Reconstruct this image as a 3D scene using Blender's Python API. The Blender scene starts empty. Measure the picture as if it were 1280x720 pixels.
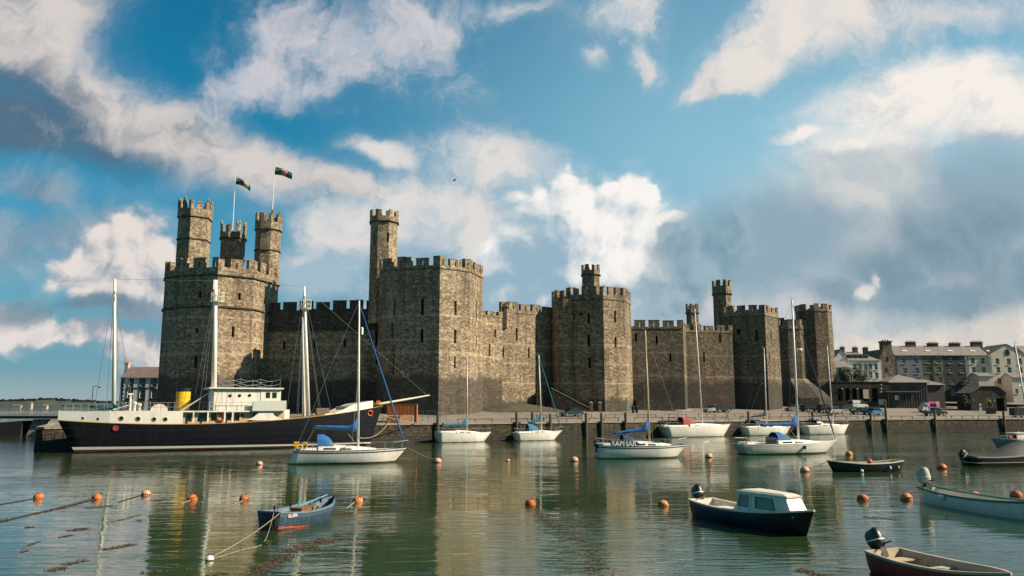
import bpy, bmesh, math, random
from mathutils import Vector, Matrix
random.seed(7)
R = math.radians
scene = bpy.context.scene
col = scene.collection

# ------------------------------------------------------------------ camera
F = 995.0            # focal length in photo pixels (photo 1280 x 720)
HZ = 508.0           # horizon row in the photo
EYE = 5.0            # eye height over the water
TH = math.atan((HZ - 360.0) / F)
cam_d = bpy.data.cameras.new('camera')
cam_d.sensor_fit = 'HORIZONTAL'; cam_d.sensor_width = 36.0
cam_d.lens = 36.0 * F / 1280.0
cam_d.clip_start = 0.3; cam_d.clip_end = 20000
cam = bpy.data.objects.new('camera', cam_d); col.objects.link(cam)
cam.location = (0, 0, EYE); cam.rotation_euler = (math.pi / 2 + TH, 0, 0)
scene.camera = cam

# ------------------------------------------------------------------ light
SUN_EL, SUN_AZ = R(34), R(-8)            # azimuth measured from +X, negative = towards the viewer
S = Vector((math.cos(SUN_EL) * math.cos(SUN_AZ), math.cos(SUN_EL) * math.sin(SUN_AZ), math.sin(SUN_EL)))
sun_d = bpy.data.lights.new('sun', 'SUN'); sun_d.energy = 5.0; sun_d.angle = R(0.5)
sun_d.color = (1.0, 0.83, 0.62)
sun = bpy.data.objects.new('sun', sun_d); col.objects.link(sun)
sun.rotation_euler = S.to_track_quat('Z', 'Y').to_euler(); sun.location = (150, -20, 120)

scene.view_settings.view_transform = 'Standard'
scene.view_settings.look = 'None'
scene.view_settings.exposure = 0.80
scene.view_settings.gamma = 1.0
scene.cycles.use_denoising = True
scene.cycles.max_bounces = 6
scene.cycles.diffuse_bounces = 2
scene.cycles.glossy_bounces = 3
scene.cycles.transparent_max_bounces = 8
scene.cycles.caustics_reflective = False
scene.cycles.caustics_refractive = False

# ------------------------------------------------------------------ pixel rays
def ray(px, py):
    x = (px - 640.0) / F; y = (360.0 - py) / F
    c, s = math.cos(TH), math.sin(TH)
    return Vector((x, c - s * y, s + c * y))
def at(px, py, Y):
    """world point seen at a photo pixel, at distance Y ahead of the camera"""
    d = ray(px, py); return Vector((0, 0, EYE)) + d * (Y / d.y)
def onz(px, py, z=0.0):
    d = ray(px, py); t = (z - EYE) / d.z
    return Vector((0, 0, EYE)) + d * t
def zof(py, Y, px=640): return at(px, py, Y).z
def xof(px, Y, row=HZ):
    return at(px, row, Y).x

# ------------------------------------------------------------------ node helpers
class NT:
    def __init__(s, tree): s.t = tree; s.n = tree.nodes; s.l = tree.links
    def add(s, kind, **kw):
        nd = s.n.new(kind)
        for k, v in kw.items():
            if k == 'ins': continue
            setattr(nd, k, v)
        for k, v in (kw.get('ins') or {}).items(): s.put(nd.inputs[k], v)
        return nd
    def put(s, sock, v):
        if isinstance(v, bpy.types.NodeSocket): s.l.new(v, sock)
        elif isinstance(v, bpy.types.Node): s.l.new(v.outputs[0], sock)
        else:
            if sock.type == 'RGBA' and len(v) == 3: v = (*v, 1)
            sock.default_value = v
    def math(s, op, a, b=0.0, c=0.0, clamp=False):
        nd = s.n.new('ShaderNodeMath'); nd.operation = op; nd.use_clamp = clamp
        s.put(nd.inputs[0], a); s.put(nd.inputs[1], b); s.put(nd.inputs[2], c); return nd.outputs[0]
    def vmath(s, op, a, b=(0, 0, 0), scale=None):
        nd = s.n.new('ShaderNodeVectorMath'); nd.operation = op
        s.put(nd.inputs[0], a); s.put(nd.inputs[1], b)
        if scale is not None: s.put(nd.inputs['Scale'], scale)
        return nd.outputs['Value'] if op in ('LENGTH', 'DOT_PRODUCT') else nd.outputs[0]
    def mix(s, f, a, b, blend='MIX'):
        nd = s.n.new('ShaderNodeMix'); nd.data_type = 'RGBA'; nd.blend_type = blend
        s.put(nd.inputs[0], f); s.put(nd.inputs[6], a); s.put(nd.inputs[7], b); return nd.outputs[2]
    def ramp(s, f, lo, hi, a=0.0, b=1.0, kind='SMOOTHSTEP'):
        nd = s.n.new('ShaderNodeMapRange'); nd.interpolation_type = kind
        s.put(nd.inputs[0], f); s.put(nd.inputs[1], lo); s.put(nd.inputs[2], hi); s.put(nd.inputs[3], a); s.put(nd.inputs[4], b)
        return nd.outputs[0]
    def noise(s, vec, scale, detail=4, rough=0.55, dist=0.0, lac=2.0):
        nd = s.n.new('ShaderNodeTexNoise')
        s.put(nd.inputs['Vector'], vec); nd.inputs['Scale'].default_value = scale
        nd.inputs['Detail'].default_value = detail; nd.inputs['Roughness'].default_value = rough
        nd.inputs['Distortion'].default_value = dist; nd.inputs['Lacunarity'].default_value = lac
        return nd

def lin(r, g, b):
    f = lambda c: (c / 255 / 12.92) if c / 255 <= 0.04045 else ((c / 255 + 0.055) / 1.055) ** 2.4
    return (f(r), f(g), f(b))
# ------------------------------------------------------------------ sky: Nishita plus procedural cloud layers by direction
SKY_STR = 0.0575    # with exposure +0.8
world = bpy.data.worlds.new('World'); scene.world = world; world.use_nodes = True
world.cycles.sampling_method = 'MANUAL'; world.cycles.sample_map_resolution = 512
w = NT(world.node_tree); w.n.clear()
out = w.add('ShaderNodeOutputWorld'); bg = w.add('ShaderNodeBackground'); bg.inputs['Strength'].default_value = SKY_STR
w.l.new(bg.outputs[0], out.inputs[0])
sky = w.add('ShaderNodeTexSky', sky_type='NISHITA', sun_disc=False, sun_elevation=SUN_EL, sun_rotation=math.atan2(S.x, S.y))
sky.air_density = 1.0; sky.dust_density = 0.6; sky.ozone_density = 3.0
tc = w.add('ShaderNodeTexCoord')
sep = w.add('ShaderNodeSeparateXYZ', ins={0: tc.outputs['Generated']})
ay = w.math('MAXIMUM', w.math('ABSOLUTE', sep.outputs[1]), 0.14)
U = w.math('DIVIDE', sep.outputs[0], ay); V = w.math('DIVIDE', w.math('MAXIMUM', sep.outputs[2], 0.0), ay)
Pn = w.add('ShaderNodeCombineXYZ', ins={0: U, 1: V}).outputs[0]
def n2(vec, scale, detail, rough, dist=0.0):
    nd = w.noise(vec, scale, detail, rough, dist); nd.noise_dimensions = '2D'; return nd
def v2(vec, scale, detail=2.0, smooth=0.6):
    nd = w.add('ShaderNodeTexVoronoi', feature='SMOOTH_F1', voronoi_dimensions='2D', ins={'Vector': vec, 'Scale': scale, 'Smoothness': smooth, 'Detail': detail, 'Roughness': 0.5})
    return nd.outputs['Distance']
wn = n2(Pn, 4.5, 7, 0.60)
warp = w.vmath('SCALE', w.vmath('SUBTRACT', wn.outputs['Color'], (0.5, 0.5, 0.5)), scale=0.20)
Pw = w.vmath('ADD', Pn, warp)
Pb = w.vmath('ADD', Pn, w.vmath('SCALE', warp, scale=0.4))
fb = n2(Pw, 7.0, 10, 0.64).outputs[0]
relief = w.math('SUBTRACT', fb, n2(w.vmath('ADD', Pw, (0.022, 0.026, 0)), 7.0, 7, 0.60).outputs[0])   # + where the cloud faces the sun side
med = n2(Pw, 22.0, 5, 0.6).outputs[0]
vq = v2(Pb, 19.0, 3.0, 0.4)
bil = w.math('ADD', w.math('MULTIPLY', w.math('SUBTRACT', 1.15, vq), 0.9), w.math('MULTIPLY', w.math('SUBTRACT', fb, 0.5), 0.6))
brel = w.math('ADD', w.math('MULTIPLY', w.math('SUBTRACT', v2(w.vmath('ADD', Pb, (0.012, 0.016, 0)), 19.0, 3.0, 0.4), vq), 1.0), w.math('MULTIPLY', relief, 0.7))
fbc = w.math('SUBTRACT', fb, 0.5); medc = w.math('SUBTRACT', med, 0.5)

def uvpx(px, py):
    d = ray(px, py); return d.x / d.y, d.z / d.y
def field(blobs, vec):
    """union of soft ellipses (photo px centre, radii, clockwise tilt)"""
    acc = None
    for (px, py, rx, ry, ang) in blobs:
        u, v = uvpx(px, py)
        mp = w.add('ShaderNodeMapping', vector_type='TEXTURE')
        w.put(mp.inputs['Vector'], vec)
        mp.inputs['Location'].default_value = (u, v, 0); mp.inputs['Rotation'].default_value = (0, 0, -R(ang))
        mp.inputs['Scale'].default_value = (rx / F, ry / F, 1)
        f = w.math('SUBTRACT', 1.0, w.vmath('LENGTH', mp.outputs[0]))
        acc = f if acc is None else w.math('SMOOTH_MAX', acc, f, 0.3)
    return acc
def cl(c): return tuple(v / 0.1 for v in lin(*c))

# clear sky: Nishita graded to the deep teal of the photograph, paler to the right and the horizon
nish = w.mix(1.0, sky.outputs[0], (0.10, 0.95, 1.02, 1), 'MULTIPLY')
pale = w.math('MULTIPLY', w.ramp(U, -0.38, 0.35, 0.0, 1.0), w.ramp(V, 0.62, 0.25, 0.45, 1.0))
base = w.mix(w.math('MULTIPLY', pale, 0.85), nish, cl((156, 204, 222)))
lowl = w.ramp(V, 0.36, 0.02, 0.0, 1.0)
cur = w.mix(w.math('MULTIPLY', lowl, 0.85), base, cl((120, 152, 172)))

def layer(cur, blobs, light, dark, amp=0.9, lo=0.05, hi=0.45, dens=1.0, bill=False, darkblobs=None, k_rel=2.2, shade0=0.35, k_thick=0.0, dk=(-.1, .6), k_med=0.42):
    nd = w.n.new('ShaderNodeVectorMath'); nd.operation = 'MULTIPLY_ADD'      # chain the layers: evaluated one after the other
    w.put(nd.inputs[0], cur); w.put(nd.inputs[1], (1e-9, 1e-9, 1e-9)); w.put(nd.inputs[2], Pb); vec = nd.outputs[0]
    Fd = field(blobs, vec)
    tx = w.math('MULTIPLY', w.math('SUBTRACT', bil, 0.42), 0.6) if bill else fbc
    Ft = w.math('ADD', Fd, w.math('MULTIPLY', tx, amp))
    d = w.math('ADD', w.ramp(Ft, lo, hi + .06, 0.0, dens * .70), w.ramp(Ft, lo - .34, hi + .15, 0.0, dens * .30))      # firm body and a soft veil round it
    sh = w.math('ADD', shade0, w.math('MULTIPLY', brel if bill else relief, -k_rel))
    sh = w.math('ADD', sh, w.math('MULTIPLY', medc, -k_med))
    if k_thick: sh = w.math('ADD', sh, w.math('MULTIPLY', Ft, k_thick))
    if darkblobs:
        sh = w.math('ADD', sh, w.ramp(w.math('ADD', field(darkblobs, vec), w.math('MULTIPLY', fbc, 0.9)), dk[0], dk[1], 0.0, 1.0))
    sh = w.ramp(sh, -0.05, 1.05)
    return w.mix(d, cur, w.mix(sh, cl(light), cl(dark)))

# thin high veil
cur = layer(cur, [(420, 55, 190, 100, 10), (520, 20, 150, 60, 0), (330, 95, 110, 50, -20), (390, 110, 110, 50, 20)], (212, 208, 212), (140, 172, 196), amp=2.3, lo=0.1, hi=0.95, dens=0.93, k_rel=1.8, shade0=.25)
cur = layer(cur, [(1110, 20, 280, 60, -8), (1230, 10, 150, 60, 0), (640, 12, 90, 26, 0), (600, 185, 150, 30, 8)], (226, 220, 216), (176, 192, 204), amp=1.9, lo=0.1, hi=1.0, dens=0.85)
cur = layer(cur, [(765, 22, 100, 62, -14), (735, 66, 34, 28, 0), (795, 74, 46, 30, 20)], (228, 222, 218), (160, 184, 202), amp=2.0, lo=0.12, hi=0.75, dens=0.95, k_rel=2.0)
cur = layer(cur, [(1000, 30, 125, 58, -25), (930, 82, 105, 44, -25), (885, 108, 60, 24, -10), (1040, 5, 130, 44, 0)], (234, 226, 219), (178, 188, 198), amp=1.4, lo=0.1, hi=0.6, dens=0.97, k_rel=2.0, shade0=.2)
# the long diagonal bank at the upper left
cur = layer(cur, [(30, 40, 130, 130, 20), (110, 140, 150, 92, 28), (220, 180, 150, 62, 25), (330, 212, 130, 46, 20), (425, 236, 90, 26, 12), (60, 10, 110, 70, 0), (20, 160, 120, 60, 10)],
            (216, 208, 203), (84, 112, 134), amp=0.8, lo=-0.02, hi=0.6, dens=0.97, shade0=0.10, k_rel=1.9, k_med=.4, dk=(-.3, .8),
            darkblobs=[(10, 150, 170, 80, 14), (120, 200, 170, 34, 16)])
# low banks at the left
cur = layer(cur, [(40, 240, 110, 36, 8), (90, 290, 170, 50, 0), (20, 300, 130, 66, 0)], (158, 170, 180), (104, 138, 160), amp=1.2, lo=0.0, hi=0.8, dens=0.8, k_rel=2.5)
# broad white mass behind the middle tower
cur = layer(cur, [(560, 270, 150, 95, 10), (500, 300, 110, 85, 0), (600, 208, 120, 42, 8), (480, 192, 80, 26, 10), (640, 330, 110, 80, 0), (420, 290, 70, 50, 0), (560, 380, 160, 66, 0), (400, 350, 100, 45, 0)],
            (226, 221, 217), (164, 188, 203), amp=1.1, lo=0.05, hi=0.65, dens=0.96, shade0=0.22, k_rel=2.6,
            darkblobs=[(420, 380, 160, 60, 0), (510, 335, 80, 36, 0)])
# left cumulus
cur = layer(cur, [(150, 330, 84, 60, 0), (190, 350, 66, 54, 0), (110, 345, 60, 44, 0), (165, 300, 46, 36, 0), (20, 415, 46, 34, 0), (105, 430, 60, 18, 0), (190, 440, 66, 28, 0)],
            (232, 222, 216), (142, 158, 174), amp=1.0, lo=-0.14, hi=0.16, dens=0.97, bill=True, shade0=0.20, k_rel=0.9, darkblobs=[(150, 398, 120, 36, 0)])
cur = layer(cur, [(110, 385, 90, 20, 0), (20, 395, 70, 30, 0)], (112, 140, 158), (96, 126, 146), amp=1.0, lo=0.1, hi=0.8, dens=0.8)
# central cumulus
cur = layer(cur, [(740, 290, 88, 70, 0), (775, 260, 50, 40, 0), (700, 270, 55, 46, 0), (800, 315, 55, 54, 0), (665, 320, 50, 60, 0), (650, 360, 56, 50, 0), (740, 350, 125, 54, 0), (720, 310, 90, 60, 0)],
            (250, 245, 240), (150, 180, 198), amp=0.78, lo=-0.20, hi=-0.06, dens=1.0, bill=True, shade0=0.13, k_rel=0.7,
            dk=(-.35, .75), darkblobs=[(672, 325, 60, 80, 0), (650, 370, 80, 60, 0), (730, 385, 130, 50, 0)])
# the big grey bank at the right, white crown, dark front
cur = layer(cur, [(1120, 130, 160, 62, -14), (1240, 130, 160, 84, -5), (1015, 168, 60, 18, -12), (1180, 90, 160, 46, -10), (1100, 200, 150, 80, 0)],
            (248, 240, 232), (186, 197, 204), amp=0.95, lo=0.0, hi=0.6, dens=0.98, shade0=0.08, k_rel=2.2, darkblobs=[(1240, 205, 170, 40, 0), (1060, 215, 130, 40, 0)])
cur = layer(cur, [(1080, 280, 190, 110, 0), (980, 305, 110, 90, 0), (1220, 260, 190, 95, 0), (900, 335, 80, 80, 0), (1000, 380, 260, 60, 0), (1230, 330, 180, 110, 0), (870, 360, 80, 60, 0)],
            (210, 211, 210), (146, 170, 185), amp=0.65, lo=-.05, hi=0.6, dens=0.97, shade0=0.22, k_rel=1.3, k_med=.15, dk=(-.4, .9), darkblobs=[(960, 300, 120, 70, 0), (1260, 230, 120, 110, 0)])
cur = layer(cur, [(880, 320, 58, 54, 0), (850, 300, 30, 28, 0), (905, 300, 36, 30, 0), (840, 365, 66, 44, 0)], (156, 181, 194), (116, 150, 169), amp=0.9, lo=-0.05, hi=0.35, dens=0.85, bill=True, shade0=0.4, k_rel=.8, k_med=.3)
cur = layer(cur, [(1190, 320, 125, 64, 0), (1240, 290, 76, 54, 0), (1110, 345, 84, 44, 0), (1270, 350, 90, 54, 0), (1060, 370, 76, 28, 0), (1170, 375, 140, 32, 0)],
            (150, 172, 184), (100, 136, 156), amp=0.8, lo=-0.0, hi=0.6, dens=0.9, shade0=0.5, k_rel=1.0, k_med=.15)
cur = layer(cur, [(1085, 364, 26, 13, -35), (1098, 350, 10, 14, 0)], (236, 228, 222), (190, 196, 204), amp=1.1, lo=0.1, hi=0.5, dens=0.9)
# bright gap over the horizon
cur = layer(cur, [(1170, 438, 200, 42, -2), (1290, 432, 130, 46, 0), (1050, 448, 100, 36, 0), (820, 460, 200, 40, 0)], (236, 224, 209), (204, 200, 196), amp=0.6, lo=-.05, hi=0.35, dens=0.97)
cur = w.mix(w.math('MULTIPLY', w.ramp(V, 0.06, 0.0), 0.5), cur, cl((186, 190, 190)))
# the half of the sky behind the viewer: broken grey cloud
back = w.ramp(sep.outputs[1], 0.1, -0.2)
bk = w.mix(w.ramp(fb, 0.40, 0.66), w.mix(1.0, nish, (.8, .8, .8, 1), 'MULTIPLY'), cl((126, 134, 142)))
cur = w.mix(back, cur, bk)
w.l.new(cur, bg.inputs['Color'])
# ------------------------------------------------------------------ materials
MATS = {}
def mat(name, c, rough=0.6, metal=0.0, var=0.18, scale=2.0, bump=0.0, bscale=20.0, spec=0.5, coat=0.0, dirt=None, dirt_amt=0.0):
    """painted / plain surface with a little mottling, optional streaky dirt"""
    if name in MATS: return MATS[name]
    m = bpy.data.materials.new(name); m.use_nodes = True; t = NT(m.node_tree)
    b = t.n['Principled BSDF']; tcn = t.add('ShaderNodeTexCoord')
    nz = t.noise(tcn.outputs['Object'], scale, 5, 0.6)
    k = t.ramp(nz.outputs[0], 0.25, 0.75, 1 - var, 1 + var, 'LINEAR')
    cc = t.mix(1.0, (*c, 1), t.add('ShaderNodeCombineXYZ', ins={0: k, 1: k, 2: k}).outputs[0], 'MULTIPLY')
    if dirt is not None:
        mp = t.add('ShaderNodeMapping', ins={'Vector': tcn.outputs['Object']}); mp.inputs['Scale'].default_value = (2.2, 2.2, 0.5)
        dn = t.noise(mp.outputs[0], scale * 1.3, 6, 0.65)
        cc = t.mix(t.math('MULTIPLY', t.ramp(dn.outputs[0], 0.45, 0.75), dirt_amt), cc, (*dirt, 1))
    t.put(b.inputs['Base Color'], cc); b.inputs['Roughness'].default_value = rough; b.inputs['Metallic'].default_value = metal
    b.inputs['Specular IOR Level'].default_value = spec; b.inputs['Coat Weight'].default_value = coat
    if bump:
        bn = t.noise(tcn.outputs['Object'], bscale, 5, 0.6)
        bp = t.add('ShaderNodeBump', ins={'Height': bn.outputs[0], 'Strength': bump, 'Distance': 0.05}); t.put(b.inputs['Normal'], bp)
    MATS[name] = m; return m

def stone_mat(name, c1, c2, mortar, dark_z=None, bands=(), bw=0.75, bh=0.34, stain=0.55, stain_col=(0.078, 0.064, 0.049), streak=0.5):
    """coursed masonry in metres on UV: every block its own tone, weather streaks, lichen, a darker foot and pale string bands"""
    if name in MATS: return MATS[name]
    m = bpy.data.materials.new(name); m.use_nodes = True; t = NT(m.node_tree)
    b = t.n['Principled BSDF']; uv = t.add('ShaderNodeUVMap'); geo = t.add('ShaderNodeNewGeometry')
    pos = geo.outputs['Position']; zc = t.add('ShaderNodeSeparateXYZ', ins={0: pos}).outputs[2]
    wob = t.noise(uv.outputs[0], 1.3, 3, 0.5)
    uvw = t.vmath('ADD', uv.outputs[0], t.vmath('SCALE', t.vmath('SUBTRACT', wob.outputs['Color'], (0.5, 0.5, 0.5)), scale=0.14))
    br = t.add('ShaderNodeTexBrick', ins={'Vector': uvw, 'Color1': c1, 'Color2': c2, 'Mortar': mortar, 'Scale': 1.0, 'Mortar Size': 0.022, 'Mortar Smooth': 0.4, 'Bias': -0.1, 'Brick Width': bw, 'Row Height': bh})
    br.offset = 0.5; br.squash = 0.8; br.squash_frequency = 3
    colr = br.outputs[0]
    # broad mottling
    n1 = t.noise(pos, 0.22, 5, 0.6); n2 = t.noise(pos, 1.7, 6, 0.7)
    colr = t.mix(t.ramp(n1.outputs[0], 0.38, 0.66, 0.0, 0.40), colr, tuple(v * 0.6 for v in c1))
    # course-by-course tone (long low patches of one stone)
    mpc = t.add('ShaderNodeMapping', ins={'Vector': uv.outputs[0]}); mpc.inputs['Scale'].default_value = (0.16, 2.6, 1)
    nc = t.noise(mpc.outputs[0], 1.0, 4, 0.65)
    colr = t.mix(t.ramp(nc.outputs[0], 0.42, 0.68, 0.0, 0.30), colr, tuple(v * 0.55 for v in c1))
    colr = t.mix(t.ramp(nc.outputs[0], 0.46, 0.30, 0.0, 0.28), colr, tuple(min(.7, v * 1.15) for v in c2))
    # repairs and older work: broad patches greyer or yellower than the rest
    n4 = t.noise(t.vmath('ADD', pos, (31.0, 7.0, 3.0)), 0.13, 4, 0.55, 0.8)
    colr = t.mix(t.ramp(n4.outputs[0], 0.54, 0.60, 0.0, 0.38), colr, (c2[0] * .78, c2[1] * .84, c2[2] * .92))
    colr = t.mix(t.ramp(n4.outputs[0], 0.43, 0.37, 0.0, 0.45), colr, (c1[0] * .62, c1[1] * .58, c1[2] * .50))
    # speckle of individual dark and pale stones
    sp = t.add('ShaderNodeTexVoronoi', feature='F1', ins={'Vector': t.vmath('MULTIPLY', uvw, (1.0, 1.9, 1.0)), 'Scale': 2.0})
    hs = t.add('ShaderNodeSeparateColor', ins={0: sp.outputs['Color']})
    colr = t.mix(t.ramp(hs.outputs[0], 0.76, 0.88, 0.0, 0.6), colr, tuple(v * 0.42 for v in c1))
    colr = t.mix(t.ramp(hs.outputs[1], 0.82, 0.92, 0.0, 0.6), colr, tuple(min(0.7, v * 1.35) for v in c2))
    # grain: small pits and single pale stones
    gr = t.add('ShaderNodeTexVoronoi', feature='F1', ins={'Vector': t.vmath('MULTIPLY', uvw, (2.6, 3.6, 1.0)), 'Scale': 1.0})
    gs = t.add('ShaderNodeSeparateColor', ins={0: gr.outputs['Color']})
    colr = t.mix(t.ramp(gs.outputs[0], 0.62, 0.82, 0.0, 0.5), colr, tuple(v * 0.45 for v in c1))
    colr = t.mix(t.ramp(gs.outputs[1], 0.80, 0.90, 0.0, 0.5), colr, tuple(min(0.75, v * 1.3) for v in c2))
    # pale string bands of another stone
    nb = t.noise(pos, 0.5, 4, 0.6)
    zz = t.math('ADD', zc, t.math('MULTIPLY', t.math('SUBTRACT', nb.outputs[0], 0.5), 0.5))
    for (bz, hw) in bands:
        d = t.math('ABSOLUTE', t.math('SUBTRACT', zz, bz))
        colr = t.mix(t.math('MULTIPLY', t.ramp(d, hw, hw * 0.4), t.ramp(n2.outputs[0], 0.4, 0.6, 0.2, 0.8)), colr, tuple(min(0.7, v * 1.3) for v in c2))
    # vertical weather streaks
    mp = t.add('ShaderNodeMapping', ins={'Vector': uv.outputs[0]}); mp.inputs['Scale'].default_value = (0.55, 0.06, 1)
    st = t.noise(mp.outputs[0], 1.0, 6, 0.68)
    colr = t.mix(t.ramp(st.outputs[0], 0.46, 0.68, 0.0, streak), colr, stain_col)
    colr = t.mix(t.ramp(n2.outputs[0], 0.52, 0.74, 0.0, stain), colr, stain_col)  # blotches in the same dark stain colour as the streaks
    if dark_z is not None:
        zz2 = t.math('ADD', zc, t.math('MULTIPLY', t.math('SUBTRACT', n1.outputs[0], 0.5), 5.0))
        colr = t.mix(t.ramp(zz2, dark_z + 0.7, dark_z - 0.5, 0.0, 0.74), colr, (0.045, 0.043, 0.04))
    t.put(b.inputs['Base Color'], colr); b.inputs['Roughness'].default_value = 0.92; b.inputs['Specular IOR Level'].default_value = 0.2
    hgt = t.math('ADD', t.math('MULTIPLY', br.outputs['Fac'], -0.5), t.math('ADD', n2.outputs[0], t.math('MULTIPLY', hs.outputs[2], 0.7)))
    bp = t.add('ShaderNodeBump', ins={'Height': hgt, 'Strength': 0.9, 'Distance': 0.10}); t.put(b.inputs['Normal'], bp)
    MATS[name] = m; return m

# ------------------------------------------------------------------ mesh builder
class MB:
    def __init__(s): s.v = []; s.f = []; s.m = []; s.uv = []
    def vert(s, p): s.v.append(tuple(p)); return len(s.v) - 1
    def face(s, pts, mi=0, uv=None):
        ids = [s.vert(p) for p in pts]; s.f.append(ids); s.m.append(mi); s.uv.append(uv)
    def quadid(s, ids, mi=0): s.f.append(list(ids)); s.m.append(mi); s.uv.append(None)
    def box(s, c, size, rz=0.0, mi=0, rx=0.0, ry=0.0):
        M = Matrix.Rotation(rz, 3, 'Z') @ Matrix.Rotation(ry, 3, 'Y') @ Matrix.Rotation(rx, 3, 'X'); c = Vector(c)
        h = Vector(size) / 2
        P = [c + M @ Vector((sx * h.x, sy * h.y, sz * h.z)) for sz in (-1, 1) for sy in (-1, 1) for sx in (-1, 1)]
        b = len(s.v); s.v += [tuple(p) for p in P]
        for q in ((0, 2, 3, 1), (4, 5, 7, 6), (0, 1, 5, 4), (2, 6, 7, 3), (0, 4, 6, 2), (1, 3, 7, 5)): s.quadid([b + i for i in q], mi)
        return s
    def bbox(s, x0, x1, y0, y1, z0, z1, mi=0): return s.box(((x0 + x1) / 2, (y0 + y1) / 2, (z0 + z1) / 2), (x1 - x0, y1 - y0, z1 - z0), mi=mi)
    def rings(s, rings, mi=0, closed=True, cap0=True, cap1=True):
        ids = [[s.vert(p) for p in r] for r in rings]; n = len(ids[0])
        for a, b in zip(ids, ids[1:]):
            for i in range(n if closed else n - 1):
                j = (i + 1) % n; s.quadid((a[i], a[j], b[j], b[i]), mi)
        if cap0: s.quadid(ids[0][::-1], mi)
        if cap1: s.quadid(ids[-1], mi)
        return s
    def tube(s, pts, r, n=8, mi=0, cap=True):
        pts = [Vector(p) for p in pts]; rs = r if isinstance(r, (list, tuple)) else [r] * len(pts); rg = []
        up0 = None
        for i, p in enumerate(pts):
            d = (pts[min(i + 1, len(pts) - 1)] - pts[max(i - 1, 0)]).normalized()
            up = Vector((0, 0, 1)) if abs(d.z) < 0.95 else Vector((1, 0, 0))
            a = d.cross(up).normalized(); c = a.cross(d).normalized()
            rg.append([p + (a * math.cos(2 * math.pi * k / n) + c * math.sin(2 * math.pi * k / n)) * rs[i] for k in range(n)])
        return s.rings(rg, mi, True, cap, cap)
    def lathe(s, c, prof, n=12, mi=0, axis=None):
        """prof: list of (r, h) along axis (default z)"""
        c = Vector(c); A = Vector(axis or (0, 0, 1)).normalized()
        up = Vector((1, 0, 0)) if abs(A.x) < 0.9 else Vector((0, 1, 0)); a = A.cross(up).normalized(); b = A.cross(a).normalized()
        rg = [[c + A * h + (a * math.cos(2 * math.pi * k / n) + b * math.sin(2 * math.pi * k / n)) * max(r, 1e-4) for k in range(n)] for r, h in prof]
        return s.rings(rg, mi)
    def ball(s, c, r, n=10, mi=0, sc=(1, 1, 1)):
        c = Vector(c); rg = []
        for i in range(1, n):
            a = math.pi * i / n
            rg.append([c + Vector((r * math.sin(a) * math.cos(2 * math.pi * k / (n + 4)) * sc[0], r * math.sin(a) * math.sin(2 * math.pi * k / (n + 4)) * sc[1], -r * math.cos(a) * sc[2])) for k in range(n + 4)])
        return s.rings(rg, mi)
    def prism(s, poly, z0, z1, mi=0, top=None):
        return s.rings([[(x, y, z0) for x, y in poly], [(x, y, z1) for x, y in (top or poly)]], mi)
    def extrude(s, poly3, d, mi=0):
        d = Vector(d); return s.rings([[Vector(p) for p in poly3], [Vector(p) + d for p in poly3]], mi)
    def panel(s, A, B, A2, B2, z0, z1, holes=(), depth=0.5, inward=(0, 1, 0), mi=0, mi_back=1, u0=0.0, back=True):
        """wall face A-B (bottom) to A2-B2 (top), with recessed openings (s0, s1, z0, z1) in 0..1 along / metres up; returns their back quads"""
        A, B, A2, B2 = (Vector((p[0], p[1], 0)) for p in (A, B, A2, B2)); inw = Vector(inward)
        L = max((B - A).length, 0.01)
        holes = [h for h in holes if h[2] < z1 and h[3] > z0]
        ss = sorted({0.0, 1.0, *[min(max(v, 0), 1) for h in holes for v in h[:2]]}); zs = sorted({z0, z1, *[min(max(v, z0), z1) for h in holes for v in h[2:4]]})
        def pt(q, z, off=0.0):
            k = (z - z0) / (z1 - z0); p = A.lerp(B, q).lerp(A2.lerp(B2, q), k); return Vector((p.x, p.y, z)) + inw * off
        for i in range(len(ss) - 1):
            for j in range(len(zs) - 1):
                qa, qb, za, zb = ss[i], ss[i + 1], zs[j], zs[j + 1]; mq, mz = (qa + qb) / 2, (za + zb) / 2
                if any(h[0] < mq < h[1] and h[2] < mz < h[3] for h in holes): continue
                s.face([pt(qa, za), pt(qb, za), pt(qb, zb), pt(qa, zb)], mi, [(u0 + qa * L, za), (u0 + qb * L, za), (u0 + qb * L, zb), (u0 + qa * L, zb)])
        for h in holes:
            qa, qb, za, zb = h[:4]
            c = [(qa, za), (qb, za), (qb, zb), (qa, zb)]
            for k in range(4):
                (q0, y0), (q1, y1) = c[k], c[(k + 1) % 4]
                s.face([pt(q0, y0), pt(q0, y0, depth), pt(q1, y1, depth), pt(q1, y1)], mi, [(u0 + q0 * L, y0), (u0 + q0 * L + depth, y0), (u0 + q1 * L + depth, y1), (u0 + q1 * L, y1)])
            if back: s.face([pt(q, z, depth) for q, z in c], mi_back, [(u0 + q * L, z) for q, z in c])
        return pt
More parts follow.
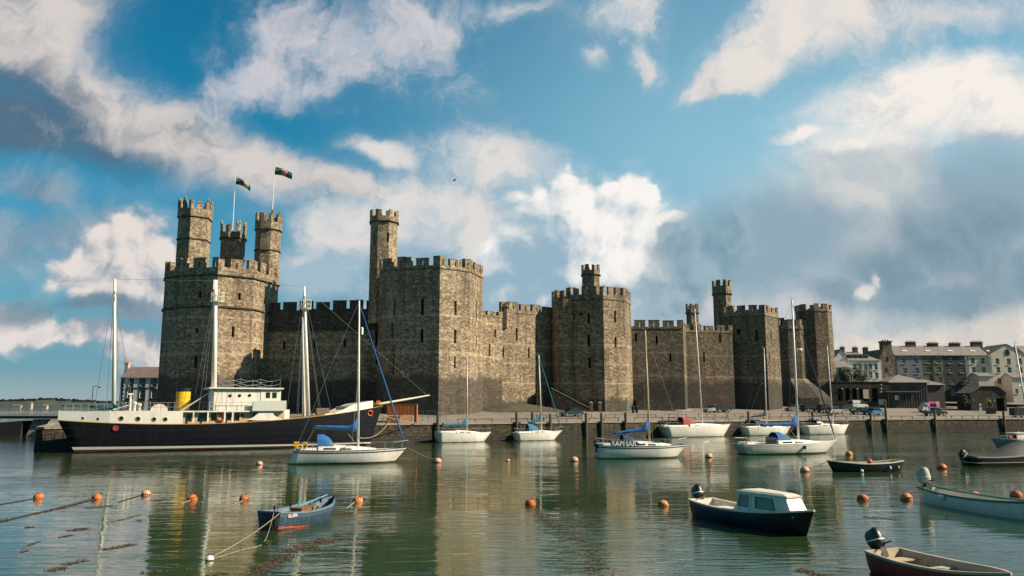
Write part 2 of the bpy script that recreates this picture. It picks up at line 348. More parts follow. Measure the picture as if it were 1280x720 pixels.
    def build(s, name, mats, parent=None, smooth=False, off=None, weld=False, **props):
        me = bpy.data.meshes.new(name)
        vs = s.v if off is None else [(x - off[0], y - off[1], z - off[2]) for x, y, z in s.v]
        me.from_pydata(vs, [], s.f)
        mats = mats if isinstance(mats, (list, tuple)) else [mats]
        for m in mats: me.materials.append(m)
        me.polygons.foreach_set('material_index', s.m)
        if smooth: me.polygons.foreach_set('use_smooth', [True] * len(s.f))
        lay = me.uv_layers.new(name='UVMap')
        for poly, uv in zip(me.polygons, s.uv):
            if uv:
                for li, q in zip(poly.loop_indices, uv): lay.data[li].uv = q
            else:
                n = poly.normal
                for li in poly.loop_indices:
                    c = me.vertices[me.loops[li].vertex_index].co
                    if abs(n.z) > 0.7: lay.data[li].uv = (c.x, c.y)
                    elif abs(n.x) > abs(n.y): lay.data[li].uv = (c.y, c.z)
                    else: lay.data[li].uv = (c.x, c.z)
        bm = bmesh.new(); bm.from_mesh(me)
        if weld: bmesh.ops.remove_doubles(bm, verts=bm.verts, dist=0.0005)
        bmesh.ops.recalc_face_normals(bm, faces=bm.faces)
        bm.to_mesh(me); bm.free()
        o = bpy.data.objects.new(name, me); col.objects.link(o)
        if parent is not None: o.parent = parent
        for k, v in props.items(): o[k] = v
        return o

def tag(o, label=None, cat=None, group=None, kind=None):
    if label: o['label'] = label
    if cat: o['category'] = cat
    if group: o['group'] = group
    if kind: o['kind'] = kind
    return o
def empty(name, loc, rz=0.0, label=None, cat=None, group=None, rot=None):
    o = bpy.data.objects.new(name, None); col.objects.link(o); o.location = loc
    o.rotation_euler = rot or (0, 0, rz); o.empty_display_size = 0.3
    return tag(o, label, cat, group)
KIDS = {}
def copy_tree(o, parent=None):
    c = o.copy(); col.objects.link(c)
    if parent is not None: c.parent = parent
    for ch in list(o.children): copy_tree(ch, c)
    return c
# ------------------------------------------------------------------ terrain, quay, water
QPTS = [(-54.4, 92.5), (-13.7, 114), (21, 131), (50, 146), (84, 157), (110, 163), (260, 195), (900, 330)]
def front_main(x):
    if x <= QPTS[0][0]: return QPTS[0][1] + (x - QPTS[0][0]) * 0.47
    for (x0, y0), (x1, y1) in zip(QPTS, QPTS[1:]):
        if x <= x1: return y0 + (y1 - y0) * (x - x0) / (x1 - x0)
    return QPTS[-1][1]
LEFT = [(-112, 230), (-94, 168), (-80, 140), (-62, 108), (-54.4, 92.5)]
def front(x):
    if x >= -54.4: return front_main(x)
    for (x0, y0), (x1, y1) in zip(LEFT, LEFT[1:]):
        if x <= x1: return y0 + (y1 - y0) * (x - x0) / (x1 - x0)
    return 92.5
def gz(x, y):
    d = (y - front_main(x)) * 0.9
    return 2.5 + 0.075 * min(1.0, max(0.1, (x + 70) / 60)) * min(max(d - 5, 0), 60)
def gnd(px, py):
    """ground point seen at a photo pixel (quay and streets)"""
    d = ray(px, py)
    lo, hi = 60.0, 600.0
    best = None
    t = 60.0
    while t < 700:
        p = Vector((0, 0, EYE)) + d * t
        if p.y > front(max(p.x, -110)) and p.z <= gz(p.x, p.y): return Vector((p.x, p.y, gz(p.x, p.y)))
        t += 0.1
    p = Vector((0, 0, EYE)) + d * 200; return Vector((p.x, p.y, gz(p.x, p.y)))
def gat(px, Y):
    x = xof(px, Y); return Vector((x, Y, gz(x, Y)))

# asphalt / paving with patches
m = bpy.data.materials.new('quay_paving'); m.use_nodes = True; t = NT(m.node_tree); b = t.n['Principled BSDF']
geo = t.add('ShaderNodeNewGeometry'); pos = geo.outputs['Position']
n1 = t.noise(pos, 0.12, 5, 0.6); n2 = t.noise(pos, 3.0, 5, 0.7); n3 = t.noise(pos, 0.7, 4, 0.6)
c = t.mix(t.ramp(n1.outputs[0], 0.4, 0.6), (0.20, 0.172, 0.142, 1), (0.135, 0.12, 0.105, 1))
c = t.mix(t.ramp(n3.outputs[0], 0.55, 0.7, 0, 0.5), c, (0.085, 0.076, 0.066, 1))
c = t.mix(t.ramp(n2.outputs[0], 0.4, 0.7, 0, 0.35), c, (0.30, 0.26, 0.21, 1))
t.put(b.inputs['Base Color'], c); b.inputs['Roughness'].default_value = 0.9
t.put(b.inputs['Normal'], t.add('ShaderNodeBump', ins={'Height': n2.outputs[0], 'Strength': 0.3, 'Distance': 0.03}))
M_pave = m
M_road = mat('asphalt', (0.105, 0.095, 0.085), 0.9, var=0.25, scale=0.6, bump=0.3, bscale=12)
M_quay = stone_mat('quay_stone', (0.062, 0.052, 0.038), (0.11, 0.09, 0.064), (0.03, 0.027, 0.02), dark_z=1.0, bw=1.1, bh=0.42, stain=0.8, stain_col=(0.03, 0.035, 0.02), streak=0.8)
M_kerb = mat('coping_stone', (0.27, 0.235, 0.19), 0.9, var=0.3, scale=1.5, bump=0.5, bscale=8)

g = MB()
xs = [-112, -105, -100, -94, -88, -84, -80, -75, -70, -66, -62, -58, -54.4, -50, -45, -40, -30, -13.7, -5, 5, 13, 21, 35, 50, 67, 84, 97, 110, 150, 200, 260, 400, 900]
ds = [0, 1, 2, 4, 6, 10, 15, 20, 26, 33, 40, 50, 60, 72, 85, 110, 200, 500, 1400, 3500]
gi = [[g.vert((x, front(x) + d, gz(x, front(x) + d) if d < 110 else gz(x, front(x) + 110) + (d - 110) * 0.002)) for d in ds] for x in xs]
for i in range(len(xs) - 1):
    for j in range(len(ds) - 1): g.quadid((gi[i][j], gi[i + 1][j], gi[i + 1][j + 1], gi[i][j + 1]), 0)
g.build('ground', [M_pave], smooth=True, kind='structure')

# quay wall following the waterfront, coping 12 cm proud
qw = MB(); cp = MB()
line = LEFT + QPTS[1:7]
u = 0
for (x0, y0), (x1, y1) in zip(line, line[1:]):
    L = math.hypot(x1 - x0, y1 - y0); n = max(1, int(L / 6))
    nx, ny = (y1 - y0) / L, -(x1 - x0) / L
    for k in range(n):
        a = (x0 + (x1 - x0) * k / n, y0 + (y1 - y0) * k / n); bq = (x0 + (x1 - x0) * (k + 1) / n, y0 + (y1 - y0) * (k + 1) / n)
        z1a = 2.45
        off = 0.25
        qw.face([(a[0] + nx * off, a[1] + ny * off, -2), (bq[0] + nx * off, bq[1] + ny * off, -2), (bq[0], bq[1], z1a), (a[0], a[1], z1a)], 0, [(u, -2), (u + L / n, -2), (u + L / n, 2.45), (u, 2.45)])
        u += L / n
        h = 0.18 + random.uniform(-.01, .01)
        P = lambda o, q: (q[0] + nx * o, q[1] + ny * o)
        A, B_, C_, D_ = P(0.14, a), P(0.14, bq), P(-0.75, bq), P(-0.75, a)
        cp.prism([A, B_, C_, D_], 2.42, 2.5 + h)
Q = empty('quay_wall', (21, 131, 0), label='long dark stone quay wall with weed stains along the harbour', cat='quay')
qw.build('wall_face', [M_quay], Q, off=Q.location); cp.build('coping', [M_kerb], Q, off=Q.location)

# water
m = bpy.data.materials.new('harbour_water'); m.use_nodes = True; t = NT(m.node_tree); b = t.n['Principled BSDF']
geo = t.add('ShaderNodeNewGeometry'); pos = geo.outputs['Position']
def sc(v): 
    mp = t.add('ShaderNodeMapping', ins={'Vector': pos}); mp.inputs['Scale'].default_value = v; return mp.outputs[0]
murk = t.noise(pos, 0.05, 3, 0.5)
t.put(b.inputs['Base Color'], t.mix(t.ramp(murk.outputs[0], 0.35, 0.65), (0.020, 0.044, 0.013, 1), (0.029, 0.056, 0.020, 1)))
b.inputs['Roughness'].default_value = 0.02; b.inputs['IOR'].default_value = 1.333; b.inputs['Specular IOR Level'].default_value = 0.5
sp_ = t.add('ShaderNodeSeparateXYZ', ins={0: pos})
patch = t.ramp(t.noise(sc((0.022, 0.05, 1)), 1.0, 4, 0.55).outputs[0], 0.44, 0.64)          # cat's paws
# a breeze over the far right reach and along the open channel at the left
fr = t.math('MULTIPLY', t.ramp(sp_.outputs[1], 88, 112), t.ramp(sp_.outputs[0], 12, 60))
fl = t.math('MULTIPLY', t.ramp(sp_.outputs[1], 50, 85), t.ramp(sp_.outputs[0], -26, -46))
breeze = t.math('MAXIMUM', patch, t.math('MAXIMUM', fr, t.math('MULTIPLY', fl, 0.7)))
swell = t.noise(sc((0.16, 0.50, 1)), 1.0, 2, 0.5)
rip = t.noise(sc((0.40, 1.7, 1)), 1.0, 3, 0.45, 0.9)
mic = t.noise(sc((2.4, 6.0, 1)), 1.0, 3, 0.6)
h = t.math('MULTIPLY', swell.outputs[0], 0.028)
h = t.math('ADD', h, t.math('MULTIPLY', rip.outputs[0], t.math('MULTIPLY_ADD', breeze, 0.030, 0.019)))
h = t.math('ADD', h, t.math('MULTIPLY', mic.outputs[0], t.math('MULTIPLY_ADD', breeze, 0.016, 0.0006)))
bp = t.add('ShaderNodeBump', ins={'Height': h, 'Strength': 1.0, 'Distance': 1.0}); t.put(b.inputs['Normal'], bp); t.put(b.inputs['Coat Normal'], bp); b.inputs['Coat Weight'].default_value = 0.28; b.inputs['Coat Roughness'].default_value = 0.02; b.inputs['Coat IOR'].default_value = 1.4
M_water = m
wa = MB()
ysw = [-200, 5, 60, 120, 250, 600, 2000, 9000]; xsw = [-9000, -1500, -300, -60, 60, 300, 1500, 9000]
wi = [[wa.vert((x, y, 0)) for y in ysw] for x in xsw]
for i in range(len(xsw) - 1):
    for j in range(len(ysw) - 1): wa.quadid((wi[i][j], wi[i + 1][j], wi[i + 1][j + 1], wi[i][j + 1]))
wa.build('water', [M_water], kind='structure')
# ------------------------------------------------------------------ castle
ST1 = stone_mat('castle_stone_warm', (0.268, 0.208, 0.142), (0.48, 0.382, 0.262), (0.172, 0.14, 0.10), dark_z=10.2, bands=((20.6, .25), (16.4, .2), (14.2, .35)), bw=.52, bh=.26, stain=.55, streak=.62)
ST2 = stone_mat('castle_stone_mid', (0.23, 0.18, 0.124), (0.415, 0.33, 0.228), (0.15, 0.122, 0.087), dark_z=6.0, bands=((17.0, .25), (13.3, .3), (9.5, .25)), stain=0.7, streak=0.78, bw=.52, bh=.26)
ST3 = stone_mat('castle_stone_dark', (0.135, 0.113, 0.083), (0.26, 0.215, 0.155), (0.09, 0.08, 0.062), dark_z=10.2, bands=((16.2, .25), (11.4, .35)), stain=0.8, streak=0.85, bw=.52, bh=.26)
ST4 = stone_mat('gallery_stone_black', (0.075, 0.07, 0.06), (0.13, 0.12, 0.10), (0.05, 0.047, 0.04), stain=0.8, streak=0.7)
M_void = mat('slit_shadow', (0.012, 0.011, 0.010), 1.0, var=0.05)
M_lead = mat('tower_roof_lead', (0.10, 0.10, 0.10), 0.8)
CASTLE = empty('castle', (0, 160, 4.5), label='great medieval stone castle with battlemented towers along the quay', cat='castle')
CO = Vector(CASTLE.location)

def ring_pts(c, r, n, a0, view=None):
    """n corner points clockwise (seen from above: left to right as the viewer sees the near side); a0 = angle of the first corner from the line of sight"""
    v = (Vector((0, 0)) - Vector((c[0], c[1]))).normalized(); e = Vector((-v.y, v.x))
    if (e.x) < 0: e = -e
    return [Vector((c[0], c[1])) + (v * math.cos(R(a0 + 360 / n * k)) + e * math.sin(R(a0 + 360 / n * k))) * r for k in range(n)]

def hit_face(px, py, A, B):
    """(s, z) where the ray through a photo pixel meets the vertical plane A-B"""
    d = ray(px, py); dx, dy = B[0] - A[0], B[1] - A[1]
    den = d.x * dy - d.y * dx
    if abs(den) < 1e-9: return None
    tt = (A[0] * dy - A[1] * dx) / den
    p = Vector((0, 0, EYE)) + d * tt
    L2 = dx * dx + dy * dy
    return ((p.x - A[0]) * dx + (p.y - A[1]) * dy) / L2, p.z, tt

def battlement(pts, z0, zc, zm, th=0.7, merlon=1.5, gap=0.9, cap=0.12, closed=True, seed=0, finial=0.0, slits=True, inset=None):
    """parapet z0..zc with merlons to zm along the outline pts (2D); returns MB"""
    mb = MB(); n = len(pts); rnd = random.Random(seed)
    if closed:
        c = sum(pts, Vector((0, 0))) / n
        inn = [p + (c - p).normalized() * th for p in pts]
    else:
        inn = []
        for i, p in enumerate(pts):
            a = pts[max(i - 1, 0)]; b_ = pts[min(i + 1, n - 1)]; d = (b_ - a).normalized(); inn.append(p + Vector((-d.y, d.x)) * th)
    u = 0.0
    for i in range(n if closed else n - 1):
        A, B = pts[i], pts[(i + 1) % n]; Ai, Bi = inn[i], inn[(i + 1) % n]; L = (B - A).length
        k = max(1, round((L) / (merlon + gap)))
        g = L * gap / (merlon + gap) / k; mw = (L - g * k) / k
        segs = []; x = 0.0; seq = [mw / 2] + [mw] * (k - 1) + [mw / 2]
        for j, sgm in enumerate(seq):
            segs.append((x, x + sgm, True)); x += sgm
            if j < len(seq) - 1: segs.append((x, x + g, False)); x += g
        for (s0, s1, solid) in segs:
            q0, q1 = s0 / L, s1 / L
            P = [A.lerp(B, q0), A.lerp(B, q1), Ai.lerp(Bi, q1), Ai.lerp(Bi, q0)]
            zt = (zm + rnd.choice((-.32, -.2, -.1, -.05, 0, 0, .04, .08))) if solid else zc + rnd.uniform(-.16, .08)
            uvf = [(u + s0, z0), (u + s1, z0), (u + s1, zt), (u + s0, zt)]
            (x0, y0), (x1, y1), (x2, y2), (x3, y3) = P
            hole = []
            if solid and slits and (s1 - s0) > 1.2: hole = [(0.5 - .12 / (s1 - s0), 0.5 + .12 / (s1 - s0), zc - 0.1, zc + (zm - zc) * 0.62)]
            nrm = Vector(((P[3] + P[2]) - (P[0] + P[1]))).normalized()
            mb.panel(P[0], P[1], P[0], P[1], z0, zt, hole, (P[3] - P[0]).length * .98, (nrm.x, nrm.y, 0), 0, 1, u + s0, back=False)
            if hole:   # a real slot through the merlon: rear face is cut too
                mb.panel(P[3], P[2], P[3], P[2], z0, zt, hole, 0.01, (-nrm.x, -nrm.y, 0), 0, 1, u + s0, back=False)
            else: mb.face([(x3, y3, z0), (x2, y2, z0), (x2, y2, zt), (x3, y3, zt)], 0, uvf)
            for (pa, pb) in ((P[0], P[3]), (P[1], P[2])):
                mb.face([(pa.x, pa.y, z0), (pb.x, pb.y, z0), (pb.x, pb.y, zt), (pa.x, pa.y, zt)], 0, [(0, z0), (th, z0), (th, zt), (0, zt)])
            mb.face([(x0, y0, zt), (x1, y1, zt), (x2, y2, zt), (x3, y3, zt)], 0)
            if cap and solid:
                cc = (P[0] + P[1] + P[2] + P[3]) / 4
                Q = [cc + (p - cc) * 1.07 for p in P]
                mb.prism([tuple(q) for q in Q], zt + 0.004, zt + cap)
            if finial and solid and rnd.random() < 0.5:
                cc = (P[0] + P[1] + P[2] + P[3]) / 4
                mb.lathe((cc.x, cc.y, zt), [(.28, 0), (.22, .25), (.32, .4), (.18, .6), (.2, .75), (.02, .95)], 6)
        u += L
    return mb

def tower(name, label, cpx, Yc, rpx, n, a0, top, crenel, para, base_z, mats, batter=0.0, mould=(), slit_px=(), merlon=1.5, gap=0.9, seed=0, th=0.8, finial=0.0, voids=(), flare=None, r=None, cap=.12, front_pts=None, row=None, band=(.12, .2)):
    """polygonal tower; top / crenel / para are photo rows of merlon tops, crenel sills and parapet string, read at the near corner"""
    row = row or para
    c = (xof(cpx, Yc, row), Yc); rad = r if r else rpx * Yc / F
    Yf = Yc - rad * 0.9
    if front_pts:
        fpv = [Vector((xof(px, Y, row), Y)) for px, Y in front_pts]
        a_, z_ = fpv[0], fpv[-1]; ch = (z_ - a_).normalized(); nb = Vector((-ch.y, ch.x))
        backv = [p + nb * (2 * abs((p - a_).dot(nb)) + 3.0) for p in reversed(fpv)]
        n = len(fpv) * 2; cc = sum(fpv + backv, Vector((0, 0))) / n; c = (cc.x, cc.y); rad = sum((p - cc).length for p in fpv) / len(fpv)
        Yf = min(p.y for p in fpv)
    zt, zc, zp = zof(top, Yf), zof(crenel, Yf), zof(para, Yf)
    root = empty(name, (0, 0, 0)); root.parent = CASTLE; root.location = -CO
    if label: root['label'] = label
    top_p = fpv + backv if front_pts else ring_pts(c, rad, n, a0); bot_p = [Vector(c) + (p - Vector(c)) * (1 + batter) for p in top_p]
    mb = MB(); slits = []
    u = 0.0
    for i in range(n):
        A, B = bot_p[i], bot_p[(i + 1) % n]; A2, B2 = top_p[i], top_p[(i + 1) % n]
        mid = (A + B) / 2; inw = (Vector(c) - mid).normalized()
        facing = inw.dot(mid.normalized()) > 0.05
        holes = []
        if facing:
            for (sx, y0, y1, wd) in slit_px:
                # middle of the slit must fall on this face
                k = 0.5
                h0 = hit_face(sx, (y0 + y1) / 2, A.lerp(A2, k), B.lerp(B2, k))
                if h0 and 0.04 < h0[0] < 0.96:
                    za = hit_face(sx, y1, A.lerp(A2, .3), B.lerp(B2, .3))[1]; zb = hit_face(sx, y0, A.lerp(A2, .7), B.lerp(B2, .7))[1]
                    L = (B - A).length
                    holes.append((max(.01, h0[0] - wd / 2 / L), min(.99, h0[0] + wd / 2 / L), max(base_z + .2, za), min(zp - .2, zb)))
        mb.panel(A, B, A2, B2, base_z - 1.0, zp, holes, 0.55, (inw.x, inw.y, 0), 0, 1, u, back=False)
        for h in holes: slits.append((A, B, A2, B2, inw, h))
        u += (B - A).length
    mb.face([(p.x, p.y, zp) for p in top_p], 2)
    mb.build('wall', [mats[0], M_void, M_lead], root)
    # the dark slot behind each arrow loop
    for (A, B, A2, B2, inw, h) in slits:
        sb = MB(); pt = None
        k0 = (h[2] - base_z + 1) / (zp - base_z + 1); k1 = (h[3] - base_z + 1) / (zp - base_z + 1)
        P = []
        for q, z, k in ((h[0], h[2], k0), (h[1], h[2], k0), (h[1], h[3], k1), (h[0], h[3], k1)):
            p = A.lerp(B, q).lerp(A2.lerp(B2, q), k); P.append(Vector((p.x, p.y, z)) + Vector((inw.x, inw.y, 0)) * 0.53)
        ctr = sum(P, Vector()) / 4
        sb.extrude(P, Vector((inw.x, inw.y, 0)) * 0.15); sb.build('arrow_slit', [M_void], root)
    bt = battlement([p + (p - Vector(c)).normalized() * (.14 if band[0] > .2 else .05) for p in top_p], zp, zc, zt, th, merlon, gap, cap, True, seed, finial)
    bt.build('battlement', [mats[-1]], root)
    # string courses
    for (my, pr, hh) in list(mould) + [(para, *band)]:
        zm = zof(my, Yf); k = (zm - base_z + 1) / (zp - base_z + 1)
        ro = [b_.lerp(t_, min(k, 1)) for b_, t_ in zip(bot_p, top_p)]
        sm = MB(); sm.rings([[(Vector(c) + (p - Vector(c)) * (1 + q / rad)).to_3d() + Vector((0, 0, zm + dz)) for p in ro] for q, dz in ((-.2, -hh / 2), (pr, -hh / 4), (pr, hh / 4), (-.2, hh / 2))], 0, True, False, False)
        sm.build('string_course', [ST4], root)
    return root, c, rad, zp, top_p

def turret(parent, cpx, Yc, rpx, n, a0, top, crenel, para, z0, m, mould=(), slit_px=(), merlon=.9, gap=.55, seed=1, finial=0.0, name='turret'):
    c = (xof(cpx, Yc, (top + para) / 2 + 12), Yc); rad = rpx * Yc / F
    zt, zc, zp = zof(top, Yc - rad * .8), zof(crenel, Yc - rad * .8), zof(para, Yc - rad * .8)
    pts = ring_pts(c, rad * .93, n, a0); mb = MB(); u = 0
    for i in range(n):
        A, B = pts[i], pts[(i + 1) % n]; mid = (A + B) / 2; inw = (Vector(c) - mid).normalized(); holes = []
        if inw.dot(mid.normalized()) > 0.05:
            for (sx, y0, y1, wd) in slit_px:
                h0 = hit_face(sx, (y0 + y1) / 2, A, B)
                if h0 and 0.04 < h0[0] < 0.96:
                    L = (B - A).length
                    holes.append((h0[0] - wd / 2 / L, h0[0] + wd / 2 / L, hit_face(sx, y1, A, B)[1], hit_face(sx, y0, A, B)[1]))
        mb.panel(A, B, A, B, z0, zp, holes, 0.3, (inw.x, inw.y, 0), 0, 1, u); u += (B - A).length
    mb.face([(p.x, p.y, zp) for p in pts], 0)
    outp = [Vector(c) + (p - Vector(c)) * 1.07 for p in pts]
    bt = battlement(outp, zp, zc, zt, .45, merlon, gap, .08, True, seed, finial, slits=False)
    b0 = len(mb.v); mb.v += bt.v; mb.f += [[i + b0 for i in f] for f in bt.f]; mb.m += [0] * len(bt.m); mb.uv += bt.uv
    for (my, pr, hh) in list(mould) + [(para, .2, .3)]:
        zm = zof(my, Yc - rad * .8)
        mb.rings([[(Vector(c) + (p - Vector(c)) * (1 + q / rad)).to_3d() + Vector((0, 0, zm + dz)) for p in pts] for q, dz in ((-.1, -hh / 2), (pr + .12, -hh / 4), (pr + .12, hh / 4), (-.1, hh / 2))], 2, True, False, False)
    return mb.build(name, [m, M_void, ST4], parent), c, zt

def curtain(name, pts_px, tops, base_z, m, m_top=None, slit_px=(), merlon=2.3, gap=.75, seed=3, th=2.0, label=None, mould=None, split=None):
    """wall along points (px, Y); tops = photo rows (merlon top, crenel sill, wall-walk string)"""
    root = empty(name, (0, 0, 0)); root.parent = CASTLE; root.location = -CO
    if label: root['label'] = label
    pts = [Vector((xof(px, Y, (tops[0] + HZ) / 2), Y)) for px, Y in pts_px]
    mb = MB(); u = 0; sl = []
    Ym = sum(p.y for p in pts) / len(pts)
    zt, zc, zp = (zof(v, Ym) for v in tops)
    zsplit = zof(split, Ym) if split else None
    for A, B in zip(pts, pts[1:]):
        d = (B - A).normalized(); inw = Vector((-d.y, d.x)); holes = []
        for (sx, y0, y1, wd) in slit_px:
            h0 = hit_face(sx, (y0 + y1) / 2, A, B)
            if h0 and 0.01 < h0[0] < 0.99:
                L = (B - A).length; holes.append((h0[0] - wd / 2 / L, h0[0] + wd / 2 / L, hit_face(sx, y1, A, B)[1], min(zp - .1, hit_face(sx, y0, A, B)[1])))
        if zsplit:
            mb.panel(A, B, A, B, base_z - 1, zsplit, holes, .55, (inw.x, inw.y, 0), 0, 1, u, back=False)
            o = -inw * 0.12
            mb.panel(A + o, B + o, A + o, B + o, zsplit, zp, [], .55, (inw.x, inw.y, 0), 2, 1, u)
        else: mb.panel(A, B, A, B, base_z - 1, zp, holes, .55, (inw.x, inw.y, 0), 0, 1, u, back=False)
        Ai, Bi = A + inw * th, B + inw * th
        mb.face([(A.x, A.y, zp), (B.x, B.y, zp), (Bi.x, Bi.y, zp), (Ai.x, Ai.y, zp)], 0)
        mb.face([(Ai.x, Ai.y, 0), (Bi.x, Bi.y, 0), (Bi.x, Bi.y, zp), (Ai.x, Ai.y, zp)], 0)
        for h in holes:
            P = [Vector((*A.lerp(B, q), z)) + Vector((inw.x, inw.y, 0)) * .53 for q, z in ((h[0], h[2]), (h[1], h[2]), (h[1], h[3]), (h[0], h[3]))]
            MB().extrude(P, Vector((inw.x, inw.y, 0)) * .15).build('arrow_slit', [M_void], root)
        u += (B - A).length
    mb.build('wall', [m, M_void, m_top or m], root)
    d0 = (pts[-1] - pts[0]).normalized(); o = Vector((d0.y, -d0.x)) * 0.10
    battlement([p + o for p in pts], zp, zc, zt, .7, merlon, gap, .12, False, seed).build('battlement', [m_top or m], root)
    for my in (mould or ()):
        sm = MB(); zm = zof(my, Ym)
        for A, B in zip(pts, pts[1:]):
            q = Vector((d0.y, -d0.x))
            sm.prism([tuple(A - q * .1), tuple(A + q * .3), tuple(B + q * .3), tuple(B - q * .1)], zm - .16, zm + .16)
        sm.build('string_course', [ST4], root)
    return root

# -- west tower with three turrets
E, ec, er, ezp, ep = tower('tower', 'broad ten-sided tower crowned by three turrets', 278.5, 150, 71.5, 10, -76, 322, 333, 343, 3.2, (ST1,), batter=.012, front_pts=((208, 143.5), (227, 140.8), (273, 139), (318, 143.2), (349, 152)), row=330, band=(.32, .38),
    mould=((383, .28, .42),), slit_px=((250, 364, 373, .5), (299.5, 366, 375, .5), (331, 373, 380, .5), (291.5, 408, 421, .5), (244.5, 444, 460, .55), (246, 410, 416, .5), (222, 412, 418, .5)), merlon=2.1, gap=1.15, seed=2, cap=.16)
turret(E, 244, 148, 22, 6, -75, 251, 259, 270, ezp - .5, ST1, mould=((298, .12, .3),), seed=4, finial=1, merlon=1.0, gap=.75)
turret(E, 291.5, 156, 17.2, 8, -68, 280, 290, 297, ezp - .5, ST1, mould=((323, .1, .3),), seed=5, finial=1, merlon=.8, gap=.75)
turret(E, 335.6, 152.5, 17.0, 8, -80, 267, 276, 286, ezp - .5, ST2, mould=((312, .12, .3),), seed=6, finial=1, merlon=.9, gap=.6)
# -- second tower with its stair turret
Q2, qc, qr, qzp, qp = tower('tower', 'tall octagonal tower lit on its right-hand faces', 542, 145, 62, 8, -79.5, 320, 330, 335, 3.8, (ST1,), batter=.012, front_pts=((480.5, 139), (506, 137.2), (550, 136), (588, 140.2), (603.5, 147)), row=340,
    slit_px=((493, 375, 395, .5), (528, 373, 394, .5), (569.5, 376, 394, .5), (595.5, 376, 402, .5), (490, 403, 422, .5), (527.5, 411, 428, .5), (569, 412, 429, .55), (595.5, 420, 433, .5), (568.5, 446, 460, .4), (492, 432, 468, .4)), merlon=2.2, gap=.8, seed=8)
turret(Q2, 480.3, 147, 19.5, 8, -70, 262, 269, 276, 20.0, ST1, slit_px=((468, 292, 304, .4), (485, 291, 303, .4)), seed=9, merlon=1.0, gap=.6)
# -- third tower
T3, tc3, tr3, tz3, tp3 = tower('tower', 'many-sided tower with a small round-looking stair turret on top', 739.5, 165, 49.5, 8, -72, 358, 367, 374, 4.6, (ST2,), batter=.012, front_pts=((694, 163), (719, 158.2), (754, 157), (781.5, 160), (788, 166)), row=375,
    slit_px=((736, 391, 404, .5), (769, 388, 403, .5), (717.5, 392, 400, 1.1), (736, 418, 433, .5), (769.5, 421, 435, .5), (737, 447, 460, .5), (726, 391, 394, .6)), merlon=1.1, gap=.7, seed=10)
turret(T3, 738.5, 168, 12.6, 8, -70, 331, 337, 343, tz3 - .5, ST2, seed=11, merlon=.7, gap=.5)
# half-round stair shaft on its left flank
sh = MB(); cx, cy = xof(706, 160, 400), 160.6; rr = 2.5
sh.rings([[(cx + rr * (1 + (.04 if z < 8 else 0)) * math.cos(a * math.pi / 9), cy + rr * math.sin(a * math.pi / 9), z) for a in range(18)] for z in (3.6, 8, tz3 + .3)], 0)
sh.build('stair_shaft', [ST2], T3, smooth=False)
# -- fourth tower with tall turret
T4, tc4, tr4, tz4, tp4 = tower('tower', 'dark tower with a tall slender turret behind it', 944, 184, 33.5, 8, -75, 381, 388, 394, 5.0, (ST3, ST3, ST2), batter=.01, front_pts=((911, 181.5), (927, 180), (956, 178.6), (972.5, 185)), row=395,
    slit_px=((923, 411, 418, .9), (946, 412, 426, .5), (964, 413, 424, .5), (962, 440, 452, .4)), merlon=1.8, gap=.8, seed=13)
turret(T4, 902.5, 190, 12.8, 8, -66, 350, 357, 367, 18.0, ST2, seed=14, merlon=.9, gap=.55)
# -- lower round-fronted tower with a spreading foot, and the last tower
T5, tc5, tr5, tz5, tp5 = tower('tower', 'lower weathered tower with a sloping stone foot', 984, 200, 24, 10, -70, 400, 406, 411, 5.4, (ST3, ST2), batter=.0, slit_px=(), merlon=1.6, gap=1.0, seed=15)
fl = MB(); ctr = Vector(tc5)
ptsA = ring_pts(tc5, tr5 * 1.02, 10, -70); ptsB = ring_pts((tc5[0] + 1.6, tc5[1] - .5), tr5 * 1.62, 10, -70)
fl.rings([[(p.x, p.y, z) for p in pp] for pp, z in ((ptsB, 4.0), (ptsB, 7.0), (ptsA, 11.8))], 0, True, False, False)
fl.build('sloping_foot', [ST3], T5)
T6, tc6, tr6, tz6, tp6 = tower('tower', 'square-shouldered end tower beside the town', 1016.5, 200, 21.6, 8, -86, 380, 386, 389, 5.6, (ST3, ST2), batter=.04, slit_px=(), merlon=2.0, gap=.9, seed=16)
# -- curtain walls
curtain('curtain_wall', [(318, 149.5), (486, 146.5)], (377, 386.5, 388.5), 3.4, ST1, ST4, slit_px=((355, 427, 437, .5), (393, 424, 434, .5), (431, 424, 434, .5), (470.5, 412, 432, .5), (471, 440, 455, .4)), mould=(412.5,), split=412.5, seed=20, label='dark blackened wall between the two big towers')
curtain('curtain_wall', [(600, 150), (628, 153.5)], (390, 394, 396), 4.0, ST1, slit_px=((619, 412, 422, .4), (612, 430, 445, .4)), seed=21)
curtain('curtain_wall', [(626, 153.3), (699, 163)], (381, 388.5, 393), 4.0, ST2, slit_px=((646, 410, 426, .5), (629, 435, 446, .45), (661, 435, 448, .45), (671, 418, 428, .4), (695, 418, 430, .4), (690, 440, 450, .4)), merlon=2.1, gap=.7, seed=22, label='sunlit wall patched with pale stone')
turret(CASTLE, 630.5, 154, 5.5, 4, -50, 377.5, 380, 384, 20.0, ST2, seed=23, merlon=.6, gap=.4)[0].location = -CO
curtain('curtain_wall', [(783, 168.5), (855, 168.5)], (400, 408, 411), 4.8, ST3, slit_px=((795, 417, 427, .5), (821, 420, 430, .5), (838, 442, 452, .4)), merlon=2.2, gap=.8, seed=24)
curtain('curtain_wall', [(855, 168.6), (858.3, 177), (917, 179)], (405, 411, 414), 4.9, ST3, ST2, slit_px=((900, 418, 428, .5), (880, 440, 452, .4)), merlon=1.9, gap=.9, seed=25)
curtain('curtain_wall', [(966, 198), (1004, 199)], (398, 404, 407), 5.2, ST3, seed=26, merlon=1.6, gap=.9)
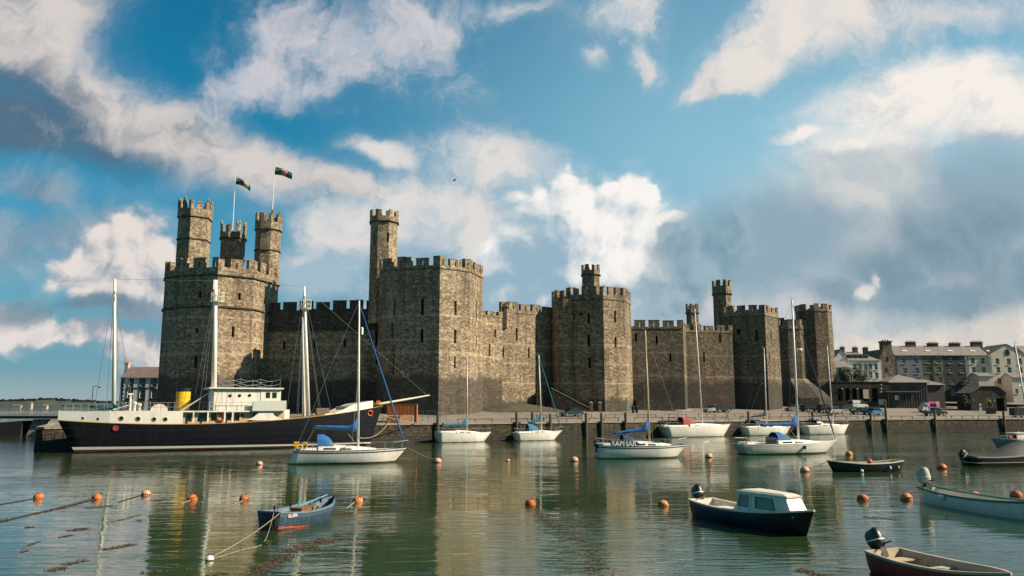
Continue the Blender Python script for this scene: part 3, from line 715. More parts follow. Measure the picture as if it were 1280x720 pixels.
turret(CASTLE, 865.7, 181, 8.6, 6, -70, 380, 386, 391, 16.0, ST2, seed=27, merlon=.7, gap=.5)[0].location = -CO
# low building along the foot of the walls, fourth tower side
lb = MB(); a, b2 = Vector((xof(796, 165.5), 165.5)), Vector((xof(853, 165.5), 165.5)); dd = (b2 - a).normalized(); nn = Vector((-dd.y, dd.x))
lb.prism([tuple(a), tuple(b2), tuple(b2 + nn * 4), tuple(a + nn * 4)], 4.0, 6.3)
lb.build('plinth', [ST4], CASTLE).location = -CO
# ------------------------------------------------------------------ boats
M_white = mat('boat_white', (0.78, 0.75, 0.69), 0.35, var=0.10, scale=1.2, dirt=(0.42, 0.38, 0.28), dirt_amt=0.45)
M_cream = mat('boat_cream', (0.68, 0.62, 0.51), 0.4, var=0.12, scale=1.5, dirt=(0.36, 0.32, 0.23), dirt_amt=0.5)
M_deck = mat('deck_cream', (0.70, 0.65, 0.56), 0.6, var=0.12, scale=3)
M_navy = mat('hull_navy', (0.008, 0.009, 0.016), 0.35, var=0.25, scale=1.5, dirt=(0.045, 0.045, 0.05), dirt_amt=0.5)
M_black = mat('black_paint', (0.012, 0.012, 0.015), 0.4, var=0.3, scale=2)
M_rubber = mat('black_rubber', (0.015, 0.015, 0.016), 0.7, var=0.3)
M_blue = mat('blue_canvas', (0.012, 0.105, 0.30), 0.85, var=0.3, scale=3, bump=0.4, bscale=6)
M_navycloth = mat('navy_canvas', (0.018, 0.035, 0.085), 0.85, var=0.3, scale=3, bump=0.4, bscale=6)
M_teal = mat('teal_canvas', (0.015, 0.15, 0.24), 0.85, var=0.25, scale=3)
M_redcloth = mat('red_canvas', (0.26, 0.035, 0.03), 0.85, var=0.25, scale=3)
M_glass = mat('dark_window', (0.018, 0.02, 0.022), 0.08, var=0.1)
M_clear = mat('clear_window', (0.16, 0.18, 0.19), 0.1, var=0.2)
M_alu = mat('mast_aluminium', (0.74, 0.70, 0.63), 0.4, 0.0, var=0.12)
M_steel = mat('stainless_rail', (0.55, 0.54, 0.52), 0.3, 0.8, var=0.1)
M_wood = mat('varnished_wood', (0.20, 0.105, 0.045), 0.5, var=0.35, scale=5)
M_oldwood = mat('weathered_wood', (0.16, 0.125, 0.085), 0.8, var=0.4, scale=4, bump=0.4)
M_rope = mat('rope', (0.26, 0.22, 0.15), 0.95, var=0.2)
M_wire = mat('rigging_wire', (0.20, 0.20, 0.20), 0.5, 0.3)
M_orange = mat('buoy_orange', (0.66, 0.15, 0.022), 0.6, var=0.3, scale=2.5, dirt=(0.05, 0.032, 0.018), dirt_amt=1.0)
M_red = mat('signal_red', (0.55, 0.045, 0.03), 0.5, var=0.2)
M_redhull = mat('hull_red', (0.33, 0.04, 0.03), 0.45, var=0.25, scale=2, dirt=(0.06, 0.02, 0.018), dirt_amt=0.6)
M_yellow = mat('yellow_paint', (0.70, 0.42, 0.015), 0.5, var=0.15)
M_antired = mat('antifoul_red', (0.10, 0.022, 0.02), 0.7, var=0.3)
M_antiblue = mat('antifoul_teal', (0.01, 0.09, 0.15), 0.7, var=0.3)
M_antiorange = mat('antifoul_orange', (0.62, 0.12, 0.03), 0.7, var=0.3)
M_green = mat('green_gunwale', (0.012, 0.13, 0.085), 0.45, var=0.2)
M_weed = mat('seaweed', (0.035, 0.023, 0.011), 0.7, var=0.5, scale=6)

M_grime = mat('waterline_grime', (0.10, 0.10, 0.055), .9, var=.5, scale=4)
class Hull:
    """a boat's shape: t runs 0 stern .. 1 bow, z is height over the water"""
    def __init__(s, x0, x1, B, fs, fm, fb, draft=0.4, transom=0.7, bow_rake=0.8, stern_rake=0.0, full=0.55, q=1.0, wide=0.42, bowp=1.7, flare=0.0, base=-1):
        s.__dict__.update(locals())
    def hb(s, t):
        if t < s.wide: f = s.transom + (1 - s.transom) * math.sin(math.pi / 2 * t / s.wide)
        else: f = max(0.0, math.cos(math.pi / 2 * ((t - s.wide) / (1 - s.wide)) ** s.bowp))
        return s.B / 2 * f
    def sheer(s, t):      # quadratic through stern, middle, bow
        a, b, c = s.fs, s.fm, s.fb
        return a * (1 - t) * (1 - 2 * t) + 4 * b * t * (1 - t) + c * t * (2 * t - 1)
    def depth(s, t): return s.draft * (1 - 0.75 * max(0, (t - .55) / .45) ** 2)
    def pt(s, t, z, side=1, inset=0.0):
        zs, d = s.sheer(t), s.depth(t)
        a = min(1, max(0, (zs - z) / (zs + d)))
        hb = s.hb(t)
        ang = math.asin(a ** (1 / (1 + s.q * 0.6)))
        y = hb * max(0, math.cos(ang)) ** s.full
        y = max(0.0, y * (1 - s.flare * a * t) - inset)
        x = s.x0 + (s.x1 - s.x0) * t
        if t > .6: x -= s.bow_rake * a * ((t - .6) / .4) ** 1.5
        if t < .4: x += s.stern_rake * a * (1 - t / .4) ** 1.5
        return Vector((x, side * y, z))
    def section(s, t, k=8, z_low=None, inset=0.0):
        zs = s.sheer(t); zb = -s.depth(t) if z_low is None else min(z_low, zs - .02); P = []
        for j in range(k + 1):
            z = zs + (zb - zs) * (j / k)
            P.append(s.pt(t, z, 1, inset))
        return P
    def shell(s, mb, n=18, k=9, mi=0, close=True):
        rings = []
        for i in range(n):
            t = i / (n - 1); P = s.section(t, k)
            rings.append(P + [Vector((p.x, -p.y, p.z)) for p in reversed(P[:-1])])
        ids = [[mb.vert(p) for p in r] for r in rings]
        for a, b in zip(ids, ids[1:]):
            for i in range(len(a) - 1): mb.quadid((a[i], a[i + 1], b[i + 1], b[i]), mi)
        mb.quadid(ids[0], mi)
        return mb
    def deck(s, mb, n=18, crown=0.05, drop=0.03, mi=0, inset=0.02, t0=0, t1=1):
        rows = []
        for i in range(n):
            t = t0 + (t1 - t0) * i / (n - 1); z = s.sheer(t) - drop; p = s.pt(t, s.sheer(t), 1, inset)
            rows.append([mb.vert((p.x, p.y, z)), mb.vert((p.x, 0, z + crown * min(1, p.y))), mb.vert((p.x, -p.y, z))])
        for a, b in zip(rows, rows[1:]):
            mb.quadid((a[0], a[1], b[1], b[0]), mi); mb.quadid((a[1], a[2], b[2], b[1]), mi)
        return mb
    def strip(s, mb, zf0, zf1, n=24, out=0.012, mi=0, t0=0.0, t1=1.0, transom=True):
        """band on the outside; zf are functions of t"""
        for side in (1, -1):
            row = []
            for i in range(n):
                t = t0 + (t1 - t0) * i / (n - 1)
                a, b = s.pt(t, zf0(t), side), s.pt(t, zf1(t), side)
                o = Vector((0, side * out, 0)) + (Vector((out, 0, 0)) if t > .95 else Vector())
                row.append((mb.vert(a + o), mb.vert(b + o)))
            for p, q in zip(row, row[1:]): mb.quadid((p[0], q[0], q[1], p[1]), mi)
        if transom and t0 == 0:
            a, b = s.pt(0, zf0(0), 1), s.pt(0, zf1(0), 1); o = Vector((-out, 0, 0))
            mb.face([a + o, b + o, Vector((b.x - out, -b.y, b.z)), Vector((a.x - out, -a.y, a.z))], mi)
        return mb
    def gunwale(s, mb, w=0.06, h=0.05, n=24, mi=0, dz=0.0, stern=True):
        """rubbing strake / capping along the edge"""
        for side in (1, -1):
            rg = []
            for i in range(n):
                t = i / (n - 1); z = s.sheer(t) + dz; p = s.pt(t, s.sheer(t), side)
                y0, y1 = p.y + side * w * .35, p.y - side * min(w * .65, abs(p.y))
                rg.append([(p.x, y0, z - h / 2), (p.x, y0, z + h / 2), (p.x, y1, z + h / 2), (p.x, y1, z - h / 2)])
            mb.rings(rg, mi)
        if stern:
            p = s.pt(0, s.sheer(0), 1); mb.box((p.x + w * .2, 0, p.z + dz), (w, 2 * p.y, h * .98), mi=mi)
        return mb
    def inner(s, mb, floor, th=0.05, n=16, k=5, mi=0, t0=0.02, t1=0.96, fmi=None):
        rows = []
        for i in range(n):
            t = t0 + (t1 - t0) * i / (n - 1); zs = s.sheer(t); P = []
            for j in range(k + 1):
                z = zs + (min(floor, zs - .05) - zs) * j / k; p = s.pt(t, z, 1, th); p.x = s.x0 + (s.x1 - s.x0) * t + (s.pt(t, z).x - (s.x0 + (s.x1 - s.x0) * t))
                P.append(p)
            rows.append([mb.vert(p) for p in P] + [mb.vert((p.x, -p.y, p.z)) for p in reversed(P)])
        for a, b in zip(rows, rows[1:]):
            for i in range(len(a) - 1): mb.quadid((a[i], a[i + 1], b[i + 1], b[i]), fmi if (i == k and fmi is not None) else mi)
        mb.quadid(rows[0], mi)
        return mb

class Berth:
    """places a boat from its waterline ends and turns photo pixels on its centre plane into its own coordinates"""
    def __init__(s, stern, bow):
        s.A, s.B = onz(*stern), onz(*bow); s.mid = (s.A + s.B) / 2; d = s.B - s.A
        s.L = Vector((d.x, d.y)).length; s.rz = math.atan2(d.y, d.x); s.d = Vector((d.x, d.y)).normalized()
    def fit(s, margin=2.2):
        """pull a boat off the quay if needed"""
        for P in (s.A, s.B):
            over = P.y - (front_main(P.x) - margin)
            if over > 0:
                k = (front_main(P.x) - margin) / P.y
                P.x *= k; P.y *= k
        s.mid = (s.A + s.B) / 2; d = s.B - s.A
        s.L = Vector((d.x, d.y)).length; s.rz = math.atan2(d.y, d.x); s.d = Vector((d.x, d.y)).normalized()
        return s
    def loc(s, px, py, off=0.0):
        """(x, z) on the plane off metres to the viewer's side of the centre plane"""
        n = Vector((s.d.y, -s.d.x))
        if n.y > 0: n = -n
        a = Vector((s.A.x, s.A.y)) + n * off; b = Vector((s.B.x, s.B.y)) + n * off
        q, z, _ = hit_face(px, py, a, b)
        return (q - .5) * s.L, z
    def local(s, P):
        v = Vector(P) - Vector((s.mid.x, s.mid.y, 0)); c, n = math.cos(-s.rz), math.sin(-s.rz)
        return Vector((v.x * c - v.y * n, v.x * n + v.y * c, v.z))
    def side(s):
        n = Vector((s.d.y, -s.d.x)); return -1 if n.y < 0 else 1     # local y sign of the viewer's side
    def root(s, name, label, cat, group=None, heel=0.0): return empty(name, (s.mid.x, s.mid.y, 0), s.rz, label, cat, group, rot=(heel, 0, s.rz))

def cat_curve(a, b, sag, n=10):
    a, b = Vector(a), Vector(b)
    return [a.lerp(b, i / n) - Vector((0, 0, sag * 4 * (i / n) * (1 - i / n))) for i in range(n + 1)]

def text_mesh(body, size, depth, M, name, mtl, parent):
    cu = bpy.data.curves.new(name, 'FONT'); cu.body = body; cu.size = size; cu.extrude = depth; cu.align_x = 'CENTER'; cu.align_y = 'CENTER'; cu.resolution_u = 2; cu.offset = size * 0.018
    o = bpy.data.objects.new(name, cu); col.objects.link(o)
    dg = bpy.context.evaluated_depsgraph_get(); me = bpy.data.meshes.new_from_object(o.evaluated_get(dg))
    bpy.data.objects.remove(o); bpy.data.curves.remove(cu)
    me.transform(M); me.materials.clear(); me.materials.append(mtl)
    o = bpy.data.objects.new(name, me); col.objects.link(o); o.parent = parent
    return o

def outboard(parent, x, z, s=1.0, cowl=M_black, name='outboard_motor', y=0.0, tilt=0.0, rz=0.0):
    r = empty(name, (x, y, z)); r.parent = parent; r.rotation_euler = (0, tilt, rz); r.scale = (s, s, s)
    mb = MB()
    sp = lambda c: math.copysign(abs(c) ** .62, c)
    prof = [(-.06, .17, .11), (.0, .23, .155), (.16, .26, .175), (.34, .255, .17), (.46, .225, .15), (.53, .16, .11), (.55, .06, .04)]
    mb.rings([[(-.15 + a * sp(math.cos(k * math.pi / 10)) - .12 * h + .08 * h * math.cos(k * math.pi / 10), b_ * sp(math.sin(k * math.pi / 10)), .10 + h + (.05 * math.cos(k * math.pi / 10) if h > .4 else 0)) for k in range(20)] for h, a, b_ in prof])
    mb.build('cowl', [cowl], r, smooth=True)
    bnd_ = MB(); bnd_.rings([[(-.15 - .12 * h + (.265 + .004) * sp(math.cos(k * math.pi / 10)) + .08 * h * math.cos(k * math.pi / 10), .182 * sp(math.sin(k * math.pi / 10)), .10 + h) for k in range(20)] for h in (.19, .23)], 0, True, False, False); bnd_.build('cowl_band', [M_alu], r)
    lg = MB(); lg.box((-.16, 0, -.25), (.16, .10, .75)); lg.box((-.14, 0, -.62), (.36, .05, .06)); lg.box((-.02, 0, -.05), (.14, .24, .34))
    lg.tube([(-.05, 0, .12), (.2, .02, .16), (.42, .03, .17)], .025, 6); lg.build('leg', [M_rubber], r)
    return r

def yacht(label, stern, bow, tip, stop, B, mast, boom=None, hood=None, cabin=None, fmid=None, hullm=M_white, stripe=None, boot=M_antired, cover=M_blue, hoodm=M_blue, stay=None, stay_bot=None, spreaders=(0.55,), group='sailing yachts moored in the harbour',
          trans=0.72, srake=0.5, radar=None, heel=0.0, fit=False, draft=0.5, hoodglass=True, extra=None, mast_r=0.10, mast_m=None):
    b = Berth(stern, bow)
    if fit: b.fit()
    r = b.root('sailing_yacht', label, 'sailing yacht', group); sd = b.side()
    x1, fb = b.loc(*tip); x0, fs = b.loc(*stop)
    fb = max(fb, .6); fs = max(fs, .45)
    fm = fmid if fmid else (fs + fb) / 2 - .12
    H = Hull(x0, x1, B, fs, fm, fb, draft, trans, bow_rake=max(.3, x1 - b.L / 2 + .25), stern_rake=srake, full=.5, q=.7)
    mb = MB(); H.shell(mb); mb.build('hull', [hullm], r, smooth=True)
    dk = MB(); H.deck(dk); dk.build('deck', [M_deck], r)
    H.gunwale(MB(), .05, .05).build('toe_rail', [stripe or M_alu], r)
    H.strip(MB(), lambda t: -.06, lambda t: .075 + .02 * math.sin(t * 31), 30, .016).build('waterline_weed', [M_grime], r)
    if boot: H.strip(MB(), lambda t: -.12, lambda t: .10 + .06 * t).build('boot_stripe', [boot], r)
    if stripe: H.strip(MB(), lambda t: H.sheer(t) * .80, lambda t: H.sheer(t) * .88).build('hull_stripe', [stripe], r)
    # cabin top with windows
    c0, c1 = cabin if cabin else (stop[0] + (tip[0] - stop[0]) * .33, stop[0] + (tip[0] - stop[0]) * .78)
    xa, _ = b.loc(c0, stop[1]); xb, _ = b.loc(c1, stop[1])
    n = 12; hgt = .36 if B < 2.8 else .44; rg = []
    for i in range(n):
        f = i / (n - 1); x = xa + (xb - xa) * f; t = (x - x0) / (x1 - x0); wd = min(H.hb(t) * .68, B * .34); z = H.sheer(t) - .02
        h = hgt * (1 - f ** 2.2 * .88) if f > 0 else hgt
        rg.append([(x, wd, z), (x, wd * .90, z + h * .8), (x, wd * .62, z + h), (x, 0, z + h + .05), (x, -wd * .62, z + h), (x, -wd * .90, z + h * .8), (x, -wd, z)])
    cb = MB(); cb.rings(rg, 0, closed=False, cap0=True, cap1=True); cbn = cb.build('cabin', [M_white], r, smooth=False)
    for side in (1, -1):
        for (f0, f1) in ((.08, .30), (.36, .56)):
            P = []
            for f, up in ((f0, .28), (f1, .28), (f1, .70), (f0 + .02, .70)):
                i = f * (n - 1); k = int(i); fr = i - k; A_ = Vector(rg[k][0 if side > 0 else 6]).lerp(Vector(rg[k + 1][0 if side > 0 else 6]), fr); B_ = Vector(rg[k][1 if side > 0 else 5]).lerp(Vector(rg[k + 1][1 if side > 0 else 5]), fr)
                P.append(A_.lerp(B_, up) + Vector((0, side * .004, 0)))
            w_ = MB(); w_.extrude(P, (0, side * .015, 0)); w_.build('window', [M_glass], cbn)
    # cockpit coaming and well
    zc = H.sheer(.15); L = x1 - x0
    ck = MB()
    for side in (1, -1): ck.box((x0 + L * .19, side * H.hb(.18) * .58, zc + .1), (L * .28, .12, .26))
    ck.box((x0 + L * .045, 0, zc + .1), (.12, H.hb(.1) * 1.2, .24)); ck.build('cockpit_coaming', [M_white], r)
    MB().box((x0 + L * .19, 0, zc + .018), (L * .26, H.hb(.18) * 1.02, .03)).build('cockpit_well', [M_oldwood], r)
    MB().tube([(x0 + L * .05, 0, zc + .2), (x0 + L * .12, 0, zc + .62)], .03, 6).build('tiller', [M_wood], r)
    # mast and rigging
    (mpx, mpy), (tpx, tpy) = mast
    mx, mz = b.loc(mpx, mpy); tt = (mx - x0) / L; mz = H.sheer(tt) + .1
    tx, tz = b.loc(tpx, tpy)
    top = Vector((tx, 0, tz)); base = Vector((mx, 0, mz))
    mm = MB(); mm.tube([base, base.lerp(top, .5), top], [mast_r, mast_r * .95, mast_r * .72], 8)
    mo = mm.build('mast', [mast_m or M_alu], r, smooth=True)
    aer = MB(); aer.tube([top, top + Vector((-.02, 0, .5))], .012, 5); aer.tube([top + Vector((-.25, 0, .12)), top + Vector((.3, 0, .14))], .014, 5); aer.box(top + Vector((-.25, 0, .2)), (.1, .03, .14)); aer.build('masthead_gear', [M_wire], mo)
    shr = MB(); hbm = H.hb(tt)
    for f in spreaders:
        p = base.lerp(top, f); sp = MB(); sp.tube([p + Vector((-.1, -hbm * .55, 0)), p, p + Vector((-.1, hbm * .55, 0))], .028, 6); sp.build('spreader', [M_alu], mo)
    for side in (1, -1):
        prev = top
        for f in reversed(spreaders):
            q = base.lerp(top, f) + Vector((-.1, side * hbm * .55, 0)); shr.tube([prev, q], .014, 4); prev = q
        shr.tube([prev, H.pt(tt - .01, H.sheer(tt), side)], .014, 4)
        shr.tube([base.lerp(top, spreaders[0]), H.pt(tt - .06, H.sheer(tt), side)], .012, 4)
    shr.tube([top, (x0 + .1, 0, H.sheer(0))], .014, 4)
    shr.build('rigging', [M_wire], r)
    bowp = Vector((x1 - .15, 0, fb + .05))
    fs_top = base.lerp(top, .985)
    if stay:
        f_ = MB(); f_.tube([bowp + (fs_top - bowp) * .02, bowp.lerp(fs_top, .1), bowp.lerp(fs_top, .6), fs_top], [.05, .085, .065, .03], 7)
        f_.build('furled_headsail', [stay], r, smooth=True)
    else: MB().tube([bowp, fs_top], .014, 4).build('forestay', [M_wire], r)
    if boom:
        (epx, epy), (gpx, gpy) = boom
        ex, ez = b.loc(epx, epy); gx, gz_ = b.loc(gpx, gpy)
        MB().tube([(mx - .1, 0, gz_ - .12), (ex, 0, ez - .12)], .06, 7).build('boom', [M_alu], r, smooth=True)
        cv = MB(); rgc = []
        for f in [i / 9 for i in range(10)]:
            p = Vector((mx - .12, 0, gz_)).lerp(Vector((ex, 0, ez)), f); hh = (.30 * (1 - f) ** .8 + .13) * (1 + .08 * math.sin(f * 23)); ww = .16 * (1 - f) + .09
            up = max(0, 1 - f * 7) * .75
            rgc.append([(p.x, ww * math.cos(a), p.z + hh * .6 * math.sin(a) + (up if math.sin(a) > .3 else 0)) for a in [k * math.pi / 4 for k in range(8)]])
        cv.rings(rgc); cv.build('sail_cover', [cover], r, smooth=True)
        MB().tube([(ex + .15, 0, ez - .15), (x0 + L * .08, 0, H.sheer(.1) + .1)], .018, 4).build('mainsheet', [M_rope], r)
        MB().tube([(mx, 0, mz + .15), (mx + (ex - mx) * .3, 0, gz_ * .7 + ez * .3 - .15)], .022, 4).build('vang', [M_rope], r)
    if hood:
        h0, h1, hy = hood
        xa_, zt_ = b.loc(h0, hy); xb_, _ = b.loc(h1, hy); wd = B * .27; zb = H.sheer((xb_ - x0) / L) + .1
        arcs = []
        for f, hs in ((0, 1.0), (.35, 1.0), (.7, .72), (1.0, .08)):
            x = xa_ + (xb_ - xa_) * f; h = (zt_ - zb) * hs
            arcs.append([(x, wd * math.cos(a) * (1 if abs(math.cos(a)) < .99 else 1.02), zb + h * math.sin(a) ** .6) for a in [math.pi * k / 10 for k in range(11)]])
        hb_ = MB(); hb_.rings(arcs, 0, closed=False, cap0=False, cap1=False)
        ho = hb_.build('sprayhood', [hoodm], r, smooth=True)
        if hoodglass:
            for lo_, hi_ in ((1, 3), (4, 6), (7, 9)):
                gq = MB(); P = [Vector(arcs[2][k]) for k in (lo_, hi_)] + [Vector(arcs[3][k]).lerp(Vector(arcs[2][k]), .25) for k in (hi_, lo_)]
                nrm = (P[1] - P[0]).cross(P[2] - P[1]).normalized()
                if nrm.x < 0: nrm = -nrm
                gq.extrude([p + nrm * .012 for p in P], nrm * .01); gq.build('window', [M_clear], ho)
    # pulpit, pushpit, guard wires
    pu = MB()
    for side in (1, -1):
        a = H.pt(.86, H.sheer(.86), side); c_ = Vector((x1 + .05, side * .09, fb + .62))
        pu.tube([a, a + Vector((.15, 0, .55)), c_], .022, 5); pu.tube([H.pt(.95, H.sheer(.95), side), H.pt(.95, H.sheer(.95), side) + Vector((.1, 0, .58))], .02, 5)
    pu.tube([(x1 + .05, .09, fb + .62), (x1 + .05, -.09, fb + .62)], .022, 5); pu.build('pulpit', [M_steel], r)
    ps = MB(); gw = MB()
    for side in (1, -1):
        a = H.pt(.02, H.sheer(.02), side, .06); c_ = H.pt(.16, H.sheer(.16), side, .05)
        ps.tube([a, a + Vector((-.05, 0, .6)), c_ + Vector((0, 0, .6)), c_], .022, 5)
        pr = c_ + Vector((0, 0, .58))
        for t in (.32, .48, .64, .80):
            q = H.pt(t, H.sheer(t), side, .05); gw.tube([q, q + Vector((0, 0, .58))], .016, 5)
            gw.tube([pr, q + Vector((0, 0, .58))], .009, 4); pr = q + Vector((0, 0, .58))
        gw.tube([pr, H.pt(.86, H.sheer(.86), side) + Vector((.15, 0, .55))], .009, 4)
    a = H.pt(.02, H.sheer(.02), 1, .06); ps.tube([a + Vector((-.05, 0, .6)), Vector((a.x - .05, -a.y, a.z + .6))], .022, 5)
    ps.build('pushpit', [M_steel], r); gw.build('guard_rail', [M_steel], r)
    if radar:
        rx, rz_ = b.loc(*radar); rd = MB(); rd.lathe((rx + .25, 0, rz_ - .12), [(.02, 0), (.28, .02), (.3, .12), (.24, .22), (.02, .25)], 12); rd.box((rx + .05, 0, rz_ - .16), (.35, .08, .05)); rd.build('radar_dome', [M_white], mo, smooth=False)
    if extra: extra(b, r, H)
    return b, r, H

# -- front yacht
def ex1(b, r, H):
    x, z = b.loc(371, 556)
    MB().box((x, b.side() * .75, z), (.42, .12, .62)).build('liferaft_case', [M_yellow], r)
    hs = MB(); x2, z2 = b.loc(381, 556)
    hs.tube([(x2 + .24 * math.cos(a), b.side() * .85, z2 + .24 * math.sin(a)) for a in [k * 5 / 9 - .9 for k in range(10)]], .06, 6); hs.build('horseshoe_buoy', [M_yellow], r)
    xm, zm = b.loc(451, 414); MB().lathe((xm + .1, 0, zm - .3), [(.12, 0), (.13, .3), (.13, .6), (.05, .66)], 8).build('radar_reflector', [M_white], r)
front_b, front_r, front_H = yacht('white yacht with blue sail cover moored in front of the dark ship', (358, 580), (494, 578), (509, 559), (368, 562), 3.0, ((448, 551), (449, 376)), boom=((391, 533), (446, 536)), hood=(397, 420, 543), cabin=(398, 470),
    stripe=M_navycloth, boot=M_black, stay=M_blue, spreaders=(.52,), trans=.62, srake=-.7, extra=ex1)
# -- yachts by the quay
yacht('white yacht with low blue boom cover lying under the lit tower', (543, 551), (606, 550), (614, 540), (546, 540), 2.6, ((584, 531), (584, 444)), boom=((553, 531), (584, 530)), boot=None, fit=True, cover=M_teal, srake=.2, hood=None, mast_m=M_cream)
yacht('small white yacht with teal sprayhood and tilted pale mast', (642, 550), (693, 549), (703, 538), (643, 541), 2.4, ((677, 530), (673.5, 444)), boom=((660, 528), (677, 524)), hood=(659, 673, 530), boot=None, hoodm=M_teal, cover=M_teal, stay=M_teal, fit=True, hoodglass=True)
# -- the yacht with its name on the dodger
def ex4(b, r, H):
    sd = b.side()
    for s_ in (1, -1):
        xa, za = b.loc(763, 552, 1.1); xb, zb = b.loc(797, 560, 1.1); dg_ = MB(); zlo = H.sheer(.3)
        dg_.bbox(xa, xb, s_ * 1.16 - .015, s_ * 1.16 + .015, zlo - .02, za); do = dg_.build('dodger', [M_navycloth], r)
        M = Matrix.Translation(((xa + xb) / 2, s_ * 1.16 + s_ * .022, (zlo + za) / 2)) @ Matrix.Rotation(math.pi if s_ > 0 else 0, 4, 'Z') @ Matrix.Rotation(math.pi / 2, 4, 'X')
        text_mesh('SAPHAR', .68, .004, M, 'lettering', M_white, do)
    cc = MB(); xa, za = b.loc(797, 552); xb, _ = b.loc(822, 552); cc.bbox(xa, xb, -.7, .7, H.sheer(.5) + .30, H.sheer(.5) + .36); cc.build('hatch_cover', [M_teal], r)
    o = outboard(r, H.x0 - .05, H.sheer(0) - .1, .9, M_black, y=sd * .5)
yacht('white and green yacht with the name SAPHAR on its blue dodger', (746, 573), (847, 572), (858, 555), (746, 556), 2.8, ((812, 552), (806.5, 413)), boom=((766, 542), (810, 536)), hood=(777, 794, 543), cabin=(788, 838),
    stripe=M_navycloth, boot=M_antiblue, stay=None, cover=M_blue, hoodm=M_navycloth, extra=ex4, spreaders=(.5,), mast_m=mat('mast_spruce', (.52, .37, .20), .5), srake=.15)
def ex5(b, r, H):
    x, z = b.loc(852, 529); bm_ = MB()
    for s_ in (1, -1): bm_.tube([(x + .2, s_ * .8, H.sheer(.2) + .05), (x - .2, s_ * .8, z + 2.1)], .02, 5)
    bm_.bbox(x - 1.9, x + 1.3, -1.0, 1.0, z + 2.1, z + 2.16); bm_.build('bimini_frame', [M_white], r)
    lr = MB(); lr.tube([(H.x0 + .3, b.side() * .9, H.sheer(0) + .35), (H.x0 - .1, b.side() * .9, H.sheer(0) - .2)], .2, 8); lr.build('fender', [M_white], r)
yacht('large white yacht with red sprayhood alongside the quay', (828, 543.5), (905, 543.5), (913, 530), (826, 533), 3.6, ((878, 525), (868.5, 386)), boom=None, hood=(850, 867, 521), cabin=(858, 900), stripe=None, boot=M_alu, hoodm=M_redcloth, stay=M_redcloth, fit=True, extra=ex5, srake=1.1, mast_r=.11, spreaders=(.4, .7))
yacht('white yacht with dark boom cover behind the blue sail cover', (928, 542), (983, 541.5), (989, 532), (926, 534), 3.2, ((958, 525), (955, 436)), boom=((939, 521), (957, 518)), hood=(941, 955, 526), cabin=(944, 975), boot=None, cover=M_navycloth, hoodm=M_navycloth, fit=True, srake=.9)
def ex7(b, r, H):
    x, z = b.loc(963, 551, 1.3); bx = MB(); bx.bbox(x - .6, x + .65, b.side() * 1.35 - .03, b.side() * 1.35 + .03, H.sheer(.3) + .02, z + .42); bx.build('dodger', [M_black], r)
    lr = MB(); lr.tube([(H.x0 + .9, b.side() * .4, H.sheer(.1) + .1), (H.x0 + .3, b.side() * .4, H.sheer(.1) + 1.4)], .05, 6); lr.build('stern_davit', [M_black], r)
    fnd = MB(); x2, z2 = b.loc(1006, 559, 1.7); fnd.lathe((x2, b.side() * 1.72, z2 - .25), [(.03, 0), (.12, .06), (.13, .35), (.03, .45)], 8); fnd.build('fender', [M_black], r)
y7, y7r, y7H = yacht('large white yacht with big blue sail cover and tall radar mast', (925, 568), (1033, 566), (1046, 550), (922, 555), 3.4, ((998, 549), (990, 375)), boom=((950, 531), (997, 530)), hood=(966, 985, 540), cabin=(966, 1020), boot=M_black, stripe=M_alu,
    cover=M_blue, hoodm=M_blue, stay=M_navycloth, radar=(997, 437), spreaders=(.42, .72), srake=1.0, trans=.66, extra=ex7, mast_r=.12)
yacht('plain white yacht with slim bare mast at the bend of the quay', (1004, 542), (1056, 541), (1061, 530), (1003, 533), 2.8, ((1041, 525), (1034, 433)), boom=((1015, 520), (1040, 518)), boot=None, fit=True, cover=M_black, hoodm=M_black, hood=(1018, 1030, 525))
yacht('yacht half out of the picture with a tall leaning mast by the right edge', (1372, 566), (1291, 560), (1274, 546), (1376, 553), 2.8, ((1289, 548), (1268.5, 430)), boom=None, hood=None, fit=False, boot=M_antired, hullm=M_cream, group='sailing yachts moored in the harbour')

# ------------------------------------------------------------------ open boats
def clinker(H, mb, rows=(.2, .4, .6, .8), mi=0, th=.03):
    for f in rows: H.strip(mb, lambda t: H.sheer(t) * f - .012, lambda t: H.sheer(t) * f + .012, out=th * .5, mi=mi, transom=False)
    return mb

# blue wooden boat
b = Berth((336, 663), (413, 645.5)); r = b.root('rowing_boat', 'blue wooden open boat moored by two ropes in front of the yacht', 'rowing boat')
H = Hull(-b.L / 2 - .05, b.L / 2 + .15, 1.75, .74, .60, .86, .25, .62, .35, 0.05, full=.42, q=.5, bowp=1.9)
M_bluehull = mat('boat_blue', (0.026, 0.05, 0.09), 0.5, var=0.3, scale=3, dirt=(0.16, 0.19, 0.21), dirt_amt=0.5)
M_bluein = mat('boat_blue_inside', (0.13, 0.19, 0.25), 0.6, var=0.25, scale=3, dirt=(0.06, 0.06, 0.06), dirt_amt=0.6)
H.shell(MB()).build('hull', [M_bluehull], r, smooth=True)
H.inner(MB(), .14, .05, fmi=1).build('inner_lining', [M_bluein, M_oldwood], r)
H.gunwale(MB(), .10, .06).build('gunwale', [M_bluein], r)
clinker(H, MB()).build('planking_edges', [M_bluehull], r)
H.strip(MB(), lambda t: -.15, lambda t: .20 * (1 - t * 2.2) - .02, t1=.42).build('antifouling', [M_antiorange], r)
H.strip(MB(), lambda t: H.sheer(t) - .20, lambda t: H.sheer(t) - .03, out=.014).build('top_strake', [mat('boat_blue_pale', (0.05, 0.085, 0.125), 0.5, var=.25, scale=4)], r)
L = b.L
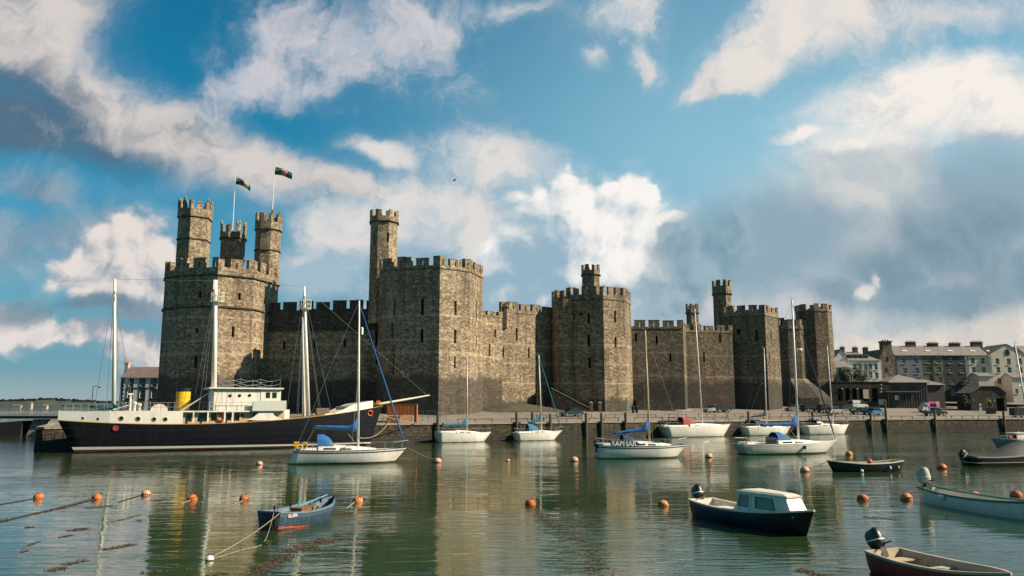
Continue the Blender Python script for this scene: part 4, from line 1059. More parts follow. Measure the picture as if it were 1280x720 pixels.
for f in (.32, .52, .72):
    x = H.x0 + L * f; wd = H.hb(f); MB().box((x, 0, H.sheer(f) - .17), (.24, wd * 1.86, .04)).build('thwart', [M_wood], r)
en = MB(); en.box((H.x0 + L * .50, 0, .42), (.75, .55, .46)); en.box((H.x0 + L * .5, 0, .665), (.82, .62, .04)); en.build('engine_box', [M_wood], r)
MB().box((H.x0 + L * .60, -.1, .45), (.06, .5, .5)).build('bulkhead', [mat('tan_board', (0.36, 0.22, 0.10), .6)], r)
for t_, s_ in ((.30, 1), (.9, 1), (.9, -1), (.55, 1)):
    p = H.pt(t_, H.sheer(t_), s_, .06); MB().tube([p - Vector((0, 0, .12)), p + Vector((0, 0, .20))], .045, 7).build('mooring_post', [M_black], r)
pp = Vector((H.x0 + L * .42, -.1, .3)); q = b.local(at(376.5, 590, 34.0)); pl = MB(); pl.tube([pp, Vector((pp.x, pp.y, 1.75))], .022, 6); pl.build('boat_pole', [mat('pole_teal', (0.03, 0.22, 0.24), .5)], r)
MB().tube([(H.x0 + L * .45, .3, .62), (H.x0 + L * .97, .1, .98)], .03, 6).build('oar', [mat('oar_blue', (0.10, 0.24, 0.32), .6)], r)
cl_ = MB(); cl_.ball((H.x0 + L * .72, .15, .62), .2, 8, sc=(1.2, .8, .7)); cl_.build('green_bundle', [mat('green_cloth', (0.01, .09, .075), .9)], r)
rd_ = MB(); rd_.box((H.x0 - .05, 0, .3), (.05, .5, .8)); rd_.build('rudder', [M_black], r)
sd = b.side()
for s_ in (-1, 1):
    q0, q1 = H.pt(.04, H.sheer(.04) - .12, s_), H.pt(.22, H.sheer(.22) - .12, s_); p = H.pt(.13, H.sheer(.13) - .12, s_); an = math.atan2(q1.y - q0.y, q1.x - q0.x)
    M = Matrix.Translation(p + Vector((0, s_ * .045, 0))) @ Matrix.Rotation(an, 4, 'Z') @ Matrix.Rotation(math.pi if s_ > 0 else 0, 4, 'Z') @ Matrix.Rotation(math.pi / 2, 4, 'X')
    text_mesh('ELLEN', .17, .003, M, 'lettering', M_white, r)
blue_b, blue_H, blue_r = b, H, r

# navy cabin boat
b = Berth((884, 645), (1002, 669)); r = b.root('cabin_boat', 'navy motorboat with a cream wheelhouse and black outboard', 'motorboat')
x1, fb = b.loc(1018, 641); x0, fs = b.loc(876, 628)
H = Hull(x0, x1, 1.85, .72, .66, 1.02, .25, .72, .50, .12, full=.42, q=.5, bowp=2.0)
H.shell(MB()).build('hull', [M_navy], r, smooth=True); H.inner(MB(), .2, .06, fmi=0, t1=.60).build('cockpit_lining', [M_cream], r)
fd = MB(); H.deck(fd, t0=.42, t1=1.0, crown=.08, drop=.01); fd.build('foredeck', [M_cream], r)
H.gunwale(MB(), .13, .07).build('gunwale', [M_cream], r)
Lb = x1 - x0; zc = .70; c0, c1 = .46, .90
xa, xb = x0 + Lb * c0, x0 + Lb * c1
def cab_ring(fx0, fx1, wd0, wd1, z): return [(fx0, wd0, z), (fx0, -wd0, z), (fx1, -wd1, z), (fx1, wd1, z)]
secs = []
cbm = MB(); zr = zc + .70
A_ = [(xa, .66), (xa + .95, .66), (xb, .42)]; T_ = [(xa + .12, .54), (xa + .92, .53), (xb - .42, .36)]
base = [Vector((x, y, zc - .02)) for x, y in A_] + [Vector((x, -y, zc - .02)) for x, y in reversed(A_)]
top = [Vector((x, y, zr)) for x, y in T_] + [Vector((x, -y, zr)) for x, y in reversed(T_)]
# walls with real window openings: side pair, quarter lights, windscreen; open at the back
def wallquad(mb, a, b2, c2, d2, holes, wins):
    """a-b bottom edge, d-c top edge, holes in (u0,u1,v0,v1)"""
    us = sorted({0, 1, *[h[0] for h in holes], *[h[1] for h in holes]}); vs = sorted({0, 1, *[h[2] for h in holes], *[h[3] for h in holes]})
    f = lambda u, v: a.lerp(b2, u).lerp(d2.lerp(c2, u), v)
    nr = (b2 - a).cross(d2 - a).normalized()
    for i in range(len(us) - 1):
        for j in range(len(vs) - 1):
            um, vm = (us[i] + us[i + 1]) / 2, (vs[j] + vs[j + 1]) / 2
            if any(h[0] < um < h[1] and h[2] < vm < h[3] for h in holes): continue
            mb.face([f(us[i], vs[j]), f(us[i + 1], vs[j]), f(us[i + 1], vs[j + 1]), f(us[i], vs[j + 1])])
    for h in holes: wins.append(([f(h[0], h[2]), f(h[1], h[2]), f(h[1], h[3]), f(h[0], h[3])], nr))
wins = []
for s_ in (0, 1):
    i0, i1, i2 = (0, 1, 2) if s_ == 0 else (5, 4, 3)
    wallquad(cbm, base[i0], base[i1], top[i1], top[i0], [(.12, .90, .20, .88)], wins)
    wallquad(cbm, base[i1], base[i2], top[i2], top[i1], [(.12, .62, .22, .86)], wins)
wallquad(cbm, base[2], base[3], top[3], top[2], [(.06, .48, .22, .88), (.54, .94, .22, .88)], wins)
co = cbm.build('wheelhouse', [M_cream], r)
sol = co.modifiers.new('thickness', 'SOLIDIFY'); sol.thickness = .03
for P, nr in wins:
    c_ = sum(P, Vector()) / 4; fr = MB(); 
    fr.rings([[p + nr * .02 for p in P], [c_ + (p - c_) * .90 + nr * .022 for p in P]], 0, True, False, False); wf = fr.build('window', [M_black], co)
    gl = MB(); gl.face([c_ + (p - c_) * .99 - nr * .01 for p in P]); gl.build('pane', [mat('boat_pane', (0.20, 0.18, 0.15), .35, var=.1)], wf)
rf = MB(); rt = [top[0] + Vector((-.12, .06, 0)), top[1] + Vector((0, .06, 0)), top[2] + Vector((.10, .03, 0)), top[3] + Vector((.10, -.03, 0)), top[4] + Vector((0, -.06, 0)), top[5] + Vector((-.12, -.06, 0))]
cen = sum(rt, Vector()) / 6
rf.rings([rt, [p + Vector((0, 0, .05)) for p in rt], [cen + (p - cen) * .8 + Vector((0, 0, .12)) for p in rt], [cen + (p - cen) * .3 + Vector((0, 0, .15)) for p in rt]]); rf.build('roof', [M_cream], r, smooth=False)
outboard(r, x0 + .05, .72, 1.05, M_black, tilt=R(-18))
MB().box((x0 + Lb * .2, 0, .46), (.5, 1.3, .12)).build('thwart', [M_cream], r)
MB().ball((x1 - .1, 0, 1.1), .06, 6).build('bow_light', [M_green], r)

# navy dinghy with a red ball
b = Berth((1113, 588.5), (1045, 589.5)); r = b.root('dinghy', 'dark navy dinghy with pale inside and a red ball fender', 'dinghy', 'open dinghies on the water')
x1, fb = b.loc(1033, 575); x0, fs = b.loc(1123, 571)
H = Hull(x0, x1, 1.9, .80, .62, .86, .25, .66, .5, .35, full=.42, q=.5)
H.shell(MB()).build('hull', [M_navy], r, smooth=True); H.inner(MB(), .15, .06, fmi=1).build('inner_lining', [M_cream, M_oldwood], r); H.gunwale(MB(), .12, .06).build('gunwale', [M_cream], r)
for f in (.25, .5, .75): MB().box((x0 + (x1 - x0) * f, 0, H.sheer(f) - .2), (.24, H.hb(f) * 1.85, .04)).build('thwart', [M_oldwood], r)
MB().ball((x0 + (x1 - x0) * .40, -.1, .72), .2, 8).build('ball_fender', [M_red], r, smooth=True)
for f in (.08, .22): 
    p = H.pt(f, .35, b.side()); MB().ball(p + Vector((0, b.side() * .08, -.05)), .12, 7, sc=(.8, .8, 1.2)).build('fender', [M_yellow if f < .1 else M_white], r, smooth=True)
MB().ball(H.pt(.62, .15, b.side()) + Vector((0, b.side() * .1, -.05)), .13, 7).build('fender', [M_white], r, smooth=True)
dk_b, dk_H = b, H

# white clinker boat with green gunwale
b = Berth((1163, 627), (1322, 655)); r = b.root('clinker_boat', 'white clinker boat with green gunwale and covered outboard', 'rowing boat')
H = Hull(-b.L / 2 - .2, b.L / 2 + .3, 1.9, .74, .62, .92, .3, .55, .4, -.02, full=.42, q=.5)
H.shell(MB()).build('hull', [M_white], r, smooth=True); H.inner(MB(), .2, .05, fmi=1).build('inner_lining', [M_deck, mat('bottom_boards', (.30, .27, .17), .8, var=.3)], r)
H.gunwale(MB(), .13, .10).build('gunwale', [M_green], r); clinker(H, MB(), (.12, .26, .4, .54, .68, .82)).build('planking_edges', [M_cream], r)
for f in (.3, .52, .74): MB().box((H.x0 + (H.x1 - H.x0) * f, 0, H.sheer(f) - .2), (.26, H.hb(f) * 1.85, .04)).build('thwart', [M_cream], r)
o = outboard(r, H.x0 + .1, .86, 1.35, mat('grey_cover', (.42, .40, .36), .8, var=.2, bump=.4), tilt=R(-8))
p = H.pt(.28, .6, b.side()); MB().ball(p + Vector((0, b.side() * .1, -.1)), .14, 7, sc=(1.6, .8, .8)).build('fender', [M_white], r, smooth=True)

# red dinghy in the foreground
b = Berth((1106, 713), (1256, 748)); r = b.root('dinghy', 'dark red dinghy with cream inside and black outboard, nearest the viewer', 'dinghy', 'open dinghies on the water')
H = Hull(-b.L / 2 - .05, b.L / 2 + .25, 1.75, .60, .52, .66, .2, .80, .35, .05, full=.40, q=.5)
H.shell(MB()).build('hull', [M_redhull], r, smooth=True); H.inner(MB(), .16, .055, fmi=1).build('inner_lining', [mat('dinghy_cream', (.46, .37, .25), .6, var=.2, scale=3, dirt=(.2, .14, .08), dirt_amt=.6), M_oldwood], r)
H.gunwale(MB(), .10, .07).build('gunwale', [mat('gunwale_tan', (.40, .34, .27), .6, var=.25)], r)
for f, wd in ((.12, .42), (.42, .28), (.80, .50)): MB().box((H.x0 + (H.x1 - H.x0) * f, 0, H.sheer(f) - .17), (wd, H.hb(f) * 1.84, .04)).build('thwart', [MATS['dinghy_cream']], r)
outboard(r, H.x0 + .02, .62, 1.0, M_black, tilt=R(-20))
MB().tube([(H.x0 + 1.4, .3, .28), (H.x0 + 2.4, -.1, .34)], .035, 6).build('oar', [M_oldwood], r)
bd = MB(); bd.ball((H.x0 + 2.0, .1, .3), .2, 8, sc=(1.5, .9, .5)); bd.build('rope_bundle', [M_navycloth], r, smooth=True)

# dark boat under a tarpaulin at the right edge, with its own motor
b = Berth((1212, 582), (1306, 580)); r = b.root('covered_boat', 'black covered boat with grey tarpaulin rising to its wheelhouse', 'motorboat')
H = Hull(-b.L / 2 - .1, b.L / 2 + .4, 2.4, .75, .8, 1.3, .3, .8, .6, .1, full=.4, q=.5)
H.shell(MB()).build('hull', [M_black], r, smooth=True)
Lx = H.x1 - H.x0; rgs = []
for f in [i / 12 for i in range(13)]:
    zt = H.sheer(f) + .1 + 1.0 * max(0, math.sin(min(1, max(0, (f - .12) / .5)) * math.pi / 2)) ** 2.2 * (1 if f < .72 else max(0.05, 1 - (f - .72) / .28))
    hbq = H.hb(f) * .98 + .01; x = H.x0 + Lx * f
    rgs.append([(x, hbq, H.sheer(f)), (x, hbq * .5, H.sheer(f) + (zt - H.sheer(f)) * .75), (x, 0, zt), (x, -hbq * .5, H.sheer(f) + (zt - H.sheer(f)) * .75), (x, -hbq, H.sheer(f))])
tp = MB(); tp.rings(rgs, 0, closed=False); tp.build('tarpaulin', [mat('tarpaulin', (.022, .023, .022), .7, var=.35, scale=1.5, bump=.5, bscale=3)], r, smooth=True)
H.strip(MB(), lambda t: .26, lambda t: .31, out=.03).build('rubbing_strake', [M_alu], r)
H.gunwale(MB(), .14, .10).build('gunwale', [mat('tarp_edge', (.30, .22, .18), .7)], r)
outboard(r, H.x0, .75, 1.25, M_black, tilt=R(-42))

# grey-blue workboat behind it
b = Berth((1330, 559), (1246, 560)); r = b.root('fishing_boat', 'pale grey fishing boat with red gear behind the covered boat', 'fishing boat')
x1, fb = b.loc(1238, 549)
H = Hull(-b.L / 2, x1, 2.8, 1.0, .9, 1.25, .4, .8, .9, .1, full=.42, q=.5)
H.shell(MB()).build('hull', [mat('hull_greyblue', (.20, .26, .27), .5, var=.2, dirt=(.1, .1, .09), dirt_amt=.5)], r, smooth=True); H.inner(MB(), .4, .07).build('inner_lining', [M_cream], r)
H.gunwale(MB(), .14, .12).build('gunwale', [M_cream], r)
x, z = b.loc(1266, 545); wh = MB(); wh.bbox(x - 1.6, x + .1, -.8, .8, .5, 1.75); wh.build('wheelhouse', [M_white], r); MB().bbox(x - 1.7, x + .25, -.9, .9, 1.75, 1.83).build('roof', [M_white], r)
MB().bbox(x + .1, x + .13, -.6, .6, 1.15, 1.6).build('window', [M_glass], r)
for k in range(3): MB().ball((x + .5 + .25 * k, b.side() * (.3 + .15 * k), 1.05 + .1 * k), .22, 7).build('net_buoy', [M_red], r, smooth=True)
rl = MB()
for k in range(5): rl.tube([(x + .8 + .45 * k, b.side() * .9, .95), (x + .8 + .45 * k, b.side() * .9, 1.5)], .02, 5)
rl.tube([(x + .8, b.side() * .9, 1.5), (x + 2.6, b.side() * .9, 1.5)], .02, 5); rl.build('guard_rail', [M_steel], r)
# ------------------------------------------------------------------ the black and white motor ship
b = Berth((98, 565), (464, 556.5)); SH = b.root('motor_ship', 'long black hulled ship with white bridge, yellow funnel and three masts', 'ship')
r = SH; sd = b.side(); NB = 3.3
M_shipw = mat('ship_white', (0.70, 0.68, 0.61), 0.5, var=0.08, scale=.6, dirt=(0.40, 0.36, 0.28), dirt_amt=0.45)
M_shipgrey = mat('ship_grey', (0.52, 0.53, 0.51), 0.55, var=0.1, scale=.6)
M_shipblack = mat('ship_black', (0.0025, 0.003, 0.008), 0.5, var=0.25, scale=.5, dirt=(0.014, 0.012, 0.013), dirt_amt=0.5, spec=.3)
M_funnel = mat('funnel_yellow', (0.75, 0.43, 0.01), 0.5, var=0.1)
M_tan = mat('house_tan', (0.42, 0.33, 0.22), .6, var=.1)
x0, zs = b.loc(72, 525, NB * .6); x1, zb = b.loc(478, 507); _, zm = b.loc(235, 528.5, NB)
H = Hull(x0, x1, 6.8, zs, zm, zb, 1.2, .55, x1 - b.L / 2 + .3, b.L * .5 + x0 * -1 - b.L + b.L * .0 + 2.2, full=.36, q=.5, wide=.45, bowp=2.3, flare=.12)
H.stern_rake = -b.L / 2 - x0 + .3
H.shell(MB(), 30, 12).build('hull', [M_shipblack], r, smooth=True)
H.deck(MB(), 30, .1, .05).build('deck', [M_oldwood], r)
H.strip(MB(), lambda t: .32 - .06 * t, lambda t: .62 - .2 * t, 30, .02).build('white_band', [M_shipgrey], r)
H.strip(MB(), lambda t: -.6, lambda t: .32 - .06 * t, 30, .015).build('boot_topping', [M_antired], r)
H.strip(MB(), lambda t: H.sheer(t) - .055, lambda t: H.sheer(t) + .015, 30, .04).build('yellow_line', [mat('line_yellow', (.42, .25, .03), .5, var=.3)], r)
for f in (.30, .52, .76): H.strip(MB(), lambda t: H.sheer(t) * f, lambda t: H.sheer(t) * f + .035, 30, .010).build('plate_seam', [mat('plate_seam', (.016, .016, .02), .5, var=.3)], r)
L = H.x1 - H.x0
def T(x): return (x - H.x0) / L
def side_wall(name, xa, xb, z0f, z1f, mtl, holes=(), n=14, inset=0.0, both=True, parent=None, cap=True):
    """bulwark or house side following the hull's edge"""
    mb = MB()
    for s_ in ((1, -1) if both else (sd,)):
        rg = []
        for i in range(n + 1):
            x = xa + (xb - xa) * i / n; t = min(max(T(x), 0), 1); y = H.hb(t) - inset; z0 = z0f(t) if callable(z0f) else z0f; z1 = z1f(t) if callable(z1f) else z1f
            rg.append([(x, s_ * y, z0), (x, s_ * y, z1), (x, s_ * (max(y - .12, 0)), z1), (x, s_ * max(y - .12, 0), z0)])
        mb.rings(rg)
    return mb.build(name, [mtl], parent or r)
# white aft bulwark: stern apron and the raised quarterdeck
xq, ztop = b.loc(138, 514, NB); _, ztop2 = b.loc(105, 513.5, NB * .8); xe, _ = b.loc(229, 514, NB)
side_wall('stern_bulwark', H.x0 + .02, xq, lambda t: H.sheer(t) - .02, lambda t: ztop2 - .1 + (1 - min(1, t * 8)) * .05, M_shipgrey)
MB().box((H.x0 + .08, 0, (H.sheer(0) + ztop2) / 2), (.14, H.hb(0) * 2, ztop2 - H.sheer(0))).build('taffrail', [M_shipgrey], r)
side_wall('quarter_bulwark', xq, xe, lambda t: H.sheer(t) - .02, lambda t: ztop, M_shipw)
qd = MB(); n = 12
rows = []
for i in range(n + 1):
    x = H.x0 + .1 + (xe - H.x0 - .1) * i / n; y = H.hb(max(0, T(x))) - .1; z = (ztop2 - .25) if x < xq else ztop - .08
    rows.append([(x, y, z), (x, -y, z)])
for p, q in zip(rows, rows[1:]): qd.face([p[0], q[0], q[1], p[1]])
qd.build('quarterdeck', [M_oldwood], r)
# portholes along the white side
for px, py, rad in ((104, 522.5, .13), (123, 523.5, .13), (152, 523, .24), (173, 523.5, .24), (193, 524, .22), (207, 524, .22)):
    x, z = b.loc(px, py, NB); t = T(x)
    for s_ in (1, -1):
        y = H.hb(t); a = math.atan2(H.hb(t + .01) - H.hb(t - .01), .02 * L)
        ax = (-math.sin(a) , s_ * math.cos(a), 0) if True else None
        pr = MB(); pr.lathe((x, s_ * y, z), [(rad * 1.25, -.03), (rad * 1.25, .035), (rad, .05), (rad, .02)], 14, axis=ax); po = pr.build('porthole', [M_shipgrey], r)
        gl = MB(); gl.lathe((x, s_ * y, z), [(rad, .0), (rad, .026)], 14, axis=ax); gl.build('pane', [M_glass], po)
# quarter rails with posts
def rail(name, x_a, x_b, y, z, h, n, bars=2, mtl=M_steel, sag=0.0, both=True, rr=.025):
    for s_ in ((1, -1) if both else (sd,)):
        mb = MB()
        for i in range(n + 1):
            x = x_a + (x_b - x_a) * i / n; yy = y(x) if callable(y) else y
            mb.tube([(x, s_ * yy, z), (x, s_ * yy, z + h)], rr * 1.2, 5)
            if i < n:
                xn = x_a + (x_b - x_a) * (i + 1) / n; yn = y(xn) if callable(y) else y
                for k in range(bars):
                    zz = z + h * (k + 1) / bars
                    mb.tube(cat_curve((x, s_ * yy, zz), (xn, s_ * yn, zz), sag, 6 if sag else 1), rr, 4)
        mb.build(name, [mtl], r)
edge = lambda x: max(.2, H.hb(max(0, T(x))) - .15)
rail('quarter_rail', xq + .8, b.loc(227, 510, NB)[0], edge, ztop - .05, 1.0, 9, 2)
rail('stern_rail', H.x0 + .6, xq - .6, edge, ztop2 - .2, .95, 5, 2)
# lifeboat on the quarter, ventilators, winch
x, z = b.loc(130, 510, 1.0); lb_ = Hull(x - 1.5, x + 1.5, 1.2, ztop2 + .55, ztop2 + .45, ztop2 + .65, 0, .6, .2, 0)
m2 = MB()
for i in range(10):
    pass
rgx = [[(x - 1.5 + 3 * f, .62 * math.sin(math.pi * min(max(f, .04), .96)) ** .6 * math.cos(a), ztop2 + .55 + .5 * math.sin(a) * math.sin(math.pi * min(max(f, .08), .92)) ** .5) for a in [math.pi + k * math.pi / 6 for k in range(7)]] for f in [i / 10 for i in range(11)]]
m2.rings(rgx, 0); m2.build('ship_boat', [mat('boat_teal', (.02, .16, .17), .5)], r)
for px in (205, 172): pass
for px, py, h in ((168, 505, 1.1), (174, 506, .9)):
    x, z = b.loc(px, 513, 1.5); MB().lathe((x, sd * 1.2, ztop - .1), [(.16, 0), (.15, h * .7), (.26, h * .8), (.24, h), (.05, h * 1.08)], 10).build('ventilator', [M_shipw], r)
x, z = b.loc(163, 500, 1.5); crn = MB(); crn.tube([(x, sd * 1.4, ztop - .1), (x, sd * 1.4, ztop + 2.0)], .12, 8); crn.tube([(x, sd * 1.4, ztop + .7), (x - 1.7, sd * 1.4, ztop + .15)], .06, 6); crn.box((x, sd * 1.4, ztop + 1.9), (.5, .3, .18)); crn.build('deck_crane', [M_shipw], r)
x, z = b.loc(199, 509, 1.5); cpn = MB(); cpn.rings([[(x + .95 * math.cos(a) , sd * 1.3 - .5, ztop - .05 + .85 * math.sin(a)) for a in [k * math.pi / 8 for k in range(9)]], [(x + .95 * math.cos(a), sd * 1.3 + .5, ztop - .05 + .85 * math.sin(a)) for a in [k * math.pi / 8 for k in range(9)]]]); cpn.build('companionway', [M_cream], r)
# funnel
xa, zf0 = b.loc(219, 511); xb, zf1 = b.loc(238.5, 489.5); _, zf2 = b.loc(229, 485)
fx, fr = (xa + xb) / 2, (xb - xa) / 2
ell = lambda z, k=1.0: [(fx + fr * k * math.cos(a), fr * .72 * k * math.sin(a), z) for a in [i * math.pi / 10 for i in range(20)]]
fu = MB(); fu.rings([ell(zf0 - 1.2), ell(zf1)]); fo = fu.build('funnel', [M_funnel], r, smooth=False)
ft = MB(); ft.rings([ell(zf1 - .02, 1.015), ell(zf2, 1.015)]); ft.build('funnel_top', [M_black], fo)
for dz in (.33, .66):
    hb_ = MB(); z = zf0 + (zf1 - zf0) * dz; hb_.rings([ell(z - .04, 1.012), ell(z + .04, 1.012)]); hb_.build('funnel_band', [mat('funnel_seam', (.55, .28, .01), .5)], fo)
lad = MB(); p0 = Vector((*[b.loc(224, 513)[0]], sd * 1.6, ztop)); p1 = Vector((b.loc(264, 488)[0], sd * 1.6, b.loc(264, 488)[1]))
for o in (-.25, .25): lad.tube([p0 + Vector((0, o, 0)), p1 + Vector((0, o, 0))], .06, 5)
for k in range(10): q = p0.lerp(p1, (k + .5) / 10); lad.tube([q + Vector((0, -.25, 0)), q + Vector((0, .25, 0))], .03, 4)
lad.build('ladder', [M_shipgrey], r)
# midship lower house (tan, set in) with doors and windows; side plating; boat deck
HW = 2.9
xl0, _ = b.loc(225, 520, HW); xl1, zl1 = b.loc(363, 512, HW); _, zbd = b.loc(300, 514.8, HW)
xl0 = b.loc(262, 520, HW)[0]
lw = MB(); zdk = H.sheer(.55) - .1
hol = []
hw_i = 2.35
def sx(px): return b.loc(px, 520, hw_i)[0]
for pa, pb, ya, yb in ((233, 240, 517.5, 527), (247, 259, 516.5, 527), (263.5, 270, 516.5, 526), (283, 289, 517, 525.5), (292.5, 299.5, 516.5, 526)):
    q0, q1 = (sx(pa) - xl0) / (xl1 - xl0), (sx(pb) - xl0) / (xl1 - xl0); hol.append((q0, q1, b.loc(pb, yb, hw_i)[1], b.loc(pa, ya, hw_i)[1]))
lhx0 = b.loc(228, 520, hw_i)[0]; hol = [((xl0 + h[0] * (xl1 - xl0) - lhx0) / (xl1 - .6 - lhx0), (xl0 + h[1] * (xl1 - xl0) - lhx0) / (xl1 - .6 - lhx0), h[2], h[3]) for h in hol]
for s_ in (1, -1):
    A_, B_ = (lhx0, s_ * hw_i), (xl1 - .6, s_ * hw_i); lw.panel(A_, B_, A_, B_, zdk - .4, zbd - .02, hol, .12, (0, -s_, 0), 0, 1)
lw.box((xl1 - .6, 0, (zdk + zbd) / 2 - .2), (.06, 2 * hw_i - .01, zbd - zdk + .36)); lw.box((lhx0, 0, (zdk + zbd) / 2 - .2), (.06, 2 * hw_i - .01, zbd - zdk + .36))
lh = lw.build('lower_house', [M_tan, M_glass], r)
for px, py in ((303, 519), (317.5, 518.3)):
    x, z = b.loc(px, py, hw_i)
    for s_ in (1, -1): MB().lathe((x, s_ * hw_i, z), [(.2, -.02), (.2, .03), (.15, .04), (.15, .02)], 12, axis=(0, s_, 0)).build('porthole', [M_glass], lh)
x, z = b.loc(276.5, 521.8, hw_i)
lbz = MB(); lbz.tube([(x + .42 * math.cos(a), sd * (hw_i + .12), z + .42 * math.sin(a)) for a in [k * math.pi / 8 for k in range(17)]], .11, 7, cap=False); lbz.build('lifebuoy', [M_orange], lh)
bd_ = MB(); bd_.bbox(b.loc(225, 514, HW)[0], xl1 - 1.2, -HW, HW, zbd - .02, zbd + .13); bd_.build('boat_deck', [M_shipw], r)
pst = MB()
for px in (242, 260, 281, 291): 
    x = b.loc(px, 520, HW)[0]
    for s_ in (1, -1): pst.box((x, s_ * (HW - .06), (zdk + zbd) / 2), (.16, .1, zbd - zdk - .04))
pst.build('deck_post', [M_shipw], r)
# curved plating under the bridge
P0 = [(310, 523.5), (316, 521), (321, 517), (325, 514.5), (341, 514.5), (343, 518), (347, 520.5), (353, 522.5), (352, 524), (320, 524.5)]
for s_ in (1, -1):
    pl_ = MB(); poly = []
    for px, py in P0: x, z = b.loc(px, py, HW); poly.append((x, s_ * (HW - .02), z - .1))
    pl_.extrude(poly, (0, -s_ * .10, 0)); pl_.build('bridge_wing_plating', [M_shipw], r)
# upper house, open bridge wing, wheelhouse, roof
UW = 2.5
xu0, zu1 = b.loc(268, 487.5, UW); xu1, _ = b.loc(327, 487.5, UW)
up_ = MB(); up_.bbox(xu0, xu1, -UW, UW, zbd + .13, zu1); uo = up_.build('upper_house', [M_shipw], r)
for px, py in ((287.5, 494.7), (299.5, 494.5), (312, 494.3)):
    x, z = b.loc(px, py, UW)
    for s_ in (1, -1): MB().lathe((x, s_ * UW, z), [(.19, -.02), (.19, .035), (.14, .045), (.14, .02)], 12, axis=(0, s_, 0)).build('porthole', [M_glass], uo)
xw0, zw1 = b.loc(326.5, 486.5, UW + .05); xw1, _ = b.loc(351.5, 486.5, UW + .05); _, zw0 = b.loc(340, 501, UW)
wh = MB(); hol = []
for pa, pb in ((332, 337.5), (340, 345.8)):
    q0, q1 = [(b.loc(p_, 494, UW)[0] - xw0) / (xw1 - xw0) for p_ in (pa, pb)]; hol.append((q0, q1, b.loc(335, 497.8, UW)[1], b.loc(335, 490.5, UW)[1]))
for s_ in (1, -1): wh.panel((xw0, s_ * (UW + .05)), (xw1, s_ * (UW + .05)), (xw0, s_ * (UW + .05)), (xw1, s_ * (UW + .05)), zbd + .2, zw1, hol, .08, (0, -s_, 0), 0, 1)
fronth = [(q - .08, q + .08, zw0 + .4, zw1 - .35) for q in (.1, .3, .5, .7, .9)]
wh.panel((xw1, -UW - .05), (xw1, UW + .05), (xw1, -UW - .05), (xw1, UW + .05), zbd + .2, zw1, fronth, .08, (-1, 0, 0), 0, 1)
wh.build('wheelhouse', [M_shipw, M_glass], r)
rf = MB(); rf.bbox(b.loc(261, 486, UW)[0], b.loc(354, 486, UW)[0], -UW - .35, UW + .35, zw1 + .003, zw1 + .17); rf.build('roof', [M_shipw], r)
# wing wall wrapping the bridge
wgx0, wgz1 = b.loc(316, 501, HW + .15); wgx1, _ = b.loc(357.5, 500, HW + .15); _, wgz0 = b.loc(335, 513.8, HW + .15)
wg = MB(); prof = []
for s_ in (1, -1): wg.bbox(wgx0, wgx1, s_ * (HW + .15) - .06, s_ * (HW + .15) + .06, wgz0 + .02, wgz1)
wg.bbox(wgx1 - .05, wgx1 + .07, -HW - .09, HW + .09, wgz0 + .02, wgz1 + .05); wg.build('bridge_wing', [mat('wing_pale', (.50, .53, .50), .5, var=.08)], r)
bbx = MB(); xa, za = b.loc(357, 512, HW); xb, zb_ = b.loc(364, 523, HW); bbx.bbox(xl1 - 1.2, xb, -1.9, 1.9, zdk - .2, za); bbx.build('bridge_front', [M_shipw], r)
rail('boat_deck_rail', b.loc(262, 510, HW)[0], wgx0, HW - .05, zbd + .13, 1.0, 4, 2, M_shipgrey)
rail('roof_rail', b.loc(274, 486, UW)[0], b.loc(350, 486, UW)[0], UW, zw1 + .17, 1.05, 3, 2, M_steel, sag=.28, rr=.022)
# foredeck bulwark, white bow trim and bowsprit
xbw, _ = b.loc(368, 522, NB)
side_wall('bow_bulwark', b.loc(405, 515, 2.5)[0], H.x1 - 1.6, lambda t: H.sheer(t) - .02, lambda t: H.sheer(t) + .15 + .75 * min(1, max(0, (t - .82) / .06)), M_shipw, n=10)
bsx0, bsz0 = b.loc(420, 520); bsx1, bsz1 = b.loc(478, 504.5); bsx2, bsz2 = b.loc(537, 494)
bs = MB(); bs.tube([(bsx0, 0, H.sheer(.86) + .45), (bsx1, 0, bsz1), (bsx2, 0, bsz2)], [.24, .19, .08], 10); bs.build('bowsprit', [mat('spar_buff', (.50, .44, .34), .5, var=.15)], r, smooth=True)
for px, py in ((464, 516.5),):
    x, z = b.loc(px, py, 1.0); t = T(x); 
    for s_ in (1, -1): MB().tube([H.pt(t, z, s_) + Vector((.32 * math.cos(a), s_ * .08, .32 * math.sin(a))) for a in [k * math.pi / 6 for k in range(13)]], .1, 6, cap=False).build('lifebuoy', [M_orange], r)
x, z = b.loc(142.5, 535.5, NB)
for s_ in (1, -1): MB().lathe(H.pt(T(x), z, s_), [(.30, -.1), (.30, .06), (.2, .08), (.2, .03)], 12, axis=(0, s_, 0)).build('hawsepipe', [M_redcloth], r)
hd = MB(); xh, zh = b.loc(473, 505, .5); hd.box((xh, sd * .4, zh + .2), (.5, .12, .45)); hd.build('bow_badge', [M_orange], r)
